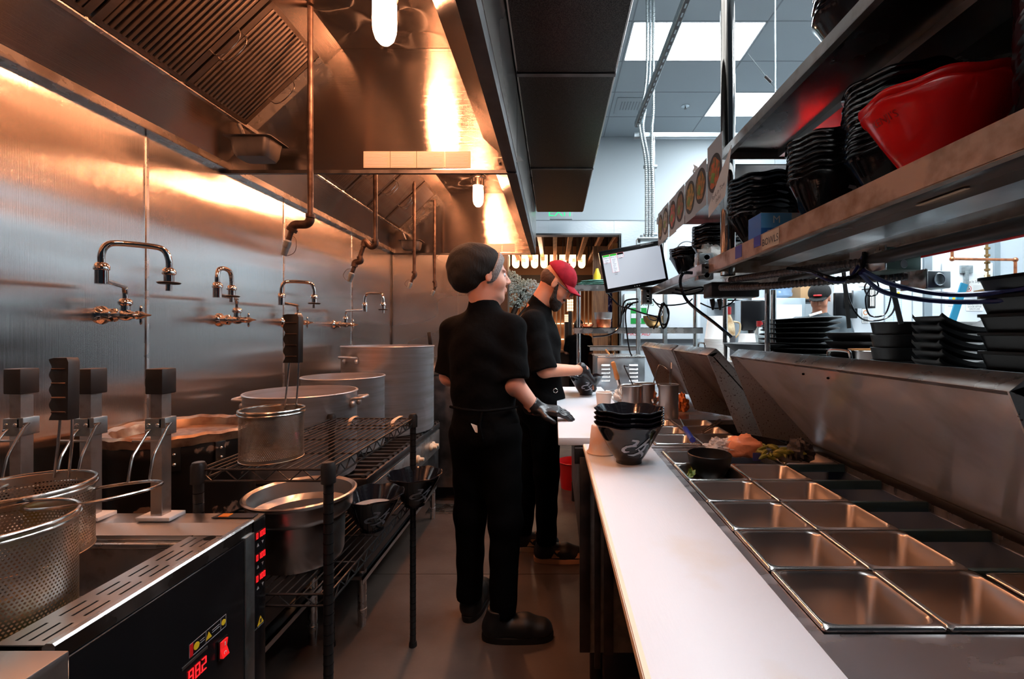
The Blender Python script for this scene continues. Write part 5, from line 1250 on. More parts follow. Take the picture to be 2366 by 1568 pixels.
for pts, Y, r, lab in W: cable([P(a, c_, Y) for a, c_ in pts], r, 'black_gloss', lab)
# black adapters with plugs under the low shelf
t = T('power_strip', 'black power box under the low shelf with two hanging plugs', 'power strip', tuple(P(1660,690,1.85)))
a = P(1634,688,1.85); d = P(1760,650,1.85)
B().box(a.x, d.x-.03, 1.80, 1.90, a.z, a.z+.06).obj('housing', 'black_metal', t, bev=.006)
for px in (1645, 1662): B().tube([P(px,690,1.85), P(px+2,700,1.85), P(px+2,716,1.85)], [.010,.010,.004], 10).obj('plug', 'black_rubber', t)
# ================================================================= UNISTRUT, CONDUITS
t = T('strut_channel', 'slotted dark steel strut slanting along the ceiling space', 'strut', (.684,3.75,CH+1.71))
Zs = 1.71
B().box(.664,.704,1.6,3.78,CH+Zs+.002,CH+Zs+.042).obj('channel_body', 'galv', t, bev=.002)
b = B(); n = 30
B().box(.672,.696,1.6,3.78,CH+Zs,CH+Zs+.003).obj('channel_slot', 'steel_dark', t, smooth=0)
for i in range(n): B().box(.681,.690,1.75+i*.068,1.75+i*.068+.034,CH+Zs-.0006,CH+Zs+.0004).obj('slot_hole', 'galv_light', t, smooth=0)
one(B().box(.66,1.60,3.76,3.80,CH+1.62,CH+1.66), 'strut_channel', 'galv_light', 'pale horizontal strut in front of the far wall', 'strut', bev=.002)
cp = T('conduit_post', 'rigid chrome conduit hanging from the pale horizontal strut', 'conduit', (.813,3.75,CH+.80))
B().cyl((.813,3.75,CH+.78),(.813,3.75,CH+1.62),.015,n=16).obj('tube', 'chrome', cp)
for z in (.80,1.36): B().box(.735,.845,3.735,3.765,CH+z,CH+z+.025).obj('strap_clamp', 'galv_light', cp, bev=.003)
for k in range(3):
    x = .752+.026*k
    flex([(x+.0,3.70,CZ-.006),(x,3.70,CH+2.2),(x+(-.02 if k < 2 else .0),3.70,CH+1.95),(x-(.07 if k == 0 else .05 if k == 1 else -.0)*.9,3.71,CH+1.78),(x-.055 if k < 2 else x-.01,3.71,CH+1.66),(x-.01,3.72,CH+1.42),(x,3.73,CH+1.2),(x,3.73,CH+.78)],
         .0125, 'armoured conduit dropping from the ceiling, %s of three' % ['leftmost','middle','rightmost'][k], 'galv_light' if k == 1 else 'galv', .016)
t = T('clamp_plate', 'steel plate with bolts where the conduits reach the shelf', 'plate', (.78,3.74,CH+.77))
B().box(.68,.92,3.69,3.80,CH+.765,CH+.779).obj('plate', 'galv', t, bev=.002)
for x in (.71,.89): B().cyl((x,3.71,CH+.779),(x,3.71,CH+.80),.012,n=6).obj('nut', 'galv_light', t)
sp_ = T('station_shelf_frame', 'grey steel shelf frame that carries the conduit plate', 'frame', (.78,3.75,CH+.02))
for x in (.69,.91): B().box(x-.015,x+.015,3.73,3.77,CH-.414,CH+.765).obj('upright', 'galv', sp_, bev=.002)
# thin rods and the slack cable near the ceiling
one(B().cyl((1.31,2.70,CH+.61),(1.31,2.70,CZ-.004),.004,n=8), 'hanger_rod', 'galv_light', 'thin white hanger rod right of the chrome post, taller one', 'rod')
one(B().cyl((1.38,3.15,CH+.50),(1.38,3.15,CH+1.92),.004,n=8), 'hanger_rod', 'galv_light', 'thin white hanger rod right of the chrome post, shorter one', 'rod') if False else None
t = T('brace_cable', 'slanting brace cable with a small turnbuckle near the ceiling', 'cable', tuple(P(1795,209,2.72)))
B().tube([P(1728,124,2.72), P(1795,209,2.72)], .0025, 6).obj('cable', 'galv_light', t)
B().tube([P(1768,176,2.72), P(1782,190,2.72)], .009, 8).obj('turnbuckle', 'steel_dark', t)
t = T('sprinkler', 'small round sprinkler head in the ceiling tile', 'sprinkler', (1.63,5.67,CZ))
B().lathe([(0,-.004),(.045,-.004),(.05,.0),(0,.0)], (1.63,5.67,CZ-.003), 24).obj('cover_ring', 'galv_light', t)
B().lathe([(0,-.03),(.018,-.03),(.018,-.028),(.006,-.02),(.006,0),(0,0)], (1.63,5.67,CZ-.006), 16).obj('head', 'steel_dark', t)
t = T('air_vent', 'louvered air vent in the ceiling beside the dark duct', 'vent', (.98,5.62,CZ))
B().box(.76,1.22,5.46,5.86,CZ-.008,CZ-.003).obj('vent_frame', 'ceil_tile', t, bev=.002)
for k in range(10): B().box(.82+.036*k,.832+.036*k,5.55,5.75,CZ-.011,CZ-.007).obj('slat', 'ceil_frame', t, smooth=0)
# ================================================================= PEOPLE (distance-field bodies, one surface each)
class SDF:
    def __init__(s, lo, hi, h):
        s.lo = np.array(lo, np.float32); s.h = h; s.n = tuple(int(math.ceil((hi[i]-lo[i])/h))+1 for i in range(3))
        s.ax = [s.lo[i]+h*np.arange(s.n[i], dtype=np.float32) for i in range(3)]
        s.D = np.full(s.n, .08, np.float32)
    def win(s, lo, hi, m):
        sl = []
        for i in range(3):
            a = int(max(0, math.floor((lo[i]-m-s.lo[i])/s.h))); b = int(min(s.n[i], math.ceil((hi[i]+m-s.lo[i])/s.h)+1))
            if b <= a: return None, None
            sl.append(slice(a, b))
        g = np.meshgrid(s.ax[0][sl[0]], s.ax[1][sl[1]], s.ax[2][sl[2]], indexing='ij', sparse=True)
        return tuple(sl), g
    def put(s, sl, d, k, sub=False):
        D = s.D[sl]
        if sub:
            h = np.clip(.5-.5*(d+D)/k, 0, 1); s.D[sl] = D*(1-h)+(-d)*h+k*h*(1-h)
        else:
            h = np.clip(.5+.5*(D-d)/k, 0, 1); s.D[sl] = D*(1-h)+d*h-k*h*(1-h)
    def cap(s, a, b, ra, rb=None, k=.02, cut=False, sub=False, sq=None):
        rb = ra if rb is None else rb; a = np.array(a, np.float32); b = np.array(b, np.float32); R = max(ra, rb)
        sl, g = s.win(np.minimum(a, b)-R, np.maximum(a, b)+R, .045)
        if sl is None: return s
        ab = b-a; L2 = float(ab@ab)+1e-9
        px, py, pz = g[0]-a[0], g[1]-a[1], g[2]-a[2]
        t = np.clip((px*ab[0]+py*ab[1]+pz*ab[2])/L2, 0, 1)
        d = np.sqrt((px-t*ab[0])**2+(py-t*ab[1])**2+(pz-t*ab[2])**2)-(ra+(rb-ra)*t)
        if cut:
            u = ab/math.sqrt(L2); d = np.maximum(d, (g[0]-b[0])*u[0]+(g[1]-b[1])*u[1]+(g[2]-b[2])*u[2])
        s.put(sl, d.astype(np.float32), k, sub); return s
    def ell(s, c, r, k=.02, R=None, sub=False):
        c = np.array(c, np.float32); m = max(r)
        sl, g = s.win(c-m, c+m, .045)
        if sl is None: return s
        p = [g[0]-c[0], g[1]-c[1], g[2]-c[2]]
        if R is not None:
            Ri = np.array(R.inverted(), np.float32); p = [Ri[i][0]*p[0]+Ri[i][1]*p[1]+Ri[i][2]*p[2] for i in range(3)]
        k0 = np.sqrt((p[0]/r[0])**2+(p[1]/r[1])**2+(p[2]/r[2])**2); k1 = np.sqrt((p[0]/r[0]**2)**2+(p[1]/r[1]**2)**2+(p[2]/r[2]**2)**2)+1e-6
        s.put(sl, (k0*(k0-1)/k1).astype(np.float32), k, sub); return s
    def folds(s, amp, f=38., seed=0.):
        X, Y, Z = np.meshgrid(*s.ax, indexing='ij', sparse=True)
        w = np.sin(f*.5*X+2.1*np.sin(f*.33*Z+seed)+seed)*np.sin(f*.9*Z+1.7*np.sin(f*.4*Y+seed*2)+f*.35*X)
        w = w+.5*np.sin(f*1.7*Z+f*.8*Y+2*np.sin(f*.6*X+seed))
        s.D += (amp*w).astype(np.float32); return s
    def half(s, o, n, k=.004):
        """keep the side where (p-o).n < 0"""
        X, Y, Z = np.meshgrid(*s.ax, indexing='ij', sparse=True)
        s.D = np.maximum(s.D, (X-o[0])*n[0]+(Y-o[1])*n[1]+(Z-o[2])*n[2]).astype(np.float32); return s
    def mesh(s):
        D = s.D; D[0] = D[-1] = .05; D[:,0] = D[:,-1] = .05; D[:,:,0] = D[:,:,-1] = .05
        S_ = D < 0
        c = np.zeros(tuple(n-1 for n in s.n), np.int8)
        for dx in (0,1):
            for dy in (0,1):
                for dz in (0,1): c += S_[dx:s.n[0]-1+dx, dy:s.n[1]-1+dy, dz:s.n[2]-1+dz]
        act = (c > 0) & (c < 8); idx = np.argwhere(act); ids = np.full(act.shape, -1, np.int64); ids[act] = np.arange(len(idx))
        acc = np.zeros((len(idx), 3)); cnt = np.zeros(len(idx))
        i, j, k = idx.T; cor = [(a, b, e) for a in (0,1) for b in (0,1) for e in (0,1)]
        for a in range(8):
            for b in range(a+1, 8):
                df = [cor[b][q]-cor[a][q] for q in range(3)]
                if sum(abs(x) for x in df) != 1: continue
                va = D[i+cor[a][0], j+cor[a][1], k+cor[a][2]]; vb = D[i+cor[b][0], j+cor[b][1], k+cor[b][2]]
                m = (va < 0) != (vb < 0); t = np.where(m, va/(va-vb+1e-12), 0)
                for q in range(3): acc[:, q] += np.where(m, cor[a][q]+t*df[q], 0)
                cnt += m
        vs = (idx+acc/cnt[:, None])*s.h+s.lo
        fs = []
        for ax_ in range(3):
            o = [(1,0,0),(0,1,0),(0,0,1)][ax_]; u, v = [(1,2),(2,0),(0,1)][ax_]
            A = S_[:s.n[0]-o[0], :s.n[1]-o[1], :s.n[2]-o[2]]; B_ = S_[o[0]:, o[1]:, o[2]:]
            e = np.argwhere(A != B_); 
            ok = (e[:, u] > 0) & (e[:, v] > 0) & (e[:,0] < s.n[0]-1) & (e[:,1] < s.n[1]-1) & (e[:,2] < s.n[2]-1); e = e[ok]
            fl_ = A[e[:,0], e[:,1], e[:,2]]
            q = []
            for (du, dv) in ((0,0),(1,0),(1,1),(0,1)):
                ee = e.copy(); ee[:, u] -= du; ee[:, v] -= dv; q.append(ids[ee[:,0], ee[:,1], ee[:,2]])
            q = np.stack(q, 1); q = q[(q >= 0).all(1)] if (q < 0).any() else q
            if len(q) == len(fl_): q[~fl_] = q[~fl_][:, ::-1]
            fs.append(q)
        return vs, np.concatenate(fs)
    def obj(s, name, m, parent, smooth_it=2, label=None, colr=None):
        vs, fs = s.mesh()
        if smooth_it:
            n = len(vs)
            for _ in range(smooth_it):
                a = np.zeros((n,3)); c = np.zeros(n)
                for q in range(4):
                    i, j = fs[:, q], fs[:, (q+1)%4]
                    for t_ in range(3): a[:, t_] += np.bincount(i, vs[j, t_], n)+np.bincount(j, vs[i, t_], n)
                    c += np.bincount(i, minlength=n)+np.bincount(j, minlength=n)
                vs = vs*.5+.5*a/np.maximum(c, 1)[:, None]
        o0 = ORG.get(parent.name, Vector((0,0,0))) if parent else Vector((0,0,0))
        me = bpy.data.meshes.new(name); me.vertices.add(len(vs)); me.vertices.foreach_set('co', (vs-np.array(o0)).astype(np.float32).ravel())
        me.loops.add(fs.size); me.loops.foreach_set('vertex_index', fs.ravel().astype(np.int32))
        me.polygons.add(len(fs)); me.polygons.foreach_set('loop_start', np.arange(0, fs.size, 4, dtype=np.int32))
        me.polygons.foreach_set('use_smooth', [True]*len(fs)); me.update(calc_edges=True); me.validate()
        me.materials.append(M[m] if isinstance(m, str) else m)
        o = bpy.data.objects.new(name, me); COL.objects.link(o)
        if parent: o.parent = parent; ORG[o.name] = o0
        if label: o['label'] = label
        return o
def frame(f, up=(0,0,1)):
    f = V(f).normalized(); l = V(up).cross(f).normalized(); u = f.cross(l); return Matrix((f, l, u)).transposed()
def put_head(s, c, R, sc=1.0, beard=False, female=False):
    W = lambda x, y, z: Vector(c)+R@Vector((x*sc, y*sc, z*sc))
    E = lambda p, r, k=.02, sub=False: s.ell(W(*p), tuple(q*sc for q in r), k, R, sub)
    E((-.012,0,.030), (.098,.076,.092)); E((.035,0,-.025), (.060,.060,.085)); E((.045,0,-.082), (.044,.045,.032)); E((.076,0,-.098), (.016,.020,.016), .02)
    s.cap(W(.090,0,.018), W(.112,0,-.020), .008*sc, .012*sc, .010)
    for y in (-1, 1):
        E((.102,.011*y,-.026), (.010,.008,.008), .006); E((.058,.036*y,-.028), (.030,.024,.030), .02)
        E((.100,.031*y,.008), (.016,.017,.012), .012, True)
        E((.002,.079*y,-.004), (.019,.007,.032), .006); E((.006,.085*y,-.002), (.009,.005,.018), .005, True)
        s.cap(W(.088,.012*y,.026), W(.078,.048*y,.026), .008*sc, .006*sc, .012)
    E((.094,0,-.052), (.012,.024,.0065), .006); E((.092,0,-.064), (.012,.022,.007), .006)
def eyes(c, R, par, sc=1.0):
    for y in (-1, 1):
        p = Vector(c)+R@Vector((.077*sc, .031*y*sc, .008*sc))
        e = B().ell(p, (.0115*sc,)*3, 14, 10).obj('eye', 'white', par)
        B().ell(Vector(c)+R@Vector((.0845*sc, .031*y*sc, .006*sc)), (.005*sc,)*3, 10, 8).obj('iris', 'print_dark', e)
def hand(s, w, f, n, side, curl=.5, sc=1.0, k=.008):
    """w wrist, f finger direction, n back-of-hand normal, side +1/-1 where the thumb is along n x f"""
    f = V(f).normalized(); n = (V(n)-f*V(n).dot(f)).normalized(); t = n.cross(f)*side; w = V(w)
    s.cap(w-f*.03*sc, w+f*.02*sc, .027*sc, .026*sc, .02)
    for q in (-1.5,-.5,.5,1.5): s.cap(w+f*.015*sc+t*q*.010*sc, w+f*.085*sc+t*q*.019*sc, .017*sc, .0135*sc, .012)
    for i, q in enumerate((1.5,.5,-.5,-1.5)):
        L = (.074,.082,.076,.060)[i]*sc; p = w+f*.088*sc+t*q*.0195*sc; d = f; r = .0095*sc
        for j, fr in enumerate((.45,.32,.26)):
            d = (d*math.cos(curl*.9)-n*math.sin(curl*.9)).normalized() if True else d
            e = p+d*L*fr; s.cap(p, e, r, r*.92, .004); p = e; r *= .92; n_ = (n*math.cos(curl*.9)+f*math.sin(curl*.9)); 
            d = d; n2 = n
    p = w+f*.02*sc+t*.026*sc; d = (f*.65+t*.75-n*.25).normalized(); e = p+d*.045*sc; s.cap(p, e, .014*sc, .0115*sc, .010)
    d = (f*.95+t*.2-n*.35).normalized(); s.cap(e, e+d*.034*sc, .0110*sc, .0092*sc, .004)
def person(name_lab, c, J, head, hR, hands, h=.006, skin='skin', top='cloth', folds=(.0028, .0022), slv=.58, beard=False, gloves='glove', pants='cloth_pants', collar=False, hs=1.0, girth=1.0, seated=False):
    t = T('person', name_lab, 'person', c)
    j = {k: Vector(v) for k, v in J.items()}
    allp = list(j.values())+[Vector(head)+Vector((0,0,.12))]
    lo = [min(p[i] for p in allp)-.26 for i in range(3)]; hi = [max(p[i] for p in allp)+.26 for i in range(3)]; lo[2] = max(lo[2], -.01)
    s = SDF(lo, hi, h)
    put_head(s, head, hR, hs)
    hd = Vector(head); nb = j['neck']
    s.cap(hd+hR@Vector((-.025,0,-.05)), nb, .052*girth**.5, .060*girth**.5, .03)
    def torso(s, g, x=0.0):
        ch, pv = j['chest'], j['pelvis']; l = (j['ls']-j['rs']); w_ = l.length; l.normalize(); f = l.cross(Vector((0,0,1))); R = Matrix((f, l, Vector((0,0,1)))).transposed()
        nk = nb-Vector((0,0,.045))
        for q in ('ls','rs'): s.cap(nk, j[q].lerp(nk,.06), .052*g, .050*g+x, .035)
        s.ell(ch.lerp(nb, .22), (.098*g+x, w_*.40+x, .15), .05, R)
        s.ell(ch, (.115*g+x, w_*.40+.02+x, .18), .05, R)
        s.ell(ch.lerp(pv, .5), (.112*g+x, w_*.37+.03+x, .17), .06, R)
        s.ell(pv, (.118*g+x, w_*.38+.035+x, .14), .05, R)
    torso(s, girth)
    for a in 'lr':
        s.cap(j[a+'s'], j[a+'e'], .050, .040, .04); s.cap(j[a+'e'], j[a+'w'], .043, .027, .02)
        s.cap(j[a+'h'], j[a+'k'], .082, .054, .04); s.cap(j[a+'k'], j[a+'a'], .052, .036, .02)
        s.cap(j[a+'a'], j[a+'a']-Vector((0,0,.05)), .036, .034, .02)
    for a, (f, n, sd, cu) in hands.items(): hand(s, j[a+'w'], f, n, sd, cu)
    body = s.obj('body', skin, t)
    eyes(head, hR, t, hs)
    # shirt
    s = SDF(lo, hi, h*1.15); g = girth*1.06
    torso(s, g, .010)
    for a in 'lr':
        e = j[a+'s'].lerp(j[a+'e'], slv+.35) if slv < .6 else j[a+'e']
        s.cap(j[a+'s'], e, .060*girth**.5, .067*girth**.5, .035, cut=True)
    s.cap(nb.lerp(hd, .25), nb-Vector((0,0,.05)), .066, .078, .03)
    s.folds(folds[0], 36., c[0]*5)
    up = (hd-nb).normalized()
    if collar:
        col_d = up; s.cap(nb+up*.005, nb+up*.045, .066, .072, .006)
        s.half(nb+up*.045, tuple(up))
    else: s.half(nb+up*.034, tuple(up))
    s.cap(nb+up*.0, hd-up*.02, .054, .062, .004, sub=True)
    if not seated: s.half((0,0,j['pelvis'].z-.17), (0,0,-1))
    s.obj('shirt', top, t, 1)
    # trousers
    s = SDF(lo, hi, h*1.15)
    l = (j['ls']-j['rs']).normalized(); f = l.cross(Vector((0,0,1))); R = Matrix((f, l, Vector((0,0,1)))).transposed()
    s.ell(j['pelvis']-Vector((0,0,.02)), (.122*girth, (j['ls']-j['rs']).length*.38+.04, .15), .04, R)
    for a in 'lr':
        s.cap(j[a+'h'], j[a+'k'], .098, .072, .04); s.cap(j[a+'k'], j[a+'a']-Vector((0,0,.02)), .070, .058, .03, cut=True)
    s.folds(folds[1], 30., c[0]*3+1)
    s.obj('trousers', pants, t, 1)
    for a, (f, n, sd, cu) in hands.items():
        if gloves:
            w = j[a+'w']; s = SDF([w[i]-.22 for i in range(3)], [w[i]+.22 for i in range(3)], .0042)
            hand(s, w, f, n, sd, cu, 1.09)
            s.cap(w+V(f).normalized()*.01, w-(w-j[a+'e']).normalized()*.035, .032, .034, .008, cut=True); s.folds(.0008, 150.)
            s.obj('glove', gloves, t, 1)
    return t, body
def shoe(t, heel, d, L=.30, m='shoe', sole='shoe', up=None, name='shoe', wd=.048):
    d = V(d).normalized(); q = Vector((-d.y, d.x, 0)); h0 = V(heel); W = lambda x, z, y=0: h0+d*x+q*y+Vector((0,0,z))
    allp = [W(0,0), W(L,.14), W(L,0,.06), W(0,.14,-.06), W(0,.14,.06), W(L,0,-.06)]
    lo = [min(p[i] for p in allp)-.06 for i in range(3)]; hi = [max(p[i] for p in allp)+.06 for i in range(3)]; lo[2] = .018
    s = SDF(lo, hi, .005)
    s.cap(W(.05,.055), W(.07,.13), .046, .050, .03); s.cap(W(.05,.05), W(L*.6,.045), .046, .050, .03); s.cap(W(L*.6,.045), W(L-.05,.035), .050, .042, .03)
    s.ell(W(L-.055,.035), (.052,.050,.038), .02, Matrix((d, q, Vector((0,0,1)))).transposed())
    s.half((0,0,.024), (0,0,-1)); s.half(W(.07,.135), (0,0,1))
    sh = s.obj(name, m, t, 1)
    b = B(); n = 28; loops = []
    for z, g in ((0,-.001),(.0,.002),(.012,.004),(.026,.003),(.028,-.006)):
        lp = []
        for i in range(n):
            a = 2*PI*i/n; x = L/2+(L/2+.004+g)*math.cos(a)*(1 if abs(math.cos(a)) < .9 else 1); wy = (wd+.002+g)*(1.0+.10*math.cos(a))
            sx = math.copysign(abs(math.cos(a))**.65, math.cos(a)); sy = math.copysign(abs(math.sin(a))**.8, math.sin(a))
            lp.append(W(L/2+(L/2+g)*sx, z, wy*sy))
        loops.append(lp)
    lf(b, loops).obj('sole', sole, sh)
    return sh, W
# ---- cook in the dark beanie, seen from behind, head turned right
hR1 = frame((.92,.34,-.03)); hc1 = Vector((-.312,2.03,1.575))
J1 = dict(neck=(-.315,2.045,1.44), chest=(-.325,2.05,1.22), pelvis=(-.312,2.05,.90), ls=(-.462,2.10,1.325), rs=(-.188,2.01,1.335),
          le=(-.49,2.12,1.12), lw=(-.40,2.33,1.03), re=(-.178,1.985,1.105), rw=(-.080,2.03,.985),
          lh=(-.375,2.07,.86), lk=(-.385,2.09,.49), la=(-.395,2.12,.115), rh=(-.245,2.035,.86), rk=(-.215,2.0,.49), ra=(-.225,1.985,.115))
p1, b1 = person('cook in black shirt with black beanie and grey band, seen from behind in the aisle', (-.31,2.05,0), J1, hc1, hR1,
                {'r': ((.9,-.05,-.10), (.1,-.2,1), -1, .30), 'l': ((.4,.9,-.1), (0,0,1), 1, .4)}, skin='skin_pale', girth=1.06)
# beanie with slouch and band
W1 = lambda x, y, z: hc1+hR1@Vector((x,y,z))
s = SDF([hc1[i]-.25 for i in range(3)], [hc1[i]+.24 for i in range(3)], .005)
s.ell(W1(-.03,0,.045), (.112,.096,.098), .03, hR1); s.ell(W1(-.085,0,-.005), (.075,.085,.075), .04, hR1); s.ell(W1(-.075,0,.05), (.085,.085,.08), .04, hR1)
s.folds(.0022, 60.); s.half(W1(.052,0,.045), tuple(hR1@Vector((1,0,-.28)).normalized()))
s.obj('beanie', 'knit', p1, 1, 'black slouchy knitted beanie')
s = SDF([hc1[i]-.2 for i in range(3)], [hc1[i]+.2 for i in range(3)], .005)
s.ell(W1(-.008,0,.035), (.110,.090,.101), .02, hR1)
nn = (hR1@Vector((1,0,-.42))).normalized(); s.half(W1(.070,0,.050), tuple(nn)); s.half(W1(.030,0,.045), tuple(-nn))
s.obj('beanie_band', 'knit_grey', p1, 1, 'grey striped edge of the beanie')
sh1_, _ = shoe(p1, (-.312,1.975,0), (1,.03,0), .305); sh2_, _ = shoe(p1, (-.395,2.075,0), (.12,1,0), .29)
# apron tie and tag at the waist
B().tube(smooth_path([(-.455,1.99,1.0),(-.38,1.915,1.0),(-.30,1.905,.995),(-.22,1.92,1.0),(-.16,1.99,1.0)], 6), .006, 8).obj('apron_tie', 'cloth', p1)
B().tube(smooth_path([(-.30,1.905,.995),(-.31,1.895,.94),(-.30,1.90,.88)], 5), .005, 6).obj('apron_tie', 'cloth', p1)
one(B().prism([P(1088,978,1.91), P(1103,983,1.91), P(1109,1001,1.91), P(1098,998,1.91)], (0,.002,0)), 'paper_slip', 'paper', 'small white slip tucked at the waist of the cook in the dark beanie', 'paper', smooth=0)
# ---- cook in the red cap, in profile, head bowed
th = math.radians(38); hR2 = frame((math.cos(th), -.10, -math.sin(th))); hc2 = Vector((.012,2.70,1.612))
J2 = dict(neck=(-.100,2.715,1.475), chest=(-.115,2.72,1.24), pelvis=(-.09,2.72,.93), ls=(-.13,2.875,1.385), rs=(-.125,2.585,1.375),
          le=(-.06,2.95,1.11), lw=(.10,3.03,1.07), re=(-.055,2.545,1.115), rw=(.176,2.715,1.10),
          lh=(-.13,2.80,.88), lk=(-.16,2.80,.48), la=(-.195,2.80,.115), rh=(-.06,2.66,.88), rk=(-.045,2.65,.50), ra=(-.045,2.655,.12))
p2, b2 = person('bearded cook in black shirt and red cap, filling a bowl at the board', (-.09,2.72,0), J2, hc2, hR2,
                {'r': ((.55,.55,-.62), (.3,-.4,.8), 1, .30), 'l': ((.75,-.45,-.35), (0,.3,1), -1, .45)}, collar=True, girth=1.14, slv=.62)
W2 = lambda x, y, z: hc2+hR2@Vector((x,y,z))
s = SDF([hc2[i]-.22 for i in range(3)], [hc2[i]+.22 for i in range(3)], .0045)
s.ell(W2(-.010,0,.048), (.108,.090,.092), .02, hR2); s.folds(.0008, 70.)
nn = (hR2@Vector((-.30,0,-1))).normalized(); s.half(W2(.03,0,.030), tuple(nn))
s.ell(W2(-.013,0,.030), (.100,.079,.093), .004, hR2, sub=True)
cp_ = s.obj('cap', 'cap', p2, 1, 'red baseball cap')
b = B(); n = 14; top = []; bot = []
for i in range(n+1):
    a = -1.15+2.3*i/n
    for rr, lst in ((0, 0),): pass
vs = []; m_ = 8
for i in range(m_+1):
    q = i/m_
    for jx in range(n+1):
        u = -1+2*jx/n; y = u*.072*(1-.10*q*q); x = .082-.030*u*u+q*(.078*(1-.35*u*u)); z = .050-.018*u*u-.015*q+.0-(.004*q)
        vs.append((x,y,z))
fs = []
for i in range(m_):
    for jx in range(n): a = i*(n+1)+jx; fs.append((a, a+1, a+n+2, a+n+1))
k_ = len(vs); vs2 = vs+[(x,y,z-.004) for x,y,z in vs]; fs2 = fs+[tuple(reversed([q+k_ for q in f])) for f in fs]
per = [jx for jx in range(n+1)]+[i*(n+1)+n for i in range(1,m_+1)]+[m_*(n+1)+jx for jx in range(n-1,-1,-1)]+[i*(n+1) for i in range(m_-1,0,-1)]
for a, b_2 in zip(per, per[1:]+per[:1]): fs2.append((a, a+k_, b_2+k_, b_2))
b.add([W2(*q) for q in vs2], fs2).obj('cap_brim', 'cap', cp_)
B().ell(W2(-.010,0,.141), (.006,.006,.004), 8, 6, hR2).obj('cap_button', 'cap', cp_)
# beard and hair
s = SDF([hc2[i]-.2 for i in range(3)], [hc2[i]+.2 for i in range(3)], .0045)
s.ell(W2(.052,0,-.088), (.050,.052,.040), .02, hR2); s.ell(W2(.080,0,-.112), (.024,.028,.028), .02, hR2)
for y in (-1,1): s.cap(W2(.015,.068*y,.000), W2(.045,.052*y,-.078), .010, .018, .015)
s.cap(W2(.098,-.024,-.047), W2(.098,.024,-.047), .007, .007, .006); s.folds(.0012, 170.)
s.ell(W2(.105,0,-.058), (.014,.020,.009), .004, hR2, sub=True)
s.obj('beard', 'hair', p2, 1, 'full dark beard')
s = SDF([hc2[i]-.2 for i in range(3)], [hc2[i]+.2 for i in range(3)], .0045)
s.ell(W2(-.022,0,.012), (.092,.0775,.075), .02, hR2); s.folds(.0008, 190.)
s.half(W2(.034,0,.02), tuple((hR2@Vector((1,0,-.9))).normalized())); s.half(W2(-.02,0,-.035), tuple((hR2@Vector((.35,0,-1))).normalized()))
s.obj('hair', 'hair_brown', p2, 1, 'short brown hair below the cap')
for a in (-1,1):
    B().tube([W2(.093,.018*a,.029), W2(.086,.046*a,.030)], .004, 6).obj('eyebrow', 'hair', p2)
B().tube(smooth_path([W2(.012,-.079,.012), W2(.06,-.070,.010), W2(.108,-.055,.008)], 4), .0022, 6).obj('glasses_arm', 'black_metal', p2)
B().tube(ring(W2(.112,-.032,.004), .019, 16, hR2@Matrix.Rotation(PI/2,3,'Y')), .002, 6, closed=True).tube(ring(W2(.112,.032,.004), .019, 16, hR2@Matrix.Rotation(PI/2,3,'Y')), .002, 6, closed=True).obj('glasses_frame', 'black_metal', p2)
B().tube(ring((.005,2.545,1.0), .012, 16, Matrix.Rotation(PI/2,3,'X')), .0022, 6, closed=True).obj('belt_ring', 'steel_rim', p2)
for heel, yy in (((-.118,2.655,0),1), ((-.265,2.80,0),0)):
    sh_, W = shoe(p2, heel, (1,0,0), .295, 'shoe', 'tan')
    g = B()
    for (x0, x1, z0, z1) in ((.10,.19,.036,.075),(.235,.27,.034,.062)):
        g.prism([W(x0,z0,-.051), W(x1,z0,-.051), W(x1-.015,z1,-.044), W(x0+.025,z1,-.044)], (0,-.002,0))
    g.obj('tan_panel', 'tan', sh_, smooth=0)
    B().prism([W(.11,.070,-.052), W(.135,.046,-.0545), W(.205,.068,-.052), W(.205,.072,-.051), W(.14,.055,-.0545), W(.118,.073,-.050)], (0,-.002,0)).obj('curved_mark', 'shoe', sh_, smooth=0)
    for k in range(4): B().tube([W(.12+.026*k,.108-.012*k,-.022), W(.125+.026*k,.112-.012*k,.0), W(.12+.026*k,.108-.012*k,.022)], .003, 6).obj('lace', 'tan', sh_)
# ---- third cook among the shelves at the right
hR3 = frame((-.55,-.72,-.35)); hc3 = Vector((2.33,4.0,1.625))
J3 = dict(neck=(2.34,4.02,1.475), chest=(2.35,4.03,1.25), pelvis=(2.36,4.04,.94), ls=(2.50,3.94,1.40), rs=(2.18,4.10,1.40),
          le=(2.50,3.84,1.14), lw=(2.36,3.70,1.10), re=(2.10,4.0,1.14), rw=(2.16,3.78,1.10),
          lh=(2.44,4.0,.88), lk=(2.45,3.99,.49), la=(2.45,4.01,.115), rh=(2.28,4.08,.88), rk=(2.27,4.06,.49), ra=(2.27,4.08,.115))
p3, _ = person('cook in dark cap and shirt bending his head behind the plate stack', (2.35,4.03,0), J3, hc3, hR3, {'r': ((.2,-.9,-.2),(0,0,1),-1,.5), 'l': ((-.3,-.9,-.2),(0,0,1),1,.5)}, h=.009, top='slate' if 'slate' in M else 'cloth')
W3 = lambda x, y, z: hc3+hR3@Vector((x,y,z))
s = SDF([hc3[i]-.22 for i in range(3)], [hc3[i]+.22 for i in range(3)], .006)
s.ell(W3(-.010,0,.048), (.108,.090,.092), .02, hR3); s.half(W3(.03,0,.030), tuple((hR3@Vector((-.3,0,-1))).normalized()))
c3 = s.obj('cap', 'navy_cap' if 'navy_cap' in M else 'knit', p3, 1, 'dark cap with a red stripe')
s = SDF([hc3[i]-.22 for i in range(3)], [hc3[i]+.22 for i in range(3)], .006)
s.ell(W3(.085,0,.030), (.085,.070,.010), .01, hR3); s.obj('cap_brim', 'knit', c3, 1)
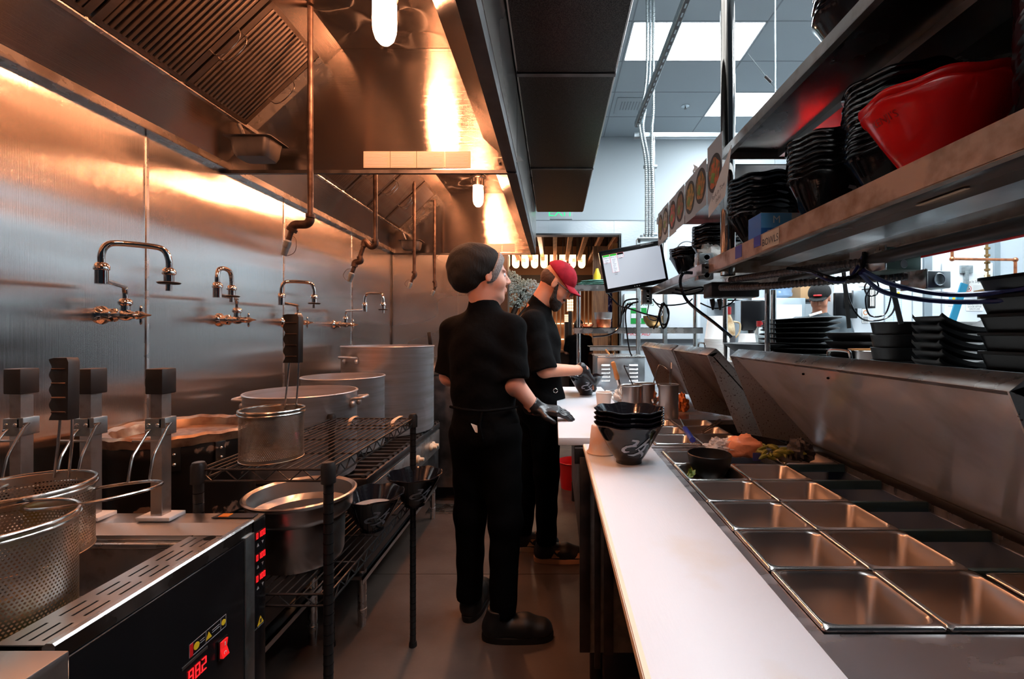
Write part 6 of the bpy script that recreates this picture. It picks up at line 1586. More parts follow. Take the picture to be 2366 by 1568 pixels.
B().tube(smooth_path([W3(.101,-.03,.06), W3(.106,0,.062), W3(.101,.03,.06)], 4), .008, 8).obj('cap_badge', 'red', c3)
for q in ((2.45,4.05),(2.27,4.12)): shoe(p3, (q[0],q[1],0), (-.2,-1,0), .28)
B().beam((2.20,3.93,1.475), (2.28,3.88,1.505), .018, .02).obj('collar_strap', 'paper', p3)
# ---- guest seated in the dining room
hR4 = frame((.2,1,0)); hc4 = Vector((.44,8.3,1.44))
J4 = dict(neck=(.44,8.29,1.30), chest=(.44,8.28,1.06), pelvis=(.44,8.27,.76), ls=(.26,8.28,1.22), rs=(.62,8.28,1.22), le=(.22,8.36,.98), lw=(.30,8.58,.94), re=(.66,8.36,.98), rw=(.58,8.58,.94),
          lh=(.36,8.30,.72), lk=(.34,8.72,.70), la=(.34,8.72,.30), rh=(.52,8.30,.72), rk=(.54,8.72,.70), ra=(.54,8.72,.30))
p4, _ = person('guest in dark clothes sitting in the dining room, seen from behind', (.44,8.3,.55), J4, hc4, hR4, {}, h=.014, gloves=None, seated=True)
s = SDF([hc4[i]-.2 for i in range(3)], [hc4[i]+.2 for i in range(3)], .010)
s.ell(hc4+Vector((0,-.015,.03)), (.09,.105,.11), .02); s.obj('hair', 'hair', p4, 1)
t = T('bar_stool', 'tall dark stool under the guest in the dining room', 'stool', (.44,8.3,0))
B().lathe([(0,.50),(.19,.50),(.2,.52),(.19,.56),(0,.56)], (.44,8.3,0), 24).obj('seat', 'wood_dark', t)
B().cyl((.44,8.3,.02),(.44,8.3,.50),.03,n=12).obj('column', 'black_metal', t); B().cyl((.44,8.3,0),(.44,8.3,.02),.2,n=24).obj('base', 'black_metal', t)
# ================================================================= THINGS ON THE TABLES
ZB = CH-.385
def bain(c, R, H, lab):
    t = T('sauce_canister', lab, 'canister', c, group='steel sauce canisters')
    B().lathe([(0,0),(R-.004,0),(R,.004),(R,H-.004),(R+.005,H-.003),(R+.006,H),(R+.003,H+.002),(R-.002,H-.001),(R-.002,.01),(0,.006)], c, 36).obj('can_body', 'brushed', t)
    B().lathe([(0,H*.6),(R-.003,H*.6)], c, 24).obj('sauce', 'sauce_brown' if 'sauce_brown' in M else 'print_dark', t, smooth=0)
    return t
bain((.395,2.33,ZD), .050, .150, 'steel sauce canister with the wooden handled whisk')
bain((.475,2.40,ZD), .054, .152, 'steel sauce canister with a ladle, in the middle of the three')
bain((.560,2.235,ZD), .048, .165, 'tall steel sauce canister nearest the raised lids')
t = T('whisk', 'whisk with turned wooden handle standing in a canister', 'whisk', (.395,2.33,ZD+.05))
a_, b_2 = P(1416,836,2.30), P(1427,876,2.32); dd = (b_2-a_).normalized(); e_ = b_2+dd*.10
B().tube([a_, a_+dd*.008, a_+dd*.04, b_2-dd*.015, b_2], [.009,.012,.010,.013,.010], 14).obj('handle', 'wood_light', t)
B().tube([b_2, b_2+dd*.03], .009, 12).obj('ferrule', 'steel_rim', t)
for k in range(5):
    q = dd.orthogonal().normalized(); q2 = Matrix.Rotation(k*PI/5, 3, dd)@q
    B().tube(smooth_path([b_2+dd*.03, b_2+dd*.06+q2*.018, e_+dd*.02, b_2+dd*.06-q2*.018, b_2+dd*.03], 5), .001, 5).obj('wire', 'steel_rim', t)
for (p0, p1_, m, lab, hk) in (((1443,848),(1466,896),'black_metal','black handled ladle leaning left in the middle canister',0), ((1520,848),(1508,893),'steel_rim','steel ladle with hooked handle in the middle canister',1), ((1551,838),(1547,900),'steel_rim','flat steel spatula handle with white tag in the tall canister',2)):
    Y = 2.38 if hk < 2 else 2.235
    t = T('ladle', lab, 'ladle', tuple(P(p1_[0],p1_[1],Y)), group='ladles in the canisters')
    A, C = P(*p0, Y), P(*p1_, Y)
    if hk == 2: B().beam(A, C-Vector((0,0,.05)), .003, .012).obj('handle', m, t, smooth=0); B().beam(A+Vector((0,-.003,.002)), A+Vector((0,-.003,-.028)), .002, .016).obj('tag', 'paper', t, smooth=0)
    else:
        d = (A-C).normalized(); pts = [C-d*.06, C, A, A+Vector((.02 if hk else .004,0,.012 if hk else .006)), A+Vector((.05 if hk else .018,0,-.008 if hk else .004))]
        B().tube(smooth_path(pts, 4), .003, 8).obj('handle', m, t)
    B().lathe([(0,0),(.02,.004),(.028,.016),(.03,.03),(.027,.03),(.018,.008),(0,.004)], tuple(C-Vector((0,0,.09))), 16).obj('ladle_bowl', 'steel_rim', t)
t = T('plastic_tub', 'translucent tub of pale sliced ginger beside the whisk canister', 'tub', (.262,2.42,ZB))
B().lathe([(0,0),(.036,0),(.042,.07),(.045,.072),(.041,.074),(.035,.004),(0,.004)], (.262,2.42,ZB), 28).obj('tub_wall', 'plastic_clear', t)
lump((.262,2.42,ZB+.028), (.032,.032,.026), 3, .3, flat=-.022).obj('ginger', 'tape', t)
one(lump((.285,2.22,ZB+.012), (.03,.03,.018), 6, .5, flat=-.012), 'plastic_scrap', 'paper', 'crumpled white plastic scrap on the board before the canisters', 'scrap')
t = T('plastic_cup', 'upturned cloudy plastic cup stained orange behind the bowl stack', 'cup', (.160,1.53,CH-.400))
B().lathe([(.050,.0),(.052,.004),(.046,.010),(.042,.03),(.036,.09),(.032,.094),(0,.094)], (.160,1.53,CH-.400), 32).obj('cup_body', 'cup_orange' if 'cup_orange' in M else 'plastic_clear', t)
# toppings behind the canisters
for (px, py, Y, r, m, sd, nm, lab) in ((1448,886,2.75,(.07,.06,.055),'wrap',1,'wrapped_food','clear wrapped bundle behind the whisk'), (1492,890,2.75,(.06,.05,.045),'noodle',2,'noodle_heap','heap of pale noodles behind the middle canister'),
        (1545,886,2.55,(.06,.05,.055),'brown_bag',3,'brown_bag','crumpled brown bag behind the tall canister'), (1575,905,2.45,(.035,.05,.05),'orange_food',4,'fried_food','orange fried food beside the brown bag'), (1458,915,2.62,(.04,.05,.03),'orange_food',5,'shredded_carrot','shredded orange vegetable between the canisters'), (1405,900,2.85,(.035,.03,.03),'wrap',6,'wrapped_food','small clear wrapped bundle left of the whisk')):
    if m not in M: M[m] = {'wrap': lambda: mat('wrap', (.70,.66,.60), .22, bump=.8, bs=40, bdist=.01), 'noodle': lambda: mat('noodle', (.66,.52,.30), .5, c2=(.45,.30,.14), cs=60, bump=1, bs=90, bdist=.006),
        'brown_bag': lambda: mat('brown_bag', (.48,.22,.10), .35, c2=(.30,.12,.05), cs=15, bump=1, bs=25, bdist=.01), 'orange_food': lambda: mat('orange_food', (.62,.20,.04), .5, c2=(.35,.07,.02), cs=50, bump=1, bs=60, bdist=.006)}[m]()
    c_ = P(px,py,Y); c_.z = ZD+r[2]*.75; c_.z = ZD+r[2]*.72
    one(lump(c_, r, sd, .45, 2.5, flat=-r[2]*.7), nm, m, lab, 'food' if 'bag' not in nm else 'bag')
# louvered stainless unit
t = T('louvered_unit', 'stainless box with louvers and utensils on top, beyond the canisters', 'appliance', (.475,3.5,ZD))
B().box(.312,.66,3.32,3.72,ZD,CH-.175).obj('casing', 'galv_light', t, bev=.004)
B().box(.305,.665,3.312,3.72,CH-.175,CH-.165).obj('top_edge', 'steel_bright', t, bev=.002)
for x in (.372,.575):
    for k in range(5): B().prism([(x-.030,3.32,CH-.225-.028*k),(x-.030,3.308,CH-.236-.028*k),(x-.030,3.32,CH-.241-.028*k)], (.062,0,0)).obj('louver', 'steel_bright', t, smooth=0)
one(B().beam((.41,3.40,CH-.155),(.38,3.36,CH-.120),.012,.006), 'spatula', 'wood_light', 'short wooden tool lying on the louvered unit', 'tool')
one(B().tube([(.46,3.42,CH-.162),(.452,3.42,CH-.12),(.444,3.42,CH-.162)], .004, 6), 'tongs', 'steel_rim', 'small steel tongs standing on the louvered unit', 'tongs')
# shelf station in the far middle
t = T('shelf_station', 'steel shelf station with two tiers beyond the bearded cook', 'shelf', (.6,3.95,0))
B().box(.165,.72,3.70,4.15,CH+.365-.0,CH+.372).box(.165,.72,3.70,3.703,CH+.33,CH+.372).obj('upper_tier', 'steel_bright', t, smooth=0) if False else None
B().box(.165,.72,3.80,4.15,CH+.405,CH+.41).box(.165,.72,3.80,3.804,CH+.355,CH+.41).box(.165,.168,3.80,4.15,CH+.355,CH+.41).obj('upper_tier', 'steel_bright', t, smooth=0)
B().box(.165,1.24,3.80,4.15,CH+.045,CH+.05).box(.165,1.24,3.80,3.804,CH-.0,CH+.05).box(.165,.168,3.80,4.15,CH,CH+.05).obj('lower_tier', 'steel_bright', t, smooth=0)
B().box(.30,1.2,3.85,4.15,CH-.115,CH-.11).box(.30,1.2,3.85,3.854,CH-.145,CH-.11).obj('middle_tier', 'steel_worn', t, smooth=0)
for x in (.205,1.19): B().cyl((x,3.85,0),(x,3.85,CH+.355),.017,n=16).obj('post', 'chrome', t)
B().box(.36,1.24,3.82,4.15,.82,.86).obj('base_tier', 'steel_dark', t, bev=.003)
t = T('folded_cloths', '', None) if False else None
for k in range(3): one(lump((.38,3.95,CH+.418+.016*k), (.19-.02*k,.12,.010), 11+k, .15, 3, flat=-.008), 'folded_cloth', 'mint', ['mint green cloth, lowest on the upper tier','mint green cloth, middle of the three','mint green cloth, top of the three'][k], 'cloth', 'green cloths on the upper tier') if 'mint' in M else None
def cup_stack(c, R, H, n, m, lab, lab2): pass
t = T('copper_pot', 'small copper and steel pot on the lower tier behind the cook', 'pot', (.42,3.92,CH+.05))
B().lathe([(0,0),(.060,0),(.066,.01),(.068,.09),(.071,.092),(.066,.094),(.062,.02),(0,.01)], (.42,3.92,CH+.05), 28).obj('pot_body', 'copper', t)
B().lathe([(.069,.07),(.073,.078),(.078,.13),(.074,.13),(.068,.08)], (.42,3.92,CH+.05), 28).obj('inner_pan', 'brushed', t)
t = T('copper_bowl', 'dark brass bowl on the lower tier under the loose wires', 'bowl', (.85,3.90,CH+.05))
B().lathe([(0,0),(.035,0),(.06,.02),(.085,.06),(.09,.10),(.086,.10),(.06,.03),(0,.01)], (.85,3.90,CH+.05), 28).obj('bowl_body', 'brass' if 'brass' in M else 'copper', t)
one(B().lathe([(0,0),(.035,0),(.05,.01),(.06,.03),(.057,.032),(0,.012)], (.28,3.88,CH+.05), 20), 'copper_dish', 'copper', 'small copper dish left of the copper pot', 'dish')
# first aid cabinet on the far wall
fa = T('first_aid_cabinet', 'white first aid cabinet with a green and white cross', 'cabinet', (1.56,6.45,CH-.1))
x0, x1 = .97+.0, 1.86; zt, zb = CH+.52, CH-.02
B().box(.985,2.06,6.42,6.545,CH-.08,CH+.56).obj('cabinet_body', 'white', fa, bev=.008)
B().text('UNIFORMS', .085, (1.20,6.419,CH+.39), (1,0,0), (0,0,1)).obj('lettering', 'green_dark' if 'green_dark' in M else 'print_dark', fa, smooth=0)
B().box(1.075,1.30,6.416,6.42,CH+.135,CH+.36).obj('green_square', 'green', fa, smooth=0)
B().box(1.155,1.22,6.413,6.417,CH+.142,CH+.353).box(1.082,1.293,6.413,6.417,CH+.215,CH+.28).obj('white_cross', 'white', fa, smooth=0)
B().text('FIRST AID', .075, (1.19,6.419,CH-.03), (1,0,0), (0,0,1)).obj('lettering', 'red', fa, smooth=0)
# shelf unit at the far wall right of the cabinet
t = T('wall_clock', 'round white wall clock behind the bowls, partly hidden', 'clock', (1.90,6.50,CH+1.17))
B().lathe([(0,.0),(.145,0),(.155,.01),(.155,.03),(.145,.035),(.14,.025),(0,.02)], (1.90,6.548,CH+1.17), 40, axis=Matrix(((1,0,0),(0,0,-1),(0,1,0)))).obj('clock_case', 'black_metal', t)
B().lathe([(0,.0),(.140,0),(.140,.001),(0,.001)], (1.90,6.523,CH+1.17), 40, axis=Matrix(((1,0,0),(0,0,-1),(0,1,0)))).obj('dial', 'white', t)
b = B()
for k in range(12):
    a = PI/2-2*PI*(k+1)/12; b.text(str(k+1), .04, (1.90+.108*math.cos(a), 6.521, CH+1.17-.014+.108*math.sin(a)), (1,0,0), (0,0,1))
b.beam((1.90,6.52,CH+1.17),(1.95,6.52,CH+1.21),.004,.008,up=(0,1,0)).beam((1.90,6.52,CH+1.17),(1.86,6.52,CH+1.26),.003,.005,up=(0,1,0)).obj('numerals', 'print_dark', t, smooth=0)
for i, (x, c_) in enumerate(((1.02,'exit'),)): pass
ex = T('exit_sign', 'white EXIT sign with green letters under the dark duct', 'sign', (.085,6.0,CH+1.58))
B().box(-.06,.235,5.98,6.02,CH+1.50,CH+1.70).box(.07,.10,5.99,6.01,CH+1.70,CZ-.003).obj('sign_case', 'sign_grey', ex, bev=.004)
B().text('EXIT', .165, (.088,5.979,CH+1.54), (1,0,0), (0,0,1)).obj('lettering', 'exit_green', ex, smooth=0)
fx2 = T('fire_alarm', 'red fire alarm strobe left of the wide opening', 'alarm', (-.33,6.5,CH+1.47))
B().box(-.36,-.30,6.50,6.553,CH+1.46,CH+1.58).obj('alarm_body', 'red', fx2, bev=.006); B().box(-.34,-.32,6.49,6.50,CH+1.49,CH+1.55).obj('strobe', 'white', fx2, bev=.002)
# red bucket on the floor
t = T('red_bucket', 'bright red bucket on the floor behind the legs of the cook in the red cap', 'bucket', (.16,3.95,0)); 
B().lathe([(0,0),(.10,0),(.125,.22),(.132,.225),(.126,.23),(.097,.01),(0,.01)], (.155,3.92,0), 28).obj('bucket_body', 'red', t)
# bowl and leaves in the fifth pan, produce bag, cling film
Z5 = ZD-.02
t = T('small_bowl', 'round matt black bowl sitting in a pan of green leaves', 'bowl', (.475,1.395,ZD-.028))
B().lathe([(0,0),(.028,0),(.030,.004),(.048,.020),(.060,.045),(.0655,.075),(.0635,.077),(.057,.048),(.045,.024),(0,.010)], (.475,1.395,ZD-.028), 48).obj('bowl_body', 'black_matte', t)
for i in range(14):
    a = random.random()*2*PI; x = .402+random.uniform(-.005,.02); y = 1.345+random.uniform(0,.10); z = ZD-.03+random.uniform(0,.03)
    L = random.uniform(.018,.03); dr_ = Vector((math.cos(a), math.sin(a), random.uniform(.2,.9))).normalized(); sd_ = dr_.orthogonal().normalized()
    c0 = Vector((x,y,z)); v_ = [c0, c0+dr_*L*.5+sd_*L*.28, c0+dr_*L, c0+dr_*L*.5-sd_*L*.28]; nn_ = dr_.cross(sd_)*.0015
    if i < 14: one(B().add(v_+[q+nn_ for q in v_], [(0,1,2,3),(7,6,5,4),(0,4,5,1),(1,5,6,2),(2,6,7,3),(3,7,4,0)]), 'green_leaf', 'leaf', 'small green herb leaf beside the matt black bowl', 'leaf', 'herb leaves around the small black bowl')
bg = T('produce_bag', 'open orange plastic bag of green snap peas on the pans', 'bag', (.70,1.50,ZD+.004))
M['bag_orange'] = mat('bag_orange', (.70,.27,.14), .3, 0, c2=(.72,.55,.48), cs=9, cmin=.5, cmax=.6, bump=.6, bs=20, bdist=.01)
lump((.632,1.515,ZD+.036), (.058,.03,.042), 21, .22, 2.2, flat=-.03).obj('bag_film', 'bag_orange', bg)
lump((.80,1.49,ZD+.030), (.035,.04,.036), 25, .5, 3, flat=-.028).obj('bag_film', 'print_dark', bg)
B().box(.632,.656,1.447,1.451,ZD+.010,ZD+.035).obj('blue_label', 'navy', bg, smooth=0)
for i in range(26):
    x = random.uniform(.66,.79); y = random.uniform(1.45,1.53); z = ZD+.012+random.uniform(0,.030)*(1-abs(x-.72)*5)
    a = random.uniform(0,PI); d = Vector((math.cos(a), math.sin(a)*.5, random.uniform(-.2,.3))).normalized()
    L = random.uniform(.03,.045); c0 = Vector((x,y,z))
    B().tube([c0-d*L/2, c0-d*L*.3+Vector((0,0,.003)), c0+Vector((0,0,.004)), c0+d*L*.3+Vector((0,0,.003)), c0+d*L/2], [.001,.006,.0075,.006,.001], 7).obj('pea_pod', 'peas', bg)
M['film'] = mat('film', (.75,.75,.76), .08, 0, alpha=.45, bump=1, bs=45, bdist=.02)
one(lump((.565,1.535,ZD+.028), (.05,.035,.03), 31, .7, 3.2, 36, 24, flat=-.024), 'cling_film', 'film', 'crumpled clear cling film behind the matt black bowl', 'film')
# ================================================================= PASS COUNTER AND ITS STACKS
ZP = CH-.165
pc = T('pass_counter', 'raised steel counter behind the lids, carrying the black dish stacks', 'counter', (1.35,1.7,0))
B().box(1.03,1.75,.35,3.0,ZP-.03,ZP).obj('counter_top', 'steel', pc, bev=.003); B().box(1.06,1.70,.40,2.95,.1,ZP-.03).obj('cabinet_body', 'steel_dark', pc, bev=.003)
# square black tubs
tb = T('square_tub', '', 'tub')
lf(B(), [rrect(0,0,.070,.060,.02,0), rrect(0,0,.074,.064,.02,.004), rrect(0,0,.092,.080,.024,.070), rrect(0,0,.096,.084,.024,.071), rrect(0,0,.096,.084,.024,.078), rrect(0,0,.091,.079,.024,.078), rrect(0,0,.072,.062,.02,.008)], True, True).obj('tub_body', 'black_matte', tb, smooth=50)
for i in range(6):
    k = 5-i; put(tb, (1.135,1.05,ZP+.0445*i), 0, 'square black tub, %s of the stack at the right frame edge' % nth(k, 6), 'square black tubs')
# curved oblong trays
ct = T('curved_tray', '', 'tray')
nx = 18; loops = []; b = B(); vs = []; fs = []
for i in range(nx+1):
    u = -1+2*i/nx; x = u*.115; z = .034*(abs(u)**2.2)+(.004 if abs(u) > .97 else 0)
    for (y, dz) in ((-.055,.008),(-.045,0),(.045,0),(.055,.008),(.055,-.002+.0),(.045,-.009),(-.045,-.009),(-.055,-.002)): vs.append((x*(1 if True else 1), y*(1-.15*abs(u)**4), z+dz+.009))
for i in range(nx):
    for jx in range(8): a = i*8+jx; c_ = i*8+(jx+1)%8; fs.append((a, c_, c_+8, a+8))
fs += [tuple(range(8))[::-1], tuple(nx*8+q for q in range(8))]
B().add(vs, fs).obj('tray_body', 'black_matte', ct, smooth=50)
for i in range(8):
    k = 7-i; put(ct, (1.128+.0*i,1.245,ZP+.0235*i), .05*(i%2), 'curved black oblong tray, %s of the stack beside the square tubs' % nth(k, 8), 'curved black trays')
# deep round bowls, wide bowl, plates
db = T('deep_bowl', '', 'bowl')
B().lathe([(0,0),(.060,0),(.064,.004),(.080,.040),(.086,.072),(.088,.078),(.084,.079),(.078,.045),(.060,.010),(0,.008)], n=44).obj('bowl_body', 'black_matte', db)
for i in range(4): put(db, (1.125,1.47,ZP+.041*i), 0, 'deep round black bowl, %s of the stack right of the steel pot' % nth(3-i, 4), 'deep round black bowls')
wb_ = T('wide_bowl', '', 'bowl')
B().lathe([(0,0),(.07,0),(.075,.005),(.13,.045),(.142,.062),(.145,.066),(.140,.067),(.12,.042),(.07,.010),(0,.008)], n=48).obj('bowl_body', 'black_matte', wb_)
for i in range(4): put(wb_, (1.235,1.80,ZP+.034*i), 0, 'wide black bowl, %s of the stack right of the plates' % nth(3-i, 4), 'wide black bowls')
bb_ = T('large_platter', 'very large black bowl under the plate stack, overhanging the lid', 'bowl', (1.13,2.28,ZP))
B().lathe([(0,0),(.14,0),(.15,.005),(.30,.105),(.31,.112),(.30,.114),(.14,.012),(0,.012)], (1.13,2.28,ZP), 64).obj('bowl_body', 'black_matte', bb_) if False else B().lathe([(0,0),(.11,0),(.12,.005),(.262,.108),(.270,.114),(.262,.116),(.12,.014),(0,.012)], (1.13,2.28,ZP), 64).obj('bowl_body', 'black_matte', bb_)
pp_ = T('dinner_plate', '', 'plate')
B().lathe([(0,0),(.075,0),(.080,.005),(.135,.022),(.165,.028),(.168,.031),(.164,.033),(.13,.028),(.078,.010),(0,.008)], n=56, fn=lambda r, z, a: (r*(1+.004*math.cos(9*a)), z)).obj('plate_body', 'black_matte', pp_)
for i in range(9): put(pp_, (1.135+.003*i,2.16-.002*i,ZP+.020+.0225*i), .3*i, 'black rimmed dinner plate, %s of the stack in the large black bowl' % nth(8-i, 9), 'black dinner plates', tilt=(0,.006*i))
t = T('handled_pot', 'steel pot with loop handle behind the long lid, spatula on top', 'pot', (1.08,1.64,ZP)) if False else T('handled_pot', 'low steel pot between the lid and the wide black bowls', 'pot', (1.09,1.62,ZP))
B().lathe([(0,0),(.066,0),(.070,.004),(.071,.10),(.074,.102),(.070,.104),(.067,.01),(0,.006)], (1.16,1.63,ZP), 36).obj('pot_body', 'brushed', t)
one(B().beam((1.06,1.62,ZP+.108),(1.25,1.64,ZP+.110),.018,.006).beam((1.20,1.633,ZP+.110),(1.25,1.64,ZP+.110),.03,.005), 'wood_spatula', 'wood_light', 'wooden spatula lying across the low steel pot', 'spatula') if False else one(B().beam((1.05,1.62,ZP+.108),(1.24,1.635,ZP+.108),.018,.006), 'wood_spatula', 'wood_light', 'wooden spatula lying across the low steel pot', 'spatula')
# clear cup stacks: upturned cups, every cup on its own
cpx = T('clear_cup', '', 'cup')
B().lathe([(.0,.150),(.052,.150),(.054,.146),(.072,.012),(.076,.008),(.076,0),(.073,0),(.070,.010),(.052,.144),(0,.146)], n=40).obj('cup_wall', 'plastic_clear', cpx)
for i in range(12): put(cpx, (1.02,2.86,ZP+.0112*i), 0, 'cloudy plastic cup upside down, %s of the tall cup stack' % nth(11-i, 12), 'tall stack of cloudy cups')
for i in range(5): put(cpx, (1.15,2.72,ZP+.0112*i), 0, 'cloudy plastic cup upside down, %s of the short cup stack' % nth(4-i, 5), 'short stack of cloudy cups', scale=(.8,.8,.8))
def bottle(c, R, H, cap, body, lab, handle=True):
    t = T('sauce_bottle', lab, 'bottle', c, group='sauce bottles behind the cups')
    B().lathe([(0,0),(R-.004,0),(R,.006),(R,H*.55),(R*.9,H*.66),(R*.45,H*.82),(R*.38,H*.86),(R*.38,H*.88),(0,H*.88)], c, 28).obj('bottle_body', body, t)
    B().lathe([(0,H*.86),(R*.48,H*.86),(R*.48,H),(0,H)], c, 20).obj('cap', cap, t)
    B().lathe([(R+.001,.02),(R+.001,H*.45)], c, 28).obj('label_band', 'print_dark', t)
    if handle: B().tube(smooth_path([V(c)+Vector((R*.8,0,H*.72)), V(c)+Vector((R*1.7,0,H*.68)), V(c)+Vector((R*1.6,0,H*.5)), V(c)+Vector((R,0,H*.40))], 5), .006, 8).obj('handle', body, t)
M['soy'] = mat('soy', (.50,.40,.26), .25, 0, c2=(.25,.15,.07), cs=20); M['red_cap'] = mat('red_cap', (.22,.008,.01), .4)
bottle((1.115,2.93,ZP), .046, .335, 'red_cap', 'soy', 'tall sauce bottle with a dark red cap right of the tall cup stack')
bottle((1.235,2.74,ZP), .038, .24, 'red_cap', 'galv', 'square shouldered jar with red cap by the short cup stack', False)
bottle((1.33,2.78,ZP), .038, .24, 'red_cap', 'soy', 'sauce bottle with red cap close to the plate stack')
t = T('label_card', 'printed white and red carton below the red capped jar', 'carton', (1.22,2.64,ZP))
B().box(1.14,1.33,2.62,2.66,ZP,ZP+.075).obj('carton_body', 'paper', t, smooth=0)
B().text('Indian Tonic', .022, (1.20,2.6195,ZP+.052), (1,0,0), (0,0,1)).obj('lettering', 'print_dark', t, smooth=0); B().text('Technol', .022, (1.29,2.6195,ZP+.050), (1,0,0), (0,0,1)).obj('lettering', 'orange', t, smooth=0)
# wire tub of clear lids by the deep bowls, blue strip
t = T('clear_tub', 'stack of clear green-tinted tubs right of the deep bowls', 'tub', (1.285,1.50,ZP))
for i in range(3): lf(B(), [rrect(1.262,1.53,.036,.05,.01,ZP+.05*i), rrect(1.262,1.53,.045,.06,.012,ZP+.05*i+.075), rrect(1.262,1.53,.047,.062,.012,ZP+.05*i+.078)], True, False).obj('tub_wall', 'green_tint' if 'green_tint' in M else 'plastic_clear', t)
one(B().beam(P(2166,848,1.85), P(2228,655,1.85), .028, .006, up=(0,1,0)), 'blue_strip', 'teal_blue', 'leaning blue plastic strip behind the curved trays', 'strip', smooth=0)
t = T('steel_rail', 'worn steel rail bar behind the deep bowls and trays', 'rail', (1.62,1.80,ZP)); a_ = P(2120,748,1.95); b_2 = P(2200,748,1.95)
B().box(a_.x,b_2.x+.1,1.93,1.97,a_.z-.012,a_.z+.010).obj('bar', 'steel_worn', t, bev=.002); B().box(b_2.x+.05,b_2.x+.08,1.93,1.97,ZP,a_.z-.012).box(a_.x+.01,a_.x+.03,1.93,1.97,ZP,a_.z-.012).obj('bracket', 'steel_dark', t, smooth=0)
# ================================================================= STORE SIDE BEHIND
t = T('back_monitor', 'back of a black point of sale screen behind the cup stacks', 'monitor', (1.42,3.3,ZP-.2))
B().box(1.35,1.52,3.28,3.31,CH+.02,CH+.24).obj('housing', 'black_panel', t, bev=.01); B().cyl((1.43,3.31,.0),(1.43,3.31,CH+.02),.02,n=12).obj('pole', 'black_metal', t)
def PN(px, py): return P(px, py, PY-.008)
def sheet_on(px0, py0, px1, py1, m, nm, lab, cat, grp=None, Yw=None, t_=.003):
    Yw = Yw or (PY-.010); a, b_ = P(px0, py0, Yw), P(px1, py1, Yw)
    t = T(nm, lab, cat, ((a.x+b_.x)/2, Yw, b_.z), group=grp); B().box(a.x, b_.x, Yw-t_, Yw, b_.z, a.z).obj('sheet', m, t, smooth=0); return t, a, b_, Yw-t_
def lines(par, a, b_, Y, n, y0=.2, y1=.9, x0=.08, x1=.92, m='print_grey', th=.3):
    g = B(); h = a.z-b_.z; w_ = b_.x-a.x
    for k in range(n):
        z = a.z-h*(y0+(y1-y0)*k/max(1,n-1)); g.box(a.x+w_*x0, a.x+w_*(x1-.1*(k%3 == 2)), Y-.001, Y, z-h*(y1-y0)/n*th*.5, z+h*(y1-y0)/n*th*.5)
    return g.obj('fine_print', m, par, smooth=0)
def keep_sep(px0, py0, px1, py1, lab, Yw):
    t, a, b_, Y = sheet_on(px0, py0, px1, py1, 'paper', 'safety_poster', lab, 'poster', Yw=Yw)
    w_ = b_.x-a.x; h = a.z-b_.z
    B().text('Keep it Separate', w_*.135, ((a.x+b_.x)/2, Y, a.z-h*.18), (1,0,0), (0,0,1)).obj('lettering', 'print_dark', t, smooth=0)
    cx, cz, r = a.x+w_*.24, a.z-h*.52, h*.17; A = Matrix(((1,0,0),(0,0,-1),(0,1,0)))
    o = B().lathe([(r*.84,0),(r,0),(r,.001),(r*.84,.001)], (cx,Y,cz), 28, axis=A, closed=True).obx if False else B().lathe([(r*.84,0),(r,0),(r,.001),(r*.84,.001)], (cx,Y,cz), 28, axis=A, closed=True).beam((cx-r*.6,Y-.0006,cz+r*.6),(cx+r*.6,Y-.0006,cz-r*.6),r*.12,.001,up=(0,1,0)).obj('ban_symbol', 'red', t, smooth=0)
    B().ell((cx,Y,cz), (r*.5,.0006,r*.35), 10, 6).obj('hand_symbol', 'print_dark', t)
    lines(t, Vector((a.x+w_*.42,0,a.z-h*.35)), Vector((b_.x-w_*.08,0,b_.z+h*.25)), Y, 7, 0, 1, 0, 1)
keep_sep(2223,646,2283,686,'white Keep it Separate poster on the walk-in door',PY-.052)
keep_sep(1985,622,2022,662,'white Keep it Separate poster left of the whiteboard',PY-.010)
t, a, b_, Y = sheet_on(2232,694,2271,718,'paper','notice_sign','white sign telling to firmly close the door after each use','sign',Yw=PY-.052)
w_ = b_.x-a.x; h = a.z-b_.z
B().box(a.x+w_*.03,b_.x-w_*.03,Y-.001,Y,a.z-h*.24,a.z-h*.03).obj('blue_header', 'blue_box', t, smooth=0)
B().text('NOTICE', w_*.17, ((a.x+b_.x)/2,Y-.001,a.z-h*.20), (1,0,0), (0,0,1)).obj('lettering', 'paper', t, smooth=0)
g = B()
for k, s_ in enumerate(('FIRMLY CLOSE','DOOR AFTER','EACH USE')): g.text(s_, w_*.135, ((a.x+b_.x)/2,Y,a.z-h*(.45+.22*k)), (1,0,0), (0,0,1))
g.obj('lettering', 'print_dark', t, smooth=0)
t, a, b_, Y = sheet_on(2190,673,2214,706,'paper','food_poster','FIFO food rotation poster on the walk-in door','poster',Yw=PY-.052)
w_ = b_.x-a.x; h = a.z-b_.z
B().box(a.x+w_*.06,b_.x-w_*.03,Y-.001,Y,a.z-h*.25,a.z-h*.05).obj('red_header', 'red', t, smooth=0)
B().text('FIFO', w_*.36, ((a.x+b_.x)/2,Y-.001,a.z-h*.22), (1,0,0), (0,0,1)).obj('lettering', 'paper', t, smooth=0)
B().box(a.x+w_*.08,b_.x-w_*.05,Y-.001,Y,b_.z+h*.12,a.z-h*.36).obj('blue_field', 'light_blue', t, smooth=0)
B().box(a.x+w_*.4,b_.x-w_*.10,Y-.002,Y,b_.z+h*.17,a.z-h*.42).obj('yellow_field', 'yellow', t, smooth=0)
t, a, b_, Y = sheet_on(2044,669,2106,760,'white','whiteboard','gridded whiteboard with aluminium frame on the partition','whiteboard')
g = B(); w_ = b_.x-a.x; h = a.z-b_.z
for k in range(16): g.box(a.x+.01, a.x+w_*.62, Y-.001, Y, a.z-h*(.1+.055*k)-.001, a.z-h*(.1+.055*k)+.001)
